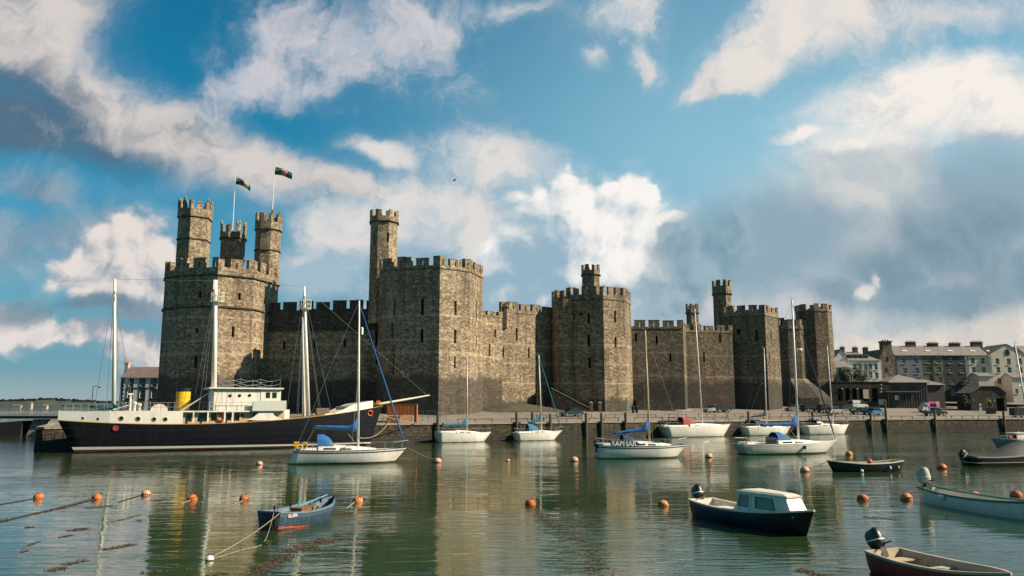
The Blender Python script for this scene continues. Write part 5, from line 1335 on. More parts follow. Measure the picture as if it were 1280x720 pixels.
# masts
def mast(px0, py0, px1, py1, r0, r1, mtl=M_shipw, name='mast'):
    xa, za = b.loc(px0, py0); xb, zb_ = b.loc(px1, py1); mm = MB(); mm.tube([(xa, 0, za - .8), ((xa + xb) / 2, 0, (za + zb_) / 2), (xb, 0, zb_)], [r0, (r0 + r1) / 2, r1], 10); return mm.build(name, [mtl], r, smooth=True), Vector((xa, 0, za)), Vector((xb, 0, zb_))
ma, a0, a1 = mast(142.5, 512, 143.5, 349, .24, .15)
mb_, b0, b1 = mast(267.5, 487, 269.5, 351, .34, .22)
mc, c0, c1 = mast(385.5, 519, 380, 358, .30, .14)
for x_ in (.22,):
    tk = MB(); tk.tube([c0 + Vector((-.55, sd * .5, -.2)), c1 + Vector((-.05, 0, -4.0))], .10, 7); tk.tube([c0 + Vector((-.55, -sd * .5, -.2)), c1 + Vector((-.05, 0, -4.0))], .10, 7); tk.build('mast_leg', [M_shipw], mc)
for mo, p, wdt in ((mb_, b1 - Vector((0, 0, 2.6)), .75), (mc, c1 - Vector((0, 0, 2.9)), .65)):
    cn = MB(); cn.lathe(p + Vector((.35, 0, 0)), [(.1, -.35), (wdt, 0), (wdt, .07), (.1, .08)], 10)
    for k in range(8):
        a = k * math.pi / 4; q = p + Vector((.35 + wdt * math.cos(a), wdt * math.sin(a), .05)); cn.tube([q, q + Vector((0, 0, 1.15))], .03, 4)
    for h in (.6, 1.15): cn.tube([p + Vector((.35 + wdt * math.cos(k * math.pi / 6), wdt * math.sin(k * math.pi / 6), h)) for k in range(13)], .03, 4, cap=False)
    cn.build('crows_nest', [M_shipw], mo)
cap_ = MB(); cap_.box(b1 + Vector((0, 0, -.5)), (.5, .35, 1.2)); cap_.build('mast_head', [M_shipw], mb_)
rg_ = MB()
for top_, tx_ in ((a1, T(a0.x)), (b1, T(b0.x)), (c1, T(c0.x))):
    for s_ in (1, -1):
        for dx in (-.055, -.02, .02, .055): rg_.tube([top_ - Vector((0, 0, .6)), H.pt(tx_ + dx, H.sheer(tx_ + dx), s_) + Vector((0, 0, .6))], .018, 4)
rg_.tube([a1, b1], .015, 4); rg_.tube([b1, c1], .015, 4); rg_.tube([c1, (bsx2 - .4, 0, bsz2)], .018, 4); rg_.build('rigging', [M_wire], r)
# loose foredeck gear
gx = MB(); x, z = b.loc(405, 514, 1); gx.box((x, 0, H.sheer(.8) + .35), (1.6, 1.2, .8)); gx.build('windlass', [M_oldwood], r)
ship_b, ship_H = b, H
# ------------------------------------------------------------------ town, hills, bridge
M_slate = mat('slate_roof', (0.18, 0.165, 0.155), 0.75, var=0.35, scale=1.2, bump=0.5, bscale=8)
M_slate2 = mat('brown_roof', (0.15, 0.115, 0.10), 0.8, var=0.3, scale=1.2, bump=0.5, bscale=8)
M_chim = stone_mat('chimney_stone', (0.14, 0.12, 0.095), (0.22, 0.19, 0.15), (0.08, 0.07, 0.06), bw=.5, bh=.25)
M_rubble = stone_mat('rubble_stone', (0.17, 0.145, 0.11), (0.30, 0.25, 0.185), (0.08, 0.07, 0.055), bw=.6, bh=.3, stain=.6)
M_darkwall = stone_mat('dark_retaining_stone', (0.035, 0.033, 0.03), (0.06, 0.056, 0.05), (0.025, 0.024, 0.022), bw=.7, bh=.35)
M_wwhite = mat('render_white', (0.78, 0.76, 0.73), .85, var=.08, scale=.6, dirt=(.34, .31, .27), dirt_amt=.5)
M_wcream = mat('render_cream', (0.66, 0.59, 0.48), .85, var=.1, scale=.6, dirt=(.28, .24, .19), dirt_amt=.5)
M_wpink = mat('render_pinkish', (0.60, 0.50, 0.44), .85, var=.1, scale=.6)
M_wblue = mat('render_slate_blue', (0.19, 0.22, 0.245), .85, var=.15, scale=.6, dirt=(.08, .09, .09), dirt_amt=.5)
M_wdark = mat('render_dark_green', (0.04, 0.046, 0.044), .85, var=.2, scale=.6, dirt=(.08, .08, .07), dirt_amt=.4)
M_frame = mat('window_white', (0.55, 0.54, 0.51), .5)
M_blk = mat('trim_black', (0.015, 0.015, 0.016), .5)
M_pipe = mat('drain_pipe', (0.03, 0.03, 0.03), .5)

def add_window(parent, cx, y, cz, wd, ht, frame=M_frame, surround=None, bars=True, inset=.12):
    f = MB(); t_ = .07
    f.bbox(cx - wd / 2, cx - wd / 2 + t_, y + inset - .06, y + inset, cz - ht / 2, cz + ht / 2); f.bbox(cx + wd / 2 - t_, cx + wd / 2, y + inset - .06, y + inset, cz - ht / 2, cz + ht / 2)
    f.bbox(cx - wd / 2 + t_, cx + wd / 2 - t_, y + inset - .06, y + inset, cz - ht / 2, cz - ht / 2 + t_); f.bbox(cx - wd / 2 + t_, cx + wd / 2 - t_, y + inset - .06, y + inset, cz + ht / 2 - t_, cz + ht / 2)
    if bars: f.bbox(cx - wd / 2 + t_, cx + wd / 2 - t_, y + inset - .05, y + inset - .005, cz - .04, cz + .04); f.bbox(cx - .025, cx + .025, y + inset - .048, y + inset - .007, cz - ht / 2 + t_, cz + ht / 2 - t_)
    if surround:
        k = .22
        f.bbox(cx - wd / 2 - k, cx - wd / 2 - .004, y - .05, y + .06, cz - ht / 2 - k, cz + ht / 2 + k, 1); f.bbox(cx + wd / 2 + .004, cx + wd / 2 + k, y - .05, y + .06, cz - ht / 2 - k, cz + ht / 2 + k, 1)
        f.bbox(cx - wd / 2, cx + wd / 2, y - .05, y + .06, cz + ht / 2 + .004, cz + ht / 2 + k + .1, 1)
    f.bbox(cx - wd / 2 - .08, cx + wd / 2 + .08, y - .12, y + .05, cz - ht / 2 - .10, cz - ht / 2 - .004, 1 if surround else 0)
    o = f.build('window', [frame, surround or frame], parent)
    g_ = MB(); g_.face([(cx - wd / 2, y + inset + .004, cz - ht / 2), (cx + wd / 2, y + inset + .004, cz - ht / 2), (cx + wd / 2, y + inset + .004, cz + ht / 2), (cx - wd / 2, y + inset + .004, cz + ht / 2)])
    g_.build('pane', [M_glass], o); return o

def house(name, label, px0, px1, Y, eaves, ridge, base, wall_m, roof_m, wins=(), depth=9.0, gable=False, chim=(), win_size=(1.0, 1.5), surround=None, frame=M_frame, skylights=(), group=None, hip=(0, 0), cat='house', pipes=(), base_wall=None):
    """row house facing the viewer: wins are photo pixels of the window centres (px, py[, w, h])"""
    mrow = eaves + 14
    xa, xb = xof(px0, Y, mrow), xof(px1, Y, mrow); ze, zr = zof(eaves, Y, (px0 + px1) / 2), zof(ridge, Y + depth / 2, (px0 + px1) / 2)
    r = empty(name, ((xa + xb) / 2, Y, base), 0, label, cat, group); ox, oy, oz = r.location
    holes = []; wl = []
    for wdef in wins:
        p = at(wdef[0], wdef[1], Y); wd, ht = (wdef[2], wdef[3]) if len(wdef) > 2 else win_size
        holes.append(((p.x - wd / 2 - xa) / (xb - xa), (p.x + wd / 2 - xa) / (xb - xa), p.z - ht / 2, p.z + ht / 2)); wl.append((p.x - ox, p.z - oz, wd, ht))
    mb = MB()
    zt = ze
    mb.panel((xa, Y), (xb, Y), (xa, Y), (xb, Y), base - 1, ze, holes, .2, (0, 1, 0), 0, 1, 0, back=False)
    for x in (xa, xb): mb.face([(x, Y, base - 1), (x, Y + depth, base - 1), (x, Y + depth, ze), (x, Y, ze)], 0)
    mb.face([(xa, Y + depth, base - 1), (xb, Y + depth, base - 1), (xb, Y + depth, ze), (xa, Y + depth, ze)], 0)
    xm = (xa + xb) / 2; ym = Y + depth / 2; ov = .25
    rf = MB()
    if gable:     # gable towards the viewer
        zg = zof(ridge, Y, (px0 + px1) / 2)
        mb.face([(xa, Y, ze), (xb, Y, ze), (xm, Y, zg)], 0); mb.face([(xa, Y + depth, ze), (xb, Y + depth, ze), (xm, Y + depth, zg)], 0)
        for s_, xe in ((-1, xa), (1, xb)):
            A_ = [(xe + s_ * .2, Y - .12, ze - .08), (xm, Y - .12, zg + .14), (xm, Y + depth, zg + .14), (xe + s_ * .2, Y + depth, ze - .08)]
            rf.rings([A_, [(a, b_, c_ + .14) for a, b_, c_ in A_]])
    else:
        h0, h1 = hip
        for x, h in ((xa, h0), (xb, h1)):
            if not h: mb.face([(x, Y, ze), (x, Y + depth, ze), (x, ym, zr - .1)], 0)
        F_ = [(xa - .05, Y - ov, ze - .05), (xb + .05, Y - ov, ze - .05), (xb - h1 + .05, ym, zr), (xa + h0 - .05, ym, zr)]
        B_ = [(xa - .05, Y + depth + ov, ze - .05), (xb + .05, Y + depth + ov, ze - .05), (xb - h1 + .05, ym, zr), (xa + h0 - .05, ym, zr)]
        for q in (F_, B_): rf.face(q, 0); rf.face([(a, b_, c_ + .14) for a, b_, c_ in q], 0)
        rf.face([F_[0], F_[1], (F_[1][0], F_[1][1], F_[1][2] + .14), (F_[0][0], F_[0][1], F_[0][2] + .14)], 0)
        if h0: rf.face([(xa - .05, Y - ov, ze + .09), (xa + h0 - .05, ym, zr + .14), (xa - .05, Y + depth + ov, ze + .09)], 0)
        if h1: rf.face([(xb + .05, Y - ov, ze + .09), (xb - h1 + .05, ym, zr + .14), (xb + .05, Y + depth + ov, ze + .09)], 0)
    mb.build('wall', [wall_m], r, off=r.location)
    ro = rf.build('roof', [roof_m], r, off=r.location)
    for (x, z, wd, ht) in wl: add_window(r, x, Y - oy, z, wd, ht, frame, surround)
    for (pa, pb, pt_, pz) in chim:
        ca, cb = xof(pa, ym, pz), xof(pb, ym, pz); zc = zof(pt_, ym, pa); zb = zof(pz, ym, pa)
        c_ = MB(); c_.bbox(ca, cb, ym - .55, ym + .55, zb - .8, zc - .3); c_.bbox(ca - .12, cb + .12, ym - .67, ym + .67, zc - .3, zc - .1)
        npots = max(2, int((cb - ca) / .5))
        for k in range(npots): c_.lathe((ca + (k + .5) * (cb - ca) / npots, ym, zc - .1), [(.14, 0), (.12, .3), (.15, .34)], 7)
        c_.build('chimney', [M_chim], ro, off=r.location)
    for (sx_, sy_) in skylights:
        # on the front slope
        p = at(sx_, sy_, Y + depth * .25); f_ = (zr - ze) / (depth / 2 + ov); yy = Y - ov + (p.z - ze) / f_; s_ = MB()
        s_.box((p.x, yy, p.z + .2), (.7, .8, .06), rx=math.atan(f_)); s_.build('skylight', [M_frame], ro, off=r.location)
    for px in pipes:
        x = xof(px, Y, mrow); pm = MB(); pm.tube([(x, Y - .09, base), (x, Y - .09, ze - .1)], .07, 6); pm.build('drainpipe', [M_pipe], r, off=r.location)
    return r

# -- the black and white inn at the far left
inn = house('inn', 'white inn with black window surrounds and brown roof beside the big tower', 150, 216, 165, 472.5, 459.5, 3.0, M_wwhite, M_slate2,
    [(163.2, 479, .85, 1.2), (178, 479, .85, 1.2), (192.3, 479, .85, 1.2), (162, 492, .95, 1.7), (177.5, 492.5, .95, 1.7), (192, 492.5, .95, 1.7), (160, 505, 1.0, 1.5), (176.5, 505, 1.0, 1.5), (191, 505, 1.0, 1.5)], depth=8, surround=M_blk, cat='inn')
o_ = inn.location
qn = MB(); xq_ = xof(150, 165)
for k in range(20): qn.bbox(xq_ - .04 , xq_ + (.55 if k % 2 else .34), 164.94, 165.3, 3 + k * .40, 3 + k * .40 + .36)
qn.build('quoins', [M_blk], inn, off=o_)
bnd = MB(); zz = zof(485, 165); bnd.bbox(xof(163, 165), xof(192, 165), 164.93, 165.05, zz - .1, zz + .1); bnd.build('band', [M_blk], inn, off=o_)
ch = MB(); xa, xb = xof(153.5, 169), xof(158, 169); zb, zt = zof(462, 169), zof(450.5, 169); ch.bbox(xa, xb, 168.5, 169.5, zb - 2, zt - .7); ch.bbox(xa - .1, xb + .1, 168.4, 169.6, zt - .7, zt - .5)
for k in (.25, .75): ch.lathe((xa + (xb - xa) * k, 169, zt - .5), [(.15, 0), (.12, .4)], 7)
ch.build('chimney', [mat('chimney_pink', (.45, .30, .27), .8)], inn, off=o_)

# -- dark retaining wall with bays, right of the castle
def rwall():
    Y = 195.5; xa, xb = xof(1038, Y), xof(1113, Y); zt = zof(478, Y, 1075); base = 6.0
    r = empty('retaining_wall', ((xa + xb) / 2, Y, base), 0, 'dark stone retaining wall with deep bays below the white house', 'wall')
    mb = MB(); hol = []
    for pa, pb in ((1048, 1054), (1057.5, 1063.5), (1066, 1072), (1075, 1086), (1091, 1098)):
        hol.append(((xof(pa, Y) - xa) / (xb - xa), (xof(pb, Y) - xa) / (xb - xa), base + .3, zof(485.5, Y, pa)))
    mb.panel((xa, Y), (xb, Y), (xa, Y), (xb, Y), base - 1, zt, hol, 1.2, (0, 1, 0), 0, 0); mb.bbox(xa, xb, Y - .1, Y + .6, zt + .003, zt + .22); mb.bbox(xa - .01, xa + .4, Y + .1, Y + 5, base - 1, zt - .1); mb.bbox(xb - .4, xb + .01, Y + .1, Y + 5, base - 1, zt - .1)
    mb.build('wall_face', [M_darkwall], r, off=r.location)
    for px, py in ((1052.5, 486), (1071.5, 486), (1101.5, 481), (1101.5, 486), (1101.5, 490)):
        p = at(px, py, Y - .2); l_ = MB(); l_.ball(p, .16, 6); l_.build('wall_lamp', [mat('lamp_globe', (.65, .62, .55), .4)], r, off=r.location)
    s_ = MB(); p = at(1082.5, 494, Y - .8); s_.bbox(p.x - .65, p.x + .65, p.y - .05, p.y + .05, p.z - .8, p.z + 1.4); s_.build('notice_board', [mat('notice_white', (.5, .45, .36), .6, var=.3, scale=1.5)], r, off=r.location)
rwall()
wh_ = house('townhouse', 'white three storey house with dormers behind the dark retaining wall', 1061.5, 1102, 203, 451, 440.5, 7.0, M_wwhite, M_slate,
    [(1068.5, 458.5), (1082.3, 458.5), (1088.2, 458.5), (1095, 458.5), (1075.5, 458.5), (1088.5, 468.5), (1096, 469), (1082, 468.5), (1069, 468.5)], depth=9, win_size=(.85, 1.45), hip=(0, 4.2), chim=((1066.5, 1071.5, 434, 442), (1079.5, 1084.5, 434, 442)))
for px in (1063.5, 1069.5, 1076, 1082.3):
    p = at(px, 446.5, 204.2); d_ = MB(); d_.bbox(p.x - .55, p.x + .55, 204.0, 206.5, p.z - .8, p.z + .75); d_.build('dormer', [M_slate], wh_.children[1] if wh_.children[1].name.startswith('roof') else wh_, off=wh_.location)
    g_ = MB(); g_.bbox(p.x - .38, p.x + .38, 203.95, 204.0 - .003, p.z - .5, p.z + .5); g_.build('window', [M_glass], wh_, off=wh_.location)
house('townhouse', 'white gabled house with one chimney beside the end tower', 1041, 1064.5, 204.5, 452, 437.5, 7.0, M_wwhite, M_slate, [(1047, 463, .9, 1.4), (1057, 463, .9, 1.4)], depth=8, gable=True, chim=((1051, 1055, 433.5, 440),))
house('outbuilding', 'low white outbuilding with dark roof in front of the gabled house', 1039, 1062.5, 199, 459.5, 452, 7.0, M_wwhite, M_slate, [(1049.5, 463, .8, 1.1), (1043, 464, .8, 1.1)], depth=6, cat='outbuilding')

# -- terrace on the right
def stone_end():
    Y = 206; base = 7; xa, xb = xof(1100.5, Y, 458), xof(1119, Y, 458); r = empty('stone_house', ((xa + xb) / 2, Y, base), 0, 'tall narrow rubble stone house end with heavy chimney at the head of the terrace', 'house')
    zs_ = zof(446, Y, 1110); zc0 = zof(436, Y, 1110); zc1 = zof(425, Y, 1110); mb = MB()
    mb.bbox(xa, xb, Y, Y + 12, base - 1, zs_)
    a, b2 = xof(1104.5, Y, 435), xof(1114.5, Y, 435)
    mb.rings([[(xa, Y, zs_ - .01), (xb, Y, zs_ - .01), (xb, Y + 12, zs_ - .01), (xa, Y + 12, zs_ - .01)], [(a, Y + .01, zc0), (b2, Y + .01, zc0), (b2, Y + 11.9, zc0 ), (a, Y + 11.9, zc0)]])
    mb.build('wall', [M_rubble], r, off=r.location)
    c_ = MB(); c_.bbox(a - .1, b2 + .1, Y + .1, Y + 2.2, zc0 + .003, zc1 - .5); c_.bbox(a - .3, b2 + .3, Y - .1, Y + 2.4, zc1 - .5, zc1 - .2)
    for k in range(3): c_.lathe((a + (b2 - a) * (k + .5) / 3, Y + 1.1, zc1 - .2), [(.18, 0), (.15, .4)], 7)
    c_.build('chimney', [M_chim], r, off=r.location)
    for px, py in ((1108, 462), (1109, 449)):
        p = at(px, py, Y); w_ = MB(); w_.bbox(p.x - .35, p.x + .35, Y - .02, Y + .1, p.z - .6, p.z + .6); w_.build('window', [M_glass], r, off=r.location)
stone_end()
G5 = 'terraced houses above the slate quay'
house('terraced_house', 'slate blue terraced house next to the stone end wall', 1119.3, 1153, 210, 444.5, 433, 7.2, M_wblue, M_slate, [(1130, 451), (1145, 451), (1131.5, 463.5), (1146.5, 463.5), (1133, 476), (1147, 476)], win_size=(1.05, 1.5), chim=((1133, 1144, 427, 436),), skylights=((1128, 439.5), (1131.5, 439.5)), group=G5, pipes=(1121.5,))
house('terraced_house', 'bare stone terraced house between the blue and the dark house', 1153.1, 1179.3, 210, 444.5, 433, 7.2, M_rubble, M_slate, [(1159.5, 450.5, 1.2, 1.5), (1172.8, 450.5, 1.2, 1.5), (1160.5, 462, 1.2, 1.7), (1174, 462, 1.2, 1.7), (1175.5, 475, 1.0, 1.4)], chim=((1160, 1172, 428.5, 437),), skylights=((1157, 439.5), (1160.5, 439.5)), group=G5, pipes=(1166.5,))
house('terraced_house', 'dark green-black terraced house with a pale drainpipe', 1179.4, 1206.3, 210, 444.5, 433, 7.2, M_wdark, M_slate, [(1187.5, 451), (1202, 451), (1188.5, 462.5), (1202.5, 462.5), (1190.5, 476.5), (1204, 476.5), (1191.5, 490)], chim=((1187.5, 1199.5, 428.5, 437),), skylights=((1185, 439.5), (1188.5, 439.5)), group=G5)
house('terraced_house', 'cream terraced house with a lean-to in front', 1206.4, 1236.3, 210, 444.5, 433, 7.2, M_wcream, M_slate, [(1216, 451), (1228.8, 451), (1217.2, 462.2), (1230.2, 462.2), (1219, 475.5)], chim=((1214.5, 1227.5, 427, 437),), skylights=((1213, 439.5), (1216.5, 439.5), (1234, 439.5)), group=G5, pipes=(1210.5,))
gh = house('terraced_house', 'cream house with its wide gable to the harbour and an arched attic window', 1236.4, 1284, 209.6, 444.0, 431, 7.2, M_wcream, M_slate2, [(1246.8, 451.5), (1261, 451.8), (1275, 451.5), (1248, 462.3), (1262, 462.5), (1276, 462.5), (1249.7, 476.2)], gable=True, group=G5, pipes=(1239,))
p = at(1259, 439.7, 209.6); ar = MB(); ar.extrude([(p.x + .55 * math.cos(a) if k < 9 else p.x + (.55 if k == 10 else -.55), 209.52, p.z + (.7 * math.sin(a) if k < 9 else -.9)) for k, a in enumerate([i * math.pi / 8 for i in range(9)] + [0, 0])][:9] + [(p.x - .55, 209.52, p.z - .9), (p.x + .55, 209.52, p.z - .9)], (0, .2, 0)); ar.build('window', [M_glass], gh, off=gh.location)
house('terraced_house', 'cream house cut by the right edge of the picture', 1284.2, 1330, 210, 444.5, 433, 7.2, M_wcream, M_slate, [(1296, 452), (1312, 452), (1297, 463), (1312, 463)], group=G5)
house('lean_to', 'pinkish lean-to extension under a slate roof before the cream house', 1224, 1243, 205, 470.5, 466.5, 7.0, M_wpink, M_slate, [], depth=4.6, cat='extension')
house('lean_to', 'pale extension with sloping slate roof below the gabled house', 1266, 1290, 205, 472, 467, 7.0, M_wcream, M_slate, [(1271, 489, .8, 1.2)], depth=4.6, cat='extension')
# -- low building with pyramid roof, and the stone shed
def kiosk():
    Y = 196; base = gz(xof(1140, Y), Y); r = empty('harbour_office', (xof(1136, Y), Y, base), 0, 'low dark harbour building with pyramid slate roof in front of the terrace', 'building'); o = r.location
    xa, xb = xof(1112, Y), xof(1161, Y); ze = zof(478.5, Y, 1136); za = zof(468.5, Y + 5, 1137); xm = xof(1137.5, Y)
    hol = []
    for pa, pb, ya, yb in ((1117, 1122, 493, 501.5), (1126, 1132, 492, 500), (1135, 1139, 492, 502), (1142, 1148, 492, 500), (1116, 1124, 482, 486), (1137, 1144, 482, 486)):
        hol.append(((xof(pa, Y) - xa) / (xb - xa), (xof(pb, Y) - xa) / (xb - xa), zof(yb, Y, pa), zof(ya, Y, pa)))
    mb = MB(); mb.panel((xa, Y), (xb, Y), (xa, Y), (xb, Y), base - 1, ze, hol, .25, (0, 1, 0), 0, 1)
    for x in (xa, xb): mb.face([(x, Y, base - 1), (x, Y + 10, base - 1), (x, Y + 10, ze), (x, Y, ze)], 0)
    mb.face([(xa, Y + 10, base - 1), (xb, Y + 10, base - 1), (xb, Y + 10, ze), (xa, Y + 10, ze)], 0)
    mb.build('wall', [mat('office_dark', (.06, .058, .052), .8, var=.2), M_glass], r, off=o)
    rf = MB(); q = [(xa - .6, Y - .6, ze), (xb + .6, Y - .6, ze), (xb + .6, Y + 10.6, ze), (xa - .6, Y + 10.6, ze)]
    rf.rings([q, [(x, y, z + .12) for x, y, z in q], [(xm - .1, Y + 4.9, za), (xm + .1, Y + 4.9, za), (xm + .1, Y + 5.1, za), (xm - .1, Y + 5.1, za)]]); ro = rf.build('roof', [M_slate], r, off=o)
    cn = MB(); zc = zof(489.5, Y - 1.5, 1130); cn.bbox(xof(1108.5, Y - 1.5), xof(1151, Y - 1.5), Y - 1.6, Y - .01, zc - .12, zc + .12); cn.build('canopy', [mat('canopy_grey', (.12, .12, .115), .6)], r, off=o)
    for px in (1111, 1125, 1141, 1150): x = xof(px, Y - 1.5); MB().tube([(x, Y - 1.5, base - .3), (x, Y - 1.5, zc - .12)], .07, 6).build('post', [M_pipe], r, off=o)
    s2 = MB(); p = at(1120.5, 497, Y - .1); s2.bbox(p.x - .45, p.x + .45, Y - .12, Y - .03, p.z - .6, p.z + .6); s2.build('notice', [M_frame], r, off=o)
    fr_ = MB()
    for k in range(15):
        x = xa + (xb - xa) * (k + .5) / 15; fr_.bbox(x - .05, x + .05, Y - .06, Y - .003, base, ze - .1)
    fr_.bbox(xa, xb, Y - .08, Y - .061, zof(481.5, Y, 1136) - .06, zof(481.5, Y, 1136) + .06); fr_.build('wall_battens', [mat('batten', (.11, .105, .095), .7)], r, off=o)
    # right wing
    x0, x1 = xof(1155, Y + 3), xof(1182, Y + 3); z2 = zof(481, Y + 3, 1168); w2 = MB(); w2.panel((x0, Y + 3), (x1, Y + 3), (x0, Y + 3), (x1, Y + 3), base - 1, z2, [((xof(1170, Y + 3) - x0) / (x1 - x0), (xof(1175.5, Y + 3) - x0) / (x1 - x0), zof(488, Y + 3, 1172), zof(482.7, Y + 3, 1172))], .2, (0, 1, 0), 0, 1)
    w2.face([(x1, Y + 3, base - 1), (x1, Y + 9, base - 1), (x1, Y + 9, z2), (x1, Y + 3, z2)], 0); w2.build('wing', [mat('wing_brown', (.085, .075, .06), .8, var=.2), M_glass], r, off=o)
    rr = MB(); zz = zof(474.5, Y + 6, 1160); rr.rings([[(x0 - .3, Y + 2.6, z2), (x1 + .3, Y + 2.6, z2), (x1 + .3, Y + 9.4, z2), (x0 - .3, Y + 9.4, z2)], [(x0 + 1, Y + 6, zz), (x0 + 2.2, Y + 6, zz), (x0 + 2.2, Y + 6.2, zz), (x0 + 1, Y + 6.2, zz)]]); rr.build('roof', [M_slate], r, off=o)
kiosk()
def shed():
    Y = 190; base = gz(xof(1236, Y), Y); xa, xb = xof(1214, Y), xof(1259, Y); r = empty('stone_shed', ((xa + xb) / 2, Y, base), 0, 'low stone shed with dark doorway on the quay road', 'shed'); o = r.location
    ze = zof(492, Y, 1236); zr = zof(483.5, Y + 2, 1236)
    hd = ((xof(1246, Y) - xa) / (xb - xa), (xof(1256, Y) - xa) / (xb - xa), base - .5, zof(497.5, Y, 1250))
    mb = MB(); mb.panel((xa, Y), (xb, Y), (xa, Y), (xb, Y), base - 1, ze, [hd], .9, (0, 1, 0), 0, 1)
    a, b2 = xof(1228, Y), xof(1249, Y); mb.face([(xa, Y, ze), (xb, Y, ze), (b2, Y, zr), (a, Y, zr)], 0); mb.face([(xa, Y + 6, ze), (xb, Y + 6, ze), (b2, Y + 6, zr), (a, Y + 6, zr)], 0)
    for x in (xa, xb): mb.face([(x, Y, base - 1), (x, Y + 6, base - 1), (x, Y + 6, ze), (x, Y, ze)], 0)
    mb.build('wall', [stone_mat('shed_stone', (.07, .06, .048), (.12, .105, .085), (.05, .045, .04), bw=.6, bh=.3), M_void], r, off=o)
    rf = MB()
    for q in ([(xa - .2, Y - .2, ze), (a, Y - .2, zr), (a, Y + 6.2, zr), (xa - .2, Y + 6.2, ze)], [(a, Y - .2, zr), (b2, Y - .2, zr), (b2, Y + 6.2, zr), (a, Y + 6.2, zr)], [(b2, Y - .2, zr), (xb + .2, Y - .2, ze), (xb + .2, Y + 6.2, ze), (b2, Y + 6.2, zr)]):
        rf.rings([[(x, y, z + .02) for x, y, z in q], [(x, y, z + .2) for x, y, z in q]])
    rf.build('roof', [M_slate], r, off=o)
shed()

# ------------------------------------------------------------------ trees and bushes
def leaf_mat(name, c):
    m = bpy.data.materials.new(name); m.use_nodes = True; t = NT(m.node_tree); b = t.n['Principled BSDF']
    oi = t.add('ShaderNodeNewGeometry'); rnd = oi.outputs['Random Per Island']
    t.put(b.inputs['Base Color'], t.mix(rnd, tuple(v * .55 for v in c), tuple(v * 1.5 for v in c))); b.inputs['Roughness'].default_value = .7
    return m
M_leaf = leaf_mat('tree_leaves', (0.032, 0.052, 0.018)); M_leaf2 = leaf_mat('shrub_leaves', (0.022, 0.036, 0.014)); M_bark = mat('bark', (.06, .048, .036), .9, var=.3, bump=.5)
def crown(mb, c, r, n, size, rnd, squash=1.0):
    lobes = [(Vector((rnd.gauss(0, .42), rnd.gauss(0, .42), rnd.gauss(0, .38))), rnd.uniform(.35, .62)) for _ in range(11)]
    for _ in range(n):
        lc, lr = rnd.choice(lobes); d = Vector((rnd.gauss(0, 1), rnd.gauss(0, 1), rnd.gauss(0, 1))).normalized() * lr * rnd.uniform(.55, 1.05)
        p = Vector(c) + Vector(((lc.x + d.x) * r, (lc.y + d.y) * r, (lc.z + d.z) * r * squash)); a = Vector((rnd.gauss(0, 1), rnd.gauss(0, 1), rnd.gauss(0, 1))).normalized(); b2 = a.orthogonal().normalized(); s_ = size * rnd.uniform(.6, 1.3)
        mb.face([p - a * s_, p + b2 * s_ * .6, p + a * s_, p - b2 * s_ * .6])
def tree(label, px, py_top, py_bot, Y, base, seed, wpx, n=1500, group='street trees by the white house'):
    rnd = random.Random(seed); x = xof(px, Y); zt, zb = zof(py_top, Y, px), zof(py_bot, Y, px); r = empty('tree', (x, Y, base), 0, label, 'tree', group); c = Vector((x, Y, (zt + zb) / 2)); rad = wpx * Y / F / 2
    tk = MB(); tk.tube([(x, Y, base - .3), (x + .05, Y, zb), (x, Y, c.z), (x, Y, zt - .5)], [.22, .17, .11, .03], 7)
    for k in range(6):
        a = k * 1.1; tk.tube([(x, Y, zb + (c.z - zb) * .3 * k / 3), (x + rad * .6 * math.cos(a), Y + rad * .6 * math.sin(a), c.z + rad * .2 * (k - 2) * .5)], [.07, .02], 5)
    tk.build('trunk', [M_bark], r, off=r.location)
    mb = MB(); crown(mb, c, rad * 1.15, n, .22, rnd, (zt - zb) / 2 / rad); mb.build('crown', [M_leaf], r, off=r.location)
tree('small round street tree left of the taller one by the white house', 1058.5, 457, 480, 198.2, 7, 1, 16)
tree('taller pointed street tree in front of the white house windows', 1077, 453.5, 480, 198.2, 7, 2, 17, 1800)
tree('little tree half hidden beside the end tower', 1041.5, 464, 482, 198.2, 7, 3, 9, 700)
def bush(label, px, py_top, py_bot, Y, wpx, seed, m=M_leaf2, n=900):
    rnd = random.Random(seed); x = xof(px, Y); zb, zt = zof(py_bot, Y, px), zof(py_top, Y, px); r = empty('shrub', (x, Y, zb), 0, label, 'shrub', 'shrubs by the houses'); rad = wpx * Y / F / 2
    mb = MB(); crown(mb, (x, Y, (zb + zt) / 2), rad, n, .2, rnd, (zt - zb) / 2 / rad * 1.1); mb.build('foliage', [m], r, off=r.location)
    MB().tube([(x, Y, zb - .4), (x, Y, (zb + zt) / 2)], [.09, .04], 6).build('stem', [M_bark], r, off=r.location)
bush('dark wide shrub beside the stone shed roof', 1213, 481, 497, 200, 19, 5)
bush('yellowish small shrub by the shed doorway', 1238, 499, 508, 186, 8, 6, leaf_mat('yellow_leaves', (.12, .10, .02)), 300)
bush('upright green shrub below the dark house', 1207, 492, 505, 190, 8, 7, M_leaf, 300)

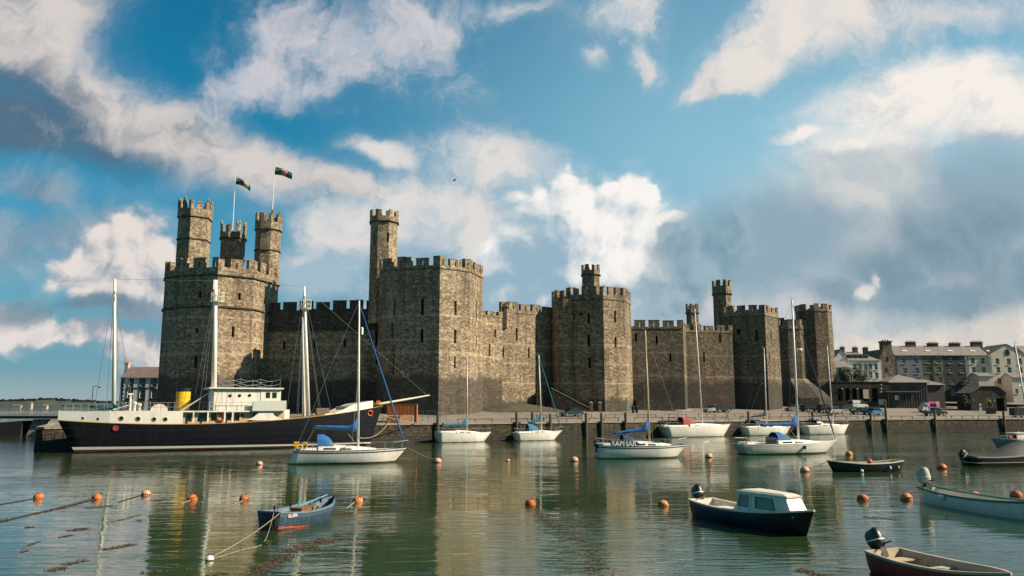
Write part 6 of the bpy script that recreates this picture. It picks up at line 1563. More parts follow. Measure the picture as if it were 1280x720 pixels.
# ------------------------------------------------------------------ hills over the strait, with woods
hl = MB(); rnd = random.Random(5); N = 90; rows = []
hx = lambda i: -2600 + i * 40
def ridge(i):
    x = hx(i); px = 640 + x * F / 2000
    base_py = 501.0 - 2.5 * math.exp(-((px - 65) / 26) ** 2) - 1.5 * math.exp(-((px - 12) / 30) ** 2) + (px > 110) * min(5, (px - 110) * .05)
    return max(2, 5 + (508 - base_py) * 2000 / F + rnd.uniform(-1.2, 1.2))
for i in range(N):
    x = hx(i); h = ridge(i); rows.append([(x, 1900, -1), (x, 1915, 1.5), (x, 1950, h * .55 + rnd.uniform(-1, 1)), (x, 2000, h), (x, 2300, h * .8), (x, 2800, 0)])
hl.rings(rows, 0, closed=False, cap0=False, cap1=False)
m = bpy.data.materials.new('wooded_hill'); m.use_nodes = True; t = NT(m.node_tree); b = t.n['Principled BSDF']; geo = t.add('ShaderNodeNewGeometry')
n1 = t.noise(geo.outputs['Position'], .02, 5, .6); n2 = t.noise(geo.outputs['Position'], .12, 4, .6)
c = t.mix(t.ramp(n1.outputs[0], .45, .6), (.035, .052, .045, 1), (.06, .075, .05, 1)); c = t.mix(t.ramp(n2.outputs[0], .45, .65, 0, .6), c, (.022, .036, .034, 1)); t.put(b.inputs['Base Color'], c); b.inputs['Roughness'].default_value = .95  # slight blue of distance haze is mixed into the hill colour
hl.build('hills', [m], smooth=True, kind='structure')
fw = MB(); rnd = random.Random(9)
for _ in range(2600):
    i = rnd.uniform(0, N - 1.01); k = int(i); x = hx(i); q = rnd.random(); yv, zv = (1930, rows[k][1][2] + 2) if q < .35 else ((1990 + rnd.uniform(-25, 20)), rows[k][3][2] * .93)
    sz = rnd.uniform(3, 7); fw.face([(x - sz, yv, zv - sz * .4), (x + sz, yv + rnd.uniform(-2, 2), zv - sz * .4), (x + sz * rnd.uniform(.3, .7), yv, zv + sz * rnd.uniform(.3, .7)), (x - sz * rnd.uniform(.3, .7), yv, zv + sz * rnd.uniform(.2, .6))])
fw.build('far_woods', [leaf_mat('far_leaves', (.030, .046, .040))], kind='stuff')
for k, (px, py, wpx, lab) in enumerate(((22, 509, 10, 'long low house with reddish roof on the far shore'), (38, 506, 4, 'small red roofed cottage higher on the far shore'), (57, 509.5, 5, 'pale cottage on the far shore near the ship stern'))):
    Y = 1880; x = xof(px, Y); zb = 1.0; wd = wpx * Y / F; r = empty('cottage', (x, Y, zb), 0, lab, 'house', 'houses on the far shore')
    MB().bbox(-wd / 2, wd / 2, -4, 4, -1, 5 + (6 if k == 1 else 0)).build('wall', [mat('far_wall', (.34, .31, .28), .9)], r); h0 = 5 + (6 if k == 1 else 0)
    rf = MB(); rf.rings([[(-wd / 2 - .3, -4.4, h0 + .02), (-wd / 2 - .3, 4.4, h0 + .02), (-wd / 2 - .3, 0, h0 + 3.5)], [(wd / 2 + .3, -4.4, h0 + .02), (wd / 2 + .3, 4.4, h0 + .02), (wd / 2 + .3, 0, h0 + 3.5)]]); rf.build('roof', [mat('far_roof_red', (.24, .11, .08), .9) if k < 2 else M_slate], r)

# ------------------------------------------------------------------ footbridge and its pier at the left edge
Yb = 138.0; zd = zof(521, Yb); xb1 = xof(74, Yb)
br = empty('footbridge', (xof(20, Yb), Yb, 0), 0, 'long low footbridge with white railings crossing to the quay', 'bridge'); o = br.location
dk = MB(); dk.bbox(-150, xb1 + 4, Yb - 1.6, Yb + 1.6, zd - .28, zd + .14); dk.build('deck', [mat('bridge_dark', (.02, .018, .016), .95, spec=.05)], br, off=o)
for yy in (Yb - 1.5, Yb + 1.5):
    rl = MB(); n = 150
    for k in range(n): x = xb1 - k * .55; rl.tube([(x, yy, zd + .14), (x, yy, zd + 1.15)], .035 if k % 5 else .06, 4)
    rl.tube([(xb1, yy, zd + 1.15), (xb1 - n * .55, yy, zd + 1.15)], .05, 5); rl.tube([(xb1, yy, zd + .35), (xb1 - n * .55, yy, zd + .35)], .03, 4); rl.build('railing', [mat('rail_pale', (.11, .10, .09), .6)], br, off=o)
pr_ = MB(); Yp = 137
pr_.rings([[(xof(34, Yp), Yp - .5, -1.5), (xof(84, Yp), Yp - .5, -1.5), (xof(84, Yp), Yp + 4, -1.5), (xof(34, Yp), Yp + 4, -1.5)], [(xof(43, Yp), Yp, zd - .4), (xof(80, Yp), Yp, zd - .4), (xof(80, Yp), Yp + 3, zd - .4), (xof(43, Yp), Yp + 3, zd - .4)]])
pr_.build('bridge_pier', [mat('concrete_stained', (.21, .185, .155), .9, var=.3, scale=.5, dirt=(.08, .07, .05), dirt_amt=.8)], br, off=o)
dp = empty('timber_jetty', (xof(10, 139), 139, 0), 0, 'dark timber jetty end beneath the footbridge', 'jetty'); o = dp.location
j = MB(); j.rings([[(xof(-60, 139), 136.5, -1.5), (xof(-60, 139), 136.5, 1.6), (xof(-60, 139), 141, 1.6), (xof(-60, 139), 141, -1.5)], [(xof(39, 139), 136.5, -1.5), (xof(41, 139), 136.5, 2.6), (xof(41, 139), 141, 2.6), (xof(39, 139), 141, -1.5)]]); j.build('timbers', [mat('wet_timber', (.022, .02, .018), .8, var=.4)], dp, off=o)
# ------------------------------------------------------------------ vehicles
M_tyre = mat('tyre', (.012, .012, .012), .8); M_rim = mat('rim', (.35, .35, .35), .35, .6)
M_hlight = mat('lamp_glass', (.55, .55, .52), .15); M_tlight = mat('tail_lamp', (.35, .02, .015), .3)
def car(label, px, py, col_, rz=None, L=4.1, W=1.74, Hh=1.48, style='hatch', cat='car', group='cars parked on the quay', flip=1, name='parked_car'):
    p = gnd(px, py); e = 1.0; slope = math.atan2(front_main(p.x + e) - front_main(p.x - e), 2 * e)
    a = slope if rz is None else R(rz)
    r = empty(name, p, a + (0 if flip > 0 else math.pi), label, cat, group)
    pm = mat('car_' + '_'.join('%03d' % int(v * 999) for v in col_), col_, .28, .1, var=.05, coat=.6)
    P = {'hatch': ([(-.5, .22), (-.5, .55), (-.49, .62), (-.34, .64), (.20, .62), (.36, .56), (.485, .46), (.5, .36), (.5, .2)], [(-.47, .62), (-.33, .97), (-.05, 1.0), (.06, .98), (.27, .60)]),
         'suv': ([(-.5, .24), (-.5, .60), (-.49, .66), (.18, .66), (.24, .64), (.44, .58), (.49, .5), (.5, .24)], [(-.49, .65), (-.45, .96), (-.40, 1.0), (.02, 1.0), (.07, .97), (.21, .64)]),
         'van': ([(-.5, .16), (-.5, .55), (.28, .55), (.46, .46), (.5, .38), (.5, .16)], [(-.5, .54), (-.495, .96), (-.48, 1.0), (.12, 1.0), (.18, .97), (.36, .53)]),
         'pickup': ([(-.5, .25), (-.5, .62), (.14, .62), (.22, .62), (.44, .57), (.49, .50), (.5, .25)], [(-.12, .61), (-.10, .96), (-.07, 1.0), (.05, 1.0), (.09, .97), (.22, .61)])}[style]
    body, cabin = P; ys = [(-.5, .93), (-.47, 1), (.47, 1), (.5, .93)]
    mb = MB(); mb.rings([[(x * L * (1 if abs(y) < .49 else .985), y * W, (.16 + (z - .16) * (k if z > .3 else 1)) * Hh) for x, z in body] for y, k in ys]); bo = mb.build('body', [pm], r)
    wn = MB(); wn.rings([[(x * L + (.03 if 0 else 0), y * W * (.47 if z < .7 else .40), z * Hh * (1 if z < .99 else .985)) for x, z in cabin] for y in (-1, 1)]); wn.build('window', [M_glass], r)
    # roof and pillars in body colour
    rf = MB(); tops = [q for q in cabin if q[1] > .9]; rf.rings([[(x * L, y * W, z * Hh + .012) for x, z in tops] + [(x * L, y * W, z * Hh + .05) for x, z in reversed(tops)] for y in (-.41, .41)]); 
    if style == 'van': rf.bbox(-.5 * L + .02, -.0 * L, -.455 * W, .455 * W, .54 * Hh, .99 * Hh)
    rf.build('roof', [pm], r)
    for sx_ in (-.31, .32):
        for sy in (-1, 1):
            wq = MB(); wr = .31 if style in ('hatch',) else .36
            wq.lathe((sx_ * L, sy * (W / 2 - .12), wr), [(wr * .6, -.1), (wr, -.09), (wr, .13), (wr * .62, .14)], 14, axis=(0, sy, 0)); wo = wq.build('wheel', [M_tyre], r)
            MB().lathe((sx_ * L, sy * (W / 2 - .12), wr), [(wr * .62, .1), (wr * .6, .145), (.05, .15)], 12, axis=(0, sy, 0)).build('rim', [M_rim], wo)
    for sy in (-1, 1):
        MB().box((.478 * L, sy * W * .36, .46 * Hh), (.12, .32, .13)).build('headlight', [M_hlight], r); MB().box((-.495 * L, sy * W * .40, .54 * Hh), (.06, .18, .18)).build('tail_light', [M_tlight], r)
    return r
car('dark teal hatchback passing the stone stair', 714, 520.5, (.012, .045, .06), flip=-1)
car('silver rear car behind the red sprayhood yacht', 891, 515.5, (.30, .30, .29), L=3.9, flip=-1)
car('black car beside the silver one below the dark walls', 902, 515.5, (.015, .015, .018), style='suv', L=4.1)
car('pale green-grey car behind the tall blue-sail mast', 993.5, 514, (.16, .20, .19), flip=-1)
car('dark maroon estate car in the row by the sloping foot', 1014, 514.5, (.035, .015, .02), style='suv', L=4.5)
car('black car just behind the silver jeep', 1032.5, 516, (.018, .018, .02), style='suv', L=3.6, Hh=1.75)
car('silver jeep at the end of the row near the leaning mast', 1044, 517.5, (.34, .34, .33), style='suv', L=3.8, flip=1)
car('white van parked behind the dark cars', 1073, 511.0, (.52, .52, .50), style='van', L=4.4, Hh=2.0, cat='van', name='parked_van')
car('dark green car left of the white van', 1059.5, 513.5, (.02, .028, .026), L=4.3)
car('black estate car in front of the white van', 1077, 518, (.014, .014, .017), style='suv', L=4.6, flip=-1)
car('bright blue small car at the end of the dark row', 1096, 519, (.06, .20, .38), L=3.7)
car('black pickup parked before the pink van', 1169, 520, (.013, .014, .014), style='pickup', L=4.9, Hh=1.75, cat='pickup', name='pickup_truck')
# ice cream van
p = gnd(1159.5, 515.5); r = empty('ice_cream_van', p, R(8), 'pink ice cream van with colourful patches on its side', 'van'); Lv = 3.9
pk = MATS.get('pink_van')
m = bpy.data.materials.new('pink_van'); m.use_nodes = True; t = NT(m.node_tree); b_ = t.n['Principled BSDF']; tcn = t.add('ShaderNodeTexCoord'); vn = t.add('ShaderNodeTexVoronoi', ins={'Vector': tcn.outputs['Object'], 'Scale': 1.6})
sc_ = t.add('ShaderNodeSeparateColor', ins={0: vn.outputs['Color']}); c = t.mix(t.ramp(sc_.outputs[0], .55, .56), (.55, .10, .28, 1), (.62, .30, .45, 1)); c = t.mix(t.ramp(sc_.outputs[1], .74, .75), c, (.65, .42, .05, 1)); c = t.mix(t.ramp(sc_.outputs[2], .84, .85), c, (.25, .06, .42, 1)); t.put(b_.inputs['Base Color'], c); b_.inputs['Roughness'].default_value = .4
bd = MB(); bd.rings([[(-.42, y, .45), (-.42, y, 2.3), (-.3, y, 2.42), (2.3, y, 2.42), (2.4, y, 2.3), (2.4, y, .45)] for y in (-.95, .95)]); bd.build('body', [m], r)
cb = MB(); cb.rings([[(-1.75, y, .4), (-1.75, y, .95), (-1.55, y, 1.15), (-1.05, y, 1.9), (-.43, y, 2.2), (-.43, y, .4)] for y in (-.92, .92)]); cb.build('cab', [mat('van_white', (.55, .53, .5), .4)], r)
wn = MB(); wn.bbox(-1.2, -.62, -.94, .94, 1.22, 1.78); wn.build('window', [M_glass], r); hw = MB(); hw.bbox(.1, 1.6, -.97, -.93, 1.25, 1.95); hw.build('serving_hatch', [M_glass], r)
for sx_ in (-1.1, 1.6):
    for sy in (-1, 1): MB().lathe((sx_, sy * .8, .34), [(.2, -.1), (.34, -.09), (.34, .12), (.2, .13)], 12, axis=(0, sy, 0)).build('wheel', [M_tyre], r)
# dark box trailer at the right edge
p = gnd(1273, 521.5); r = empty('box_trailer', p, R(9), 'black box trailer parked by the right edge of the quay', 'trailer'); q = MB(); q.box((0, 0, 1.15), (2.9, 1.6, 1.5)); q.box((0, 0, 1.93), (2.98, 1.68, .06)); q.build('body', [M_black], r)
for sy in (-1, 1): MB().lathe((0, sy * .86, .33), [(.2, -.1), (.33, -.09), (.33, .1), (.2, .11)], 12, axis=(0, sy, 0)).build('wheel', [M_tyre], r)
MB().box((-1.8, 0, .5), (.9, .1, .1)).build('tow_bar', [M_black], r)

# ------------------------------------------------------------------ quay furniture
M_pile = mat('timber_pile', (.085, .068, .046), .9, var=.35, scale=3, bump=.6, bscale=10, dirt=(.04, .04, .025), dirt_amt=.8)
M_rail = mat('rail_brown', (.11, .07, .045), .8, var=.3)
piles = [(547, 514.5, 'pile by the container yacht under the lit tower'), (646, 515, 'pile behind the tilted pale mast'), (665, 514.5, 'pile between the two small yachts'), (688, 517, 'pile at the bow of the small teal yacht'), (732.5, 516, 'slim pile right of the teal hatchback'), (751.5, 516, 'weedy pile before the gate pillars'), (781.5, 516, 'thick pile left of the name dodger yacht'),
    (935, 514, 'stout pile beside the red sprayhood yacht bow'), (1015, 514, 'pile behind the big blue sail cover'), (1087.5, 515, 'short pile below the blue small car'), (1106.5, 500, 'tall leaning pile by the green signboard'), (1167.5, 512, 'pile in front of the black pickup'), (1253.5, 513.5, 'thick dark pile near the right edge')]
for i, (px, pt_, lab) in enumerate(piles):
    Y0 = 100.0
    for _ in range(40):
        x = xof(px, Y0); Y0 = front_main(x) - .35
    x = xof(px, Y0); zt = zof(pt_, Y0, px); r = empty('mooring_pile', (x, Y0, 0), 0, 'timber ' + lab, 'pile', 'timber piles along the quay')
    ln = random.Random(i).uniform(-.06, .06); m_ = MB(); m_.tube([(0, 0, -1.5), (ln * .5, 0, zt * .5), (ln, 0, zt - .05), (ln, 0, zt)], [.24, .22, .20, .15], 9); m_.build('post', [M_pile], r)
    k_ = MB(); k_.lathe((ln * .8, 0, zt - .5), [(.20, 0), (.235, .02), (.235, .14), (.20, .16)], 10); k_.build('iron_band', [M_rail], r)
# low rails along the edge and at the back of the road
def low_rail(x0, y0, x1, y1, z0, z1, label, group, h=.55, th=.11):
    r = empty('low_rail', (x0, y0, z0), 0, label, 'rail', group); L = math.hypot(x1 - x0, y1 - y0)
    for f in (.03, .5, .97): MB().box((f * (x1 - x0), f * (y1 - y0), f * (z1 - z0) + h / 2 - .05), (th, th, h + .1)).build('post', [M_rail], r)
    MB().tube([(0, 0, h), (x1 - x0, y1 - y0, z1 - z0 + h)], th * .62, 6).build('bar', [M_rail], r)
def marks(px):     # nearest thing one can find, for a label
    spots = [(560, 'the yacht with low blue boom cover'), (640, 'the small teal yacht'), (690, 'the small teal yacht bow'), (740, 'the stone gate pillars'), (780, 'the thick pile'), (830, 'the name dodger yacht bow'), (880, 'the red sprayhood yacht'), (940, 'the stout pile'), (1000, 'the blue sail cover yacht'), (1060, 'the plain white yacht'), (1100, 'the green signboard'), (1150, 'the pink van'), (1200, 'the black pickup'), (1250, 'the wheelie bins')]
    return min(spots, key=lambda s_: abs(s_[0] - px))[1]
x = -8.0; k = 0; used = {}
while x < 118:
    ln = 5.2; gap = .9 if k % 3 else 2.6
    x1 = x + ln; y0, y1 = front_main(x) + .45, front_main(x1) + .45
    low_rail(x, y0, x1, y1, 2.62, 2.62, 'low brown quay edge rail close behind ' + marks(640 + (x + x1) / 2 * F / ((y0 + y1) / 2)) + (', its left-hand neighbour' if 0 else ''), 'low rails along the quay edge')
    x = x1 + gap; k += 1
x = 4.0
while x < 66:
    x1 = x + 3.8; y0, y1 = front_main(x) + 13.5, front_main(x1) + 13.5
    low_rail(x, y0, x1, y1, gz(x, y0), gz(x1, y1), 'low rail at the castle side of the road level with ' + marks(640 + (x + x1) / 2 * F / ((y0 + y1) / 2)), 'low rails at the back of the road', .55, .10)
    x = x1 + 2.4
# stone stair up to the third tower with its gate pillars
def stair():
    p = gnd(741, 513.5); r = empty('stone_stair', p, 0, 'dark stone stair with pale side copings climbing to the castle door', 'stair')
    n = 14; mb = MB()
    for k in range(n): mb.bbox(-1.2 - (k + 1) * .5, -1.2 - k * .5, -1.2, 1.6, -1, .25 * (k + 1))
    mb.bbox(-1.2 - n * .5 - 3, -1.2 - n * .5 - .002, -1.2, 1.6, -1, .25 * n); mb.build('steps', [M_darkwall], r)
    for y in (-1.4, 1.8):
        cp = MB(); cp.extrude([(-.9, y - .16, .55), (-1.2 - n * .5, y - .16, .25 * n + .8), (-1.2 - n * .5, y - .16, .25 * n + 1.0), (-.9, y - .16, .75)], (0, .32, 0)); cp.build('coping', [M_kerb], r)
        cw = MB(); cw.extrude([(-.9, y - .12, -1), (-1.2 - n * .5, y - .12, -1), (-1.2 - n * .5, y - .12, .25 * n + .79), (-.9, y - .12, .54)], (0, .24, 0)); cw.build('side_wall', [M_darkwall], r)
stair()
for px, lab in ((739, 'left stone gate pillar at the foot of the stair'), (750, 'right stone gate pillar at the foot of the stair')):
    p = gnd(px, 515); r = empty('gate_pillar', p, 0, lab, 'pillar', 'stone gate pillars'); MB().box((0, 0, .8), (.62, .62, 1.7)).build('shaft', [M_rubble], r)
    c_ = MB(); c_.box((0, 0, 1.72), (.8, .8, .14)); c_.rings([[(-.36, -.36, 1.79), (.36, -.36, 1.79), (.36, .36, 1.79), (-.36, .36, 1.79)], [(-.05, -.05, 1.98), (.05, -.05, 1.98), (.05, .05, 1.98), (-.05, .05, 1.98)]]); c_.build('cap', [M_kerb], r)
# information pylon, bins
p = gnd(785.5, 516); r = empty('information_pylon', p, 0, 'white banded information pylon before the third tower', 'pylon'); c_ = MB(); c_.box((0, 0, 1.05), (.52, .2, 2.1)); c_.build('panel', [M_frame], r)
for z in (.55, 1.15, 1.75): MB().box((0, 0, z), (.54, .22, .10)).build('band', [M_slate], r)
for i, (px, lab) in enumerate(((791.5, 'black litter bin nearest the white pylon'), (796, 'black litter bin second from the white pylon'))):
    p = gnd(px, 516); r = empty('litter_bin', p, 0, lab, 'bin', 'litter bins by the pylon'); MB().lathe((0, 0, 0), [(.26, 0), (.30, 1.0), (.32, 1.02), (.32, 1.12)], 10).build('drum', [M_black], r); MB().lathe((0, 0, 1.12), [(.33, 0), (.28, .2), (.1, .3)], 10).build('lid', [M_black], r)
for i, px in enumerate((1234.5, 1237.5, 1240.5, 1243.5)):
    p = gnd(px, 517.5); r = empty('wheelie_bin', p, 0, 'dark wheelie bin, %s of the four in a row on the quay' % ('first from the left', 'second from the left', 'third from the left', 'last on the right')[i], 'bin', 'wheelie bins in a row')
    b_ = MB(); b_.rings([[(-.2, -.24, .05), (.2, -.24, .05), (.2, .24, .05), (-.2, .24, .05)], [(-.27, -.32, 1.15), (.27, -.32, 1.15), (.27, .32, 1.15), (-.27, .32, 1.15)]]); b_.build('body', [M_black], r); MB().box((0, 0, 1.2), (.6, .72, .08)).build('lid', [M_black], r)
    for sx_ in (-.22, .22): MB().lathe((sx_, .3, .1), [(.1, -.03), (.1, .03)], 8, axis=(1, 0, 0)).build('wheel', [M_tyre], r)
# signs
p = gnd(1103, 512); r = empty('signboard', p, R(8), 'green harbour signboard on two posts', 'sign'); z0 = zof(506, p.y, 1103) - p.z; z1 = zof(499, p.y, 1103) - p.z
for x in (-.7, .7): MB().box((x, .06, z1 / 2), (.09, .09, z1)).build('post', [M_pipe], r)
MB().box((0, 0, (z0 + z1) / 2), (1.7, .06, z1 - z0)).build('board', [mat('sign_green', (.02, .09, .065), .5)], r)
p = gnd(1226, 515.5); r = empty('quay_sign', p, 0, 'white and green upright sign near the wheelie bins', 'sign'); MB().box((0, 0, 1.0), (.5, .12, 2.0)).build('board', [M_frame], r); MB().box((0, -.01, 1.35), (.52, .14, .28)).build('band', [mat('sign_teal', (.02, .13, .12), .5)], r)
def lamp_post(label, px, py0, py1, Y=None, arms=1, m_=M_pipe, sign=None, tilt=0):
    p = gnd(px, py1) if Y is None else Vector((xof(px, Y), Y, zof(py1, Y, px))); h = zof(py0, p.y, px) - p.z; r = empty('lamp_post', p, 0, label, 'lamp post', 'lamp posts round the harbour')
    MB().tube([(0, 0, -.3), (tilt * .5, 0, h / 2), (tilt, 0, h)], [.09, .07, .05], 7).build('pole', [m_], r)
    for k in range(arms):
        s_ = 1 if k == 0 else -1; a_ = MB(); a_.tube([(tilt, 0, h - .1), (tilt + s_ * .5, 0, h + .05), (tilt + s_ * .9, 0, h - .1)], .04, 5); ar_ = a_.build('arm', [m_], r); MB().box((tilt + s_ * .95, 0, h - .2), (.4, .2, .16)).build('lantern', [M_black], ar_)
    if sign: MB().box((0, -.1, sign - p.z), (1.0, .05, .7)).build('sign_plate', [mat('sign_turquoise', (.02, .26, .24), .5)], r)
lamp_post('dark lamp post on the quay end behind the ship stern', 114.5, 482.5, 512, 125, 1)
lamp_post('leaning pale lamp post against the dark retaining wall', 1046, 478, 500, None, 1, M_alu, tilt=-.5)
lamp_post('thin lamp post in front of the dark wall bays', 1092.5, 477, 502, None, 1, M_pipe)
lamp_post('tall lamp post with turquoise sign plate by the harbour building', 1151, 461, 506, None, 1, M_pipe, sign=zof(488, gnd(1151, 506).y, 1151))
lamp_post('slim pole between the shed and the gabled house', 1240, 470, 508, None, 1, M_pipe)
# orange shipping container, boards and gear by the ship's bow
M_cont = mat('container_orange', (.36, .115, .03), .6, var=.15, scale=.8, dirt=(.16, .06, .03), dirt_amt=.6)
Yc_ = 119.0; xa, xb = xof(484, Yc_), xof(521, Yc_); zc_ = gz((xa + xb) / 2, Yc_); r = empty('shipping_container', ((xa + xb) / 2, Yc_, zc_), R(3), 'orange corrugated shipping container behind the ship bow', 'container')
wd = xb - xa; mb = MB(); n = 22; hh = zof(505, Yc_, 505) - zc_
prof = []
for k in range(n):
    x0, x1 = -wd / 2 + wd * k / n, -wd / 2 + wd * (k + 1) / n; s_ = (x1 - x0)
    prof += [(x0, 0), (x0 + s_ * .35, 0), (x0 + s_ * .5, .05), (x0 + s_ * .85, .05)]
prof.append((wd / 2, 0))
for (xa_, ya_), (xb_, yb_) in zip(prof, prof[1:]): mb.face([(xa_, -ya_, .12), (xb_, -yb_, .12), (xb_, -yb_, hh - .12), (xa_, -ya_, hh - .12)])
mb.bbox(-wd / 2, wd / 2, .06, 2.4, .1, hh - .04); mb.build('box', [M_cont], r)
fr = MB()
for z in (.06, hh - .06): fr.bbox(-wd / 2, wd / 2, -.08, .05, z - .06, z + .06)
for x in (-wd / 2 + .06, wd / 2 - .06): fr.bbox(x - .07, x + .07, -.085, .05, .121, hh - .121)
fr.build('frame', [mat('container_frame', (.20, .06, .02), .6)], r)
Yt = 115.5; r = empty('plywood_stack', (xof(508, Yt), Yt, 2.6), 0, 'peach plywood boards leaning by the container', 'boards'); MB().box((0, .4, .55), (1.9, .12, 1.1), rx=R(-14)).build('board', [mat('plywood', (.50, .30, .17), .7)], r); MB().box((.1, .6, .6), (1.9, .05, 1.15), rx=R(-14)).build('board', [mat('plywood_pale', (.55, .40, .25), .7)], r)
r = empty('gangway', (xof(488, 113.5), 113.2, 2.6), R(25), 'yellow framed gangway stand at the quay edge', 'gangway')
for s_ in (-.4, .4): MB().tube([(-1, s_, 0), (-1, s_, 1.1), (1.2, s_, 1.1), (1.2, s_, 0)], .05, 6).build('side_frame', [mat('frame_yellow', (.42, .33, .08), .6)], r)
MB().box((.1, 0, .5), (2.2, .8, .06)).build('platform', [M_oldwood], r)
r = empty('green_fence', (xof(539, 124), 124, gz(xof(539, 124), 124)), R(5), 'thin green rail fence between container and lit tower', 'fence')
for k in range(6): MB().tube([(-2.2 + k * .9, 0, 0), (-2.2 + k * .9, 0, 1.6)], .04, 5).build('post', [mat('fence_green', (.03, .09, .07), .6)], r)
for z in (.8, 1.55): MB().tube([(-2.2, 0, z), (2.3, 0, z)], .035, 5).build('rail', [MATS['fence_green']], r)
# overgrown bank at the foot of the middle wall
bk = MB(); rnd = random.Random(3); A, B = Vector((xof(601, 149), 149)), Vector((xof(702, 157), 157)); dv = (B - A).normalized(); nv = Vector((dv.y, -dv.x)); rows = []
for i in range(25):
    f = i / 24; h = 1.25 * math.sin(math.pi * min(1, f * 1.05)) ** .7 + rnd.uniform(-.1, .1); c_ = A.lerp(B, f)
    rows.append([(*(c_ + nv * d_), gz(*(c_ + nv * d_)) - .05 + h * k_ + rnd.uniform(-.06, .06) * (k_ > 0)) for d_, k_ in ((-1, 1), (.6, .95), (1.8, .7), (2.8, .45), (3.8, .18), (4.6, 0))])
bk.rings(rows, 0, closed=False, cap0=False, cap1=False); bk.build('bank_terrain', [mat('overgrown_bank', (.055, .05, .03), .95, var=.5, scale=.7, bump=.8, bscale=4)], smooth=True, kind='structure')
rw = MB()
for i in range(25):
    pass
# flags
def welsh_flag(px, pyb, pyt, pxt, fy0, fx1, fy1, Y, label, seed, drop, hw=1.7):
    p0 = at(px, pyb, Y); p1 = at(pxt, pyt, Y); r = empty('flagpole', p0, 0, label, 'flagpole', 'flagpoles on the turrets'); d = p1 - p0
    MB().tube([(0, 0, -1.5), d * .5, d], [.10, .08, .06], 8).build('pole', [M_alu], r); MB().ball(d, .14, 6).build('finial', [M_alu], r)
    q0 = at(pxt - (pxt - px) * .05, fy0, Y) - p0; q1 = at(fx1, fy1, Y) - p0; Lf = (q1 - q0); fm = MB(); rnd_ = random.Random(seed); N = 14
    def fp(u, v):     # u along, v down
        wv = .22 * math.sin(u * 7.5 + seed) * u; return Vector((q0.x + Lf.x * u + .06 * math.sin(v * 3), q0.y + wv - u * .3, q0.z + Lf.z * u - v * hw * (1 - .18 * u) - drop * u * u))
    for i in range(N):
        for j in range(2):
            fm.face([fp(i / N, j / 2), fp((i + 1) / N, j / 2), fp((i + 1) / N, (j + 1) / 2), fp(i / N, (j + 1) / 2)], j)
    fo = fm.build('flag', [mat('flag_white', (.58, .56, .54), .8), mat('flag_green', (.008, .13, .055), .8)], r, smooth=True)
    # red dragon passant as a flat emblem on the cloth, both faces
    poly = [(.12, .42), (.17, .30), (.23, .34), (.27, .24), (.33, .40), (.40, .36), (.45, .14), (.54, .22), (.62, .12), (.66, .34), (.74, .42), (.84, .34), (.90, .20), (.93, .34), (.86, .50), (.78, .56), (.80, .74), (.86, .80), (.74, .82), (.68, .64), (.58, .62), (.54, .76), (.60, .84), (.47, .84), (.46, .62), (.36, .58), (.30, .70), (.20, .74), (.24, .62), (.28, .52), (.20, .50), (.14, .50)]
    for s_ in (-1, 1):
        dm = MB(); tri = []
        bm = bmesh.new(); vs_ = [bm.verts.new((u, v, 0)) for u, v in [(.5 + (a - .5) * .72, .5 + (b_ - .5) * .72) for a, b_ in poly]]; f_ = bm.faces.new(vs_); bmesh.ops.triangulate(bm, faces=[f_]); bmesh.ops.subdivide_edges(bm, edges=bm.edges[:], cuts=2, use_grid_fill=True)
        for f2 in bm.faces: dm.face([fp(v.co.x, v.co.y) + Vector((0, s_ * .02, 0)) for v in f2.verts])
        bm.free(); dm.build('dragon', [mat('flag_red', (.30, .018, .022), .8)], fo)
welsh_flag(291, 280, 217, 294.5, 221.5, 313.5, 224.5, 156, 'shorter-looking flagpole with Welsh flag on the middle turret', 1, 1.3, 1.45)
welsh_flag(340, 270, 206, 343.5, 208.5, 366, 211.5, 152, 'tall flagpole with Welsh flag on the right-hand turret', 2.4, .9, 1.6)
# gull
p = at(568, 225.5, 90); r = empty('gull', p, R(20), 'lone dark bird in flight high over the castle', 'bird')
gb = MB(); secs = [(-.22, .015), (-.14, .04), (0, .06), (.12, .045), (.2, .02)]
gb.rings([[(x, rr * math.cos(a), rr * math.sin(a)) for a in [k * math.pi / 4 for k in range(8)]] for x, rr in secs])
for s_ in (-1, 1): gb.rings([[(.08, s_ * .02, .03), (-.09, s_ * .02, .03), (-.09, s_ * .02, .015), (.08, s_ * .02, .015)], [(.10, s_ * .28, .14), (-.05, s_ * .28, .14), (-.05, s_ * .28, .13), (.10, s_ * .28, .13)], [(-.02, s_ * .62, .04), (-.06, s_ * .62, .04), (-.06, s_ * .62, .035), (-.02, s_ * .62, .035)]])
gb.build('bird_body', [mat('bird_dark', (.03, .03, .03), .8)], r)

# ------------------------------------------------------------------ buoys, ropes, weed
def buoy(label, px, py, dia_px, m_=M_orange, tilt=0, rz=0.0):
    p = onz(px, py + dia_px * .32); rad = max(.14, dia_px * p.y / F / 2); p.z = -rad * .28; r = empty('mooring_buoy', p, 0, label, 'buoy', 'mooring buoys', rot=(R(tilt), R(tilt * .6), rz))
    MB().ball((0, 0, rad * .45), rad, 12).build('float', [m_], r, smooth=True)
    e = MB(); e.tube([(rad * .28 * math.cos(a), 0, rad * 1.45 + rad * .24 * math.sin(a)) for a in [k * math.pi / 5 for k in range(11)]], rad * .07, 5, cap=False); e.build('eye', [M_pipe], r)
    b_ = MB(); b_.lathe((0, 0, rad * .45), [(rad * .9, -rad * .45), (rad * 1.0, -rad * .12), (rad * 1.015, rad * .06), (rad * .99, rad * .10)], 14); b_.build('weed_band', [M_weed], r)
    return p, rad
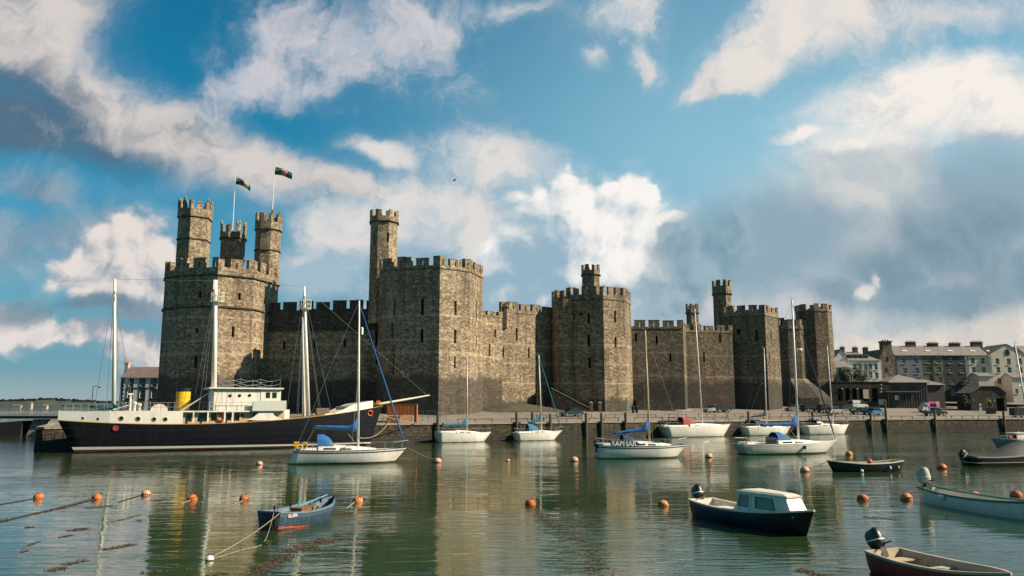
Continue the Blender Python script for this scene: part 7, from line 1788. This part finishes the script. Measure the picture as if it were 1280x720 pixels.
BU = [(48, 619, 12, 'leftmost orange buoy of the left foreground row', 25), (119.5, 620, 12, 'orange buoy second from left, at the end of a weedy rope', 30), (182, 615.5, 11, 'orange buoy third from left, over the pale water', 10), (241.5, 621, 12, 'orange buoy between the third buoy and the blue boat', 28), (306.5, 621, 12, 'orange buoy just left of the blue boat', 30), (446, 623, 13, 'big orange buoy right of the blue boat', 35),
    (324, 578.5, 8, 'small pale orange buoy behind the blue boat pole', 10), (547, 575, 10, 'pinkish buoy off the bow of the front yacht', 0), (635, 575, 5, 'tiny far buoy between front yacht and name yacht', 0), (718, 573.5, 10, 'pale orange buoy left of the name dodger yacht', 0), (662, 627, 13, 'orange buoy at the head of the weed line in mid water', 20), (828, 628.5, 13, 'orange buoy left of the navy cabin boat', 25),
    (886, 569, 9, 'pinkish buoy between name yacht and radar mast yacht', 0), (1006, 586, 11, 'pale buoy tied to the navy dinghy', 0), (1061, 566, 9, 'orange buoy beyond the navy dinghy', 15), (1177.5, 582.5, 11, 'red orange buoy between dinghy and covered boat', 0), (1078, 621, 14, 'tilted orange buoy below the navy dinghy', 32), (1134, 620, 14, 'orange buoy left of the clinker boat', 15), (1219, 617.5, 14, 'orange buoy behind the clinker boat gunwale', 20), (1270, 616.5, 14, 'orange buoy near the right edge behind the clinker boat', 10), (262, 698, 8, 'small white float tied to the blue boat', 0)]
M_pinkb = mat('buoy_pink', (.62, .30, .17), .6, var=.3, scale=4, dirt=(.5, .42, .34), dirt_amt=.7)
M_orange2 = mat('buoy_orange_grimy', (0.50, 0.13, 0.03), 0.7, var=0.4, scale=1.6, dirt=(0.035, 0.026, 0.016), dirt_amt=1.0)
M_orange3 = mat('buoy_orange_faded', (0.66, 0.25, 0.07), 0.7, var=0.35, scale=3.2, dirt=(0.07, 0.05, 0.03), dirt_amt=1.0)
BP = {}
for i, (px, py, d, lab, tl) in enumerate(BU):
    BP[i] = buoy(lab, px, py, d, M_white if 'white float' in lab else (M_pinkb if 'p' == lab[0] or 'pale' in lab or 'tiny' in lab else (M_orange, M_orange2, M_orange3)[i * 7 % 3]), tl, i * 1.3)
def rope(label, pts, r_=.03, name='mooring_rope', m_=M_rope):
    o_ = MB().tube(pts, r_, 5).build(name, [m_]); return tag(o_, label, 'rope', 'mooring ropes')
def W(b_, v): c, s_ = math.cos(b_.rz), math.sin(b_.rz); return Vector((b_.mid.x + v.x * c - v.y * s_, b_.mid.y + v.x * s_ + v.y * c, v.z))
q = W(blue_b, blue_H.pt(.03, blue_H.sheer(.03), blue_b.side(), .1)); fl = BP[20][0] + Vector((0, 0, .12))
rope('pale rope from the blue boat stern down to the white float', cat_curve(q, fl, .12, 12), .016)
q2 = W(blue_b, blue_H.pt(.0, blue_H.sheer(.0), -blue_b.side(), .1)) if 0 else W(blue_b, Vector((blue_H.x0, blue_b.side() * .25, blue_H.sheer(0)))); mid_ = onz(325, 683)
rope('slack second rope from the blue boat dipping into the water', cat_curve(q2, mid_ + Vector((0, 0, .03)), .30, 12) + [onz(296, 690) + Vector((0, 0, .02)), BP[20][0] + Vector((.1, 0, .1))], .013)
q = W(front_b, Vector((front_H.x1, 0, front_H.fb))); rope('long thin rope from the front yacht bow to its pinkish buoy', cat_curve(q, BP[7][0] + Vector((0, 0, .3)), .12, 10), .025)
q = W(dk_b, Vector((dk_H.x1, 0, dk_H.fb - .1))); rope('short rope from the navy dinghy to the pale buoy', cat_curve(q, BP[13][0] + Vector((0, 0, .3)), .1, 8), .022)
q = W(ship_b, Vector((ship_H.x1 - 1.5, 0, ship_H.fb - .6))); rope('thick mooring rope from the ship bow to the quay', cat_curve(q, Vector((xof(520, 113.8), 113.8, 2.7)), .3, 8), .06)
q = at(441, 556, 68); rope('pale rope rising from the front yacht bow towards the quay', cat_curve(at(448, 547, 71), Vector((xof(487, 113), 113.2, 3.0)), .8, 12), .04)
for i, pts in enumerate((((46, 623), (22, 627), (-6, 632)), ((117, 624), (70, 636), (28, 646), (-8, 655)), ((178, 619), (160, 624), (148, 628)), ((304, 626), (290, 632)), ((239, 625), (226, 630)), ((443, 628), (433, 636)))):
    rope(('weedy rope trailing from the leftmost orange buoy', 'long weedy rope trailing from the second orange buoy', 'short weedy rope at the third orange buoy', 'bit of rope at the buoy just left of the blue boat', 'bit of rope at the fourth orange buoy', 'bit of rope at the big orange buoy')[i], [onz(*p_) + Vector((0, 0, .02)) for p_ in pts], .022, m_=M_weed if i < 3 else M_rope)
wd_ = MB(); rnd = random.Random(11)
def weed_line(pts, width, n):
    P = [onz(*p_) for p_ in pts]
    seg = [(P[i], P[i + 1]) for i in range(len(P) - 1)]; tot = sum((b_ - a_).length for a_, b_ in seg)
    for _ in range(n):
        u = rnd.random() * tot
        for a_, b_ in seg:
            l_ = (b_ - a_).length
            if u <= l_: break
            u -= l_
        d_ = (b_ - a_).normalized(); c_ = a_ + d_ * u + Vector((-d_.y, d_.x, 0)) * rnd.gauss(0, width); s_ = rnd.uniform(.03, .09); an = rnd.uniform(0, 6.28); z = rnd.uniform(.008, .035)
        v = Vector((math.cos(an), math.sin(an), 0)); w_ = Vector((-v.y, v.x, 0)) * .4
        wd_.face([c_ + v * s_ + Vector((0, 0, z)), c_ + w_ * s_ + Vector((0, 0, z * .3)), c_ - v * s_ + Vector((0, 0, z * .8)), c_ - w_ * s_ + Vector((0, 0, .006))])
for pts, wd, n in ((((32, 659), (42, 659)), .08, 40), (((87, 664), (109, 660)), .12, 130), (((72, 672), (90, 669)), .07, 60), (((33, 683), (48, 677)), .06, 40), (((127, 687), (150, 684), (167, 680)), .12, 160), (((82, 706), (107, 700)), .09, 90), (((60, 714), (82, 709)), .10, 110), (((107, 635), (144, 632)), .14, 120), (((135, 653), (155, 649), (176, 643)), .07, 70), (((170, 652), (178, 650)), .08, 30), (((70, 637), (117, 624)), .18, 260), (((0, 651), (70, 637)), .14, 160),
    (((412, 641), (440, 642)), .22, 170), (((357, 691), (385, 681), (415, 674)), .28, 460), (((310, 722), (335, 708), (357, 693)), .22, 480), (((250, 722), (280, 716)), .1, 60), (((663, 631), (690, 655), (715, 667), (738, 690), (752, 722)), .22, 620), (((1078, 646), (1100, 648), (1125, 650)), .15, 160), (((995, 712), (1040, 722)), .16, 200), (((945, 690), (990, 694)), .12, 20), ((170, 716), (240, 712), .08, 60) if 0 else (((176, 716), (240, 712)), .09, 70), (((24, 690), (36, 688)), .06, 20)):
    weed_line(pts, wd, n)
wd_.build('floating_seaweed', [leaf_mat('seaweed_fronds', (.060, .034, .016))], kind='stuff')
rk = MB(); p = onz(535, 712); rk.ball((p.x, p.y, -.12), .36, 8, sc=(1.2, .8, .5)); tag(rk.build('rock', [mat('wet_rock', (.018, .017, .013), .5, var=.4, bump=.6)], smooth=True), 'dark rock just breaking the water in the near foreground', 'rock')
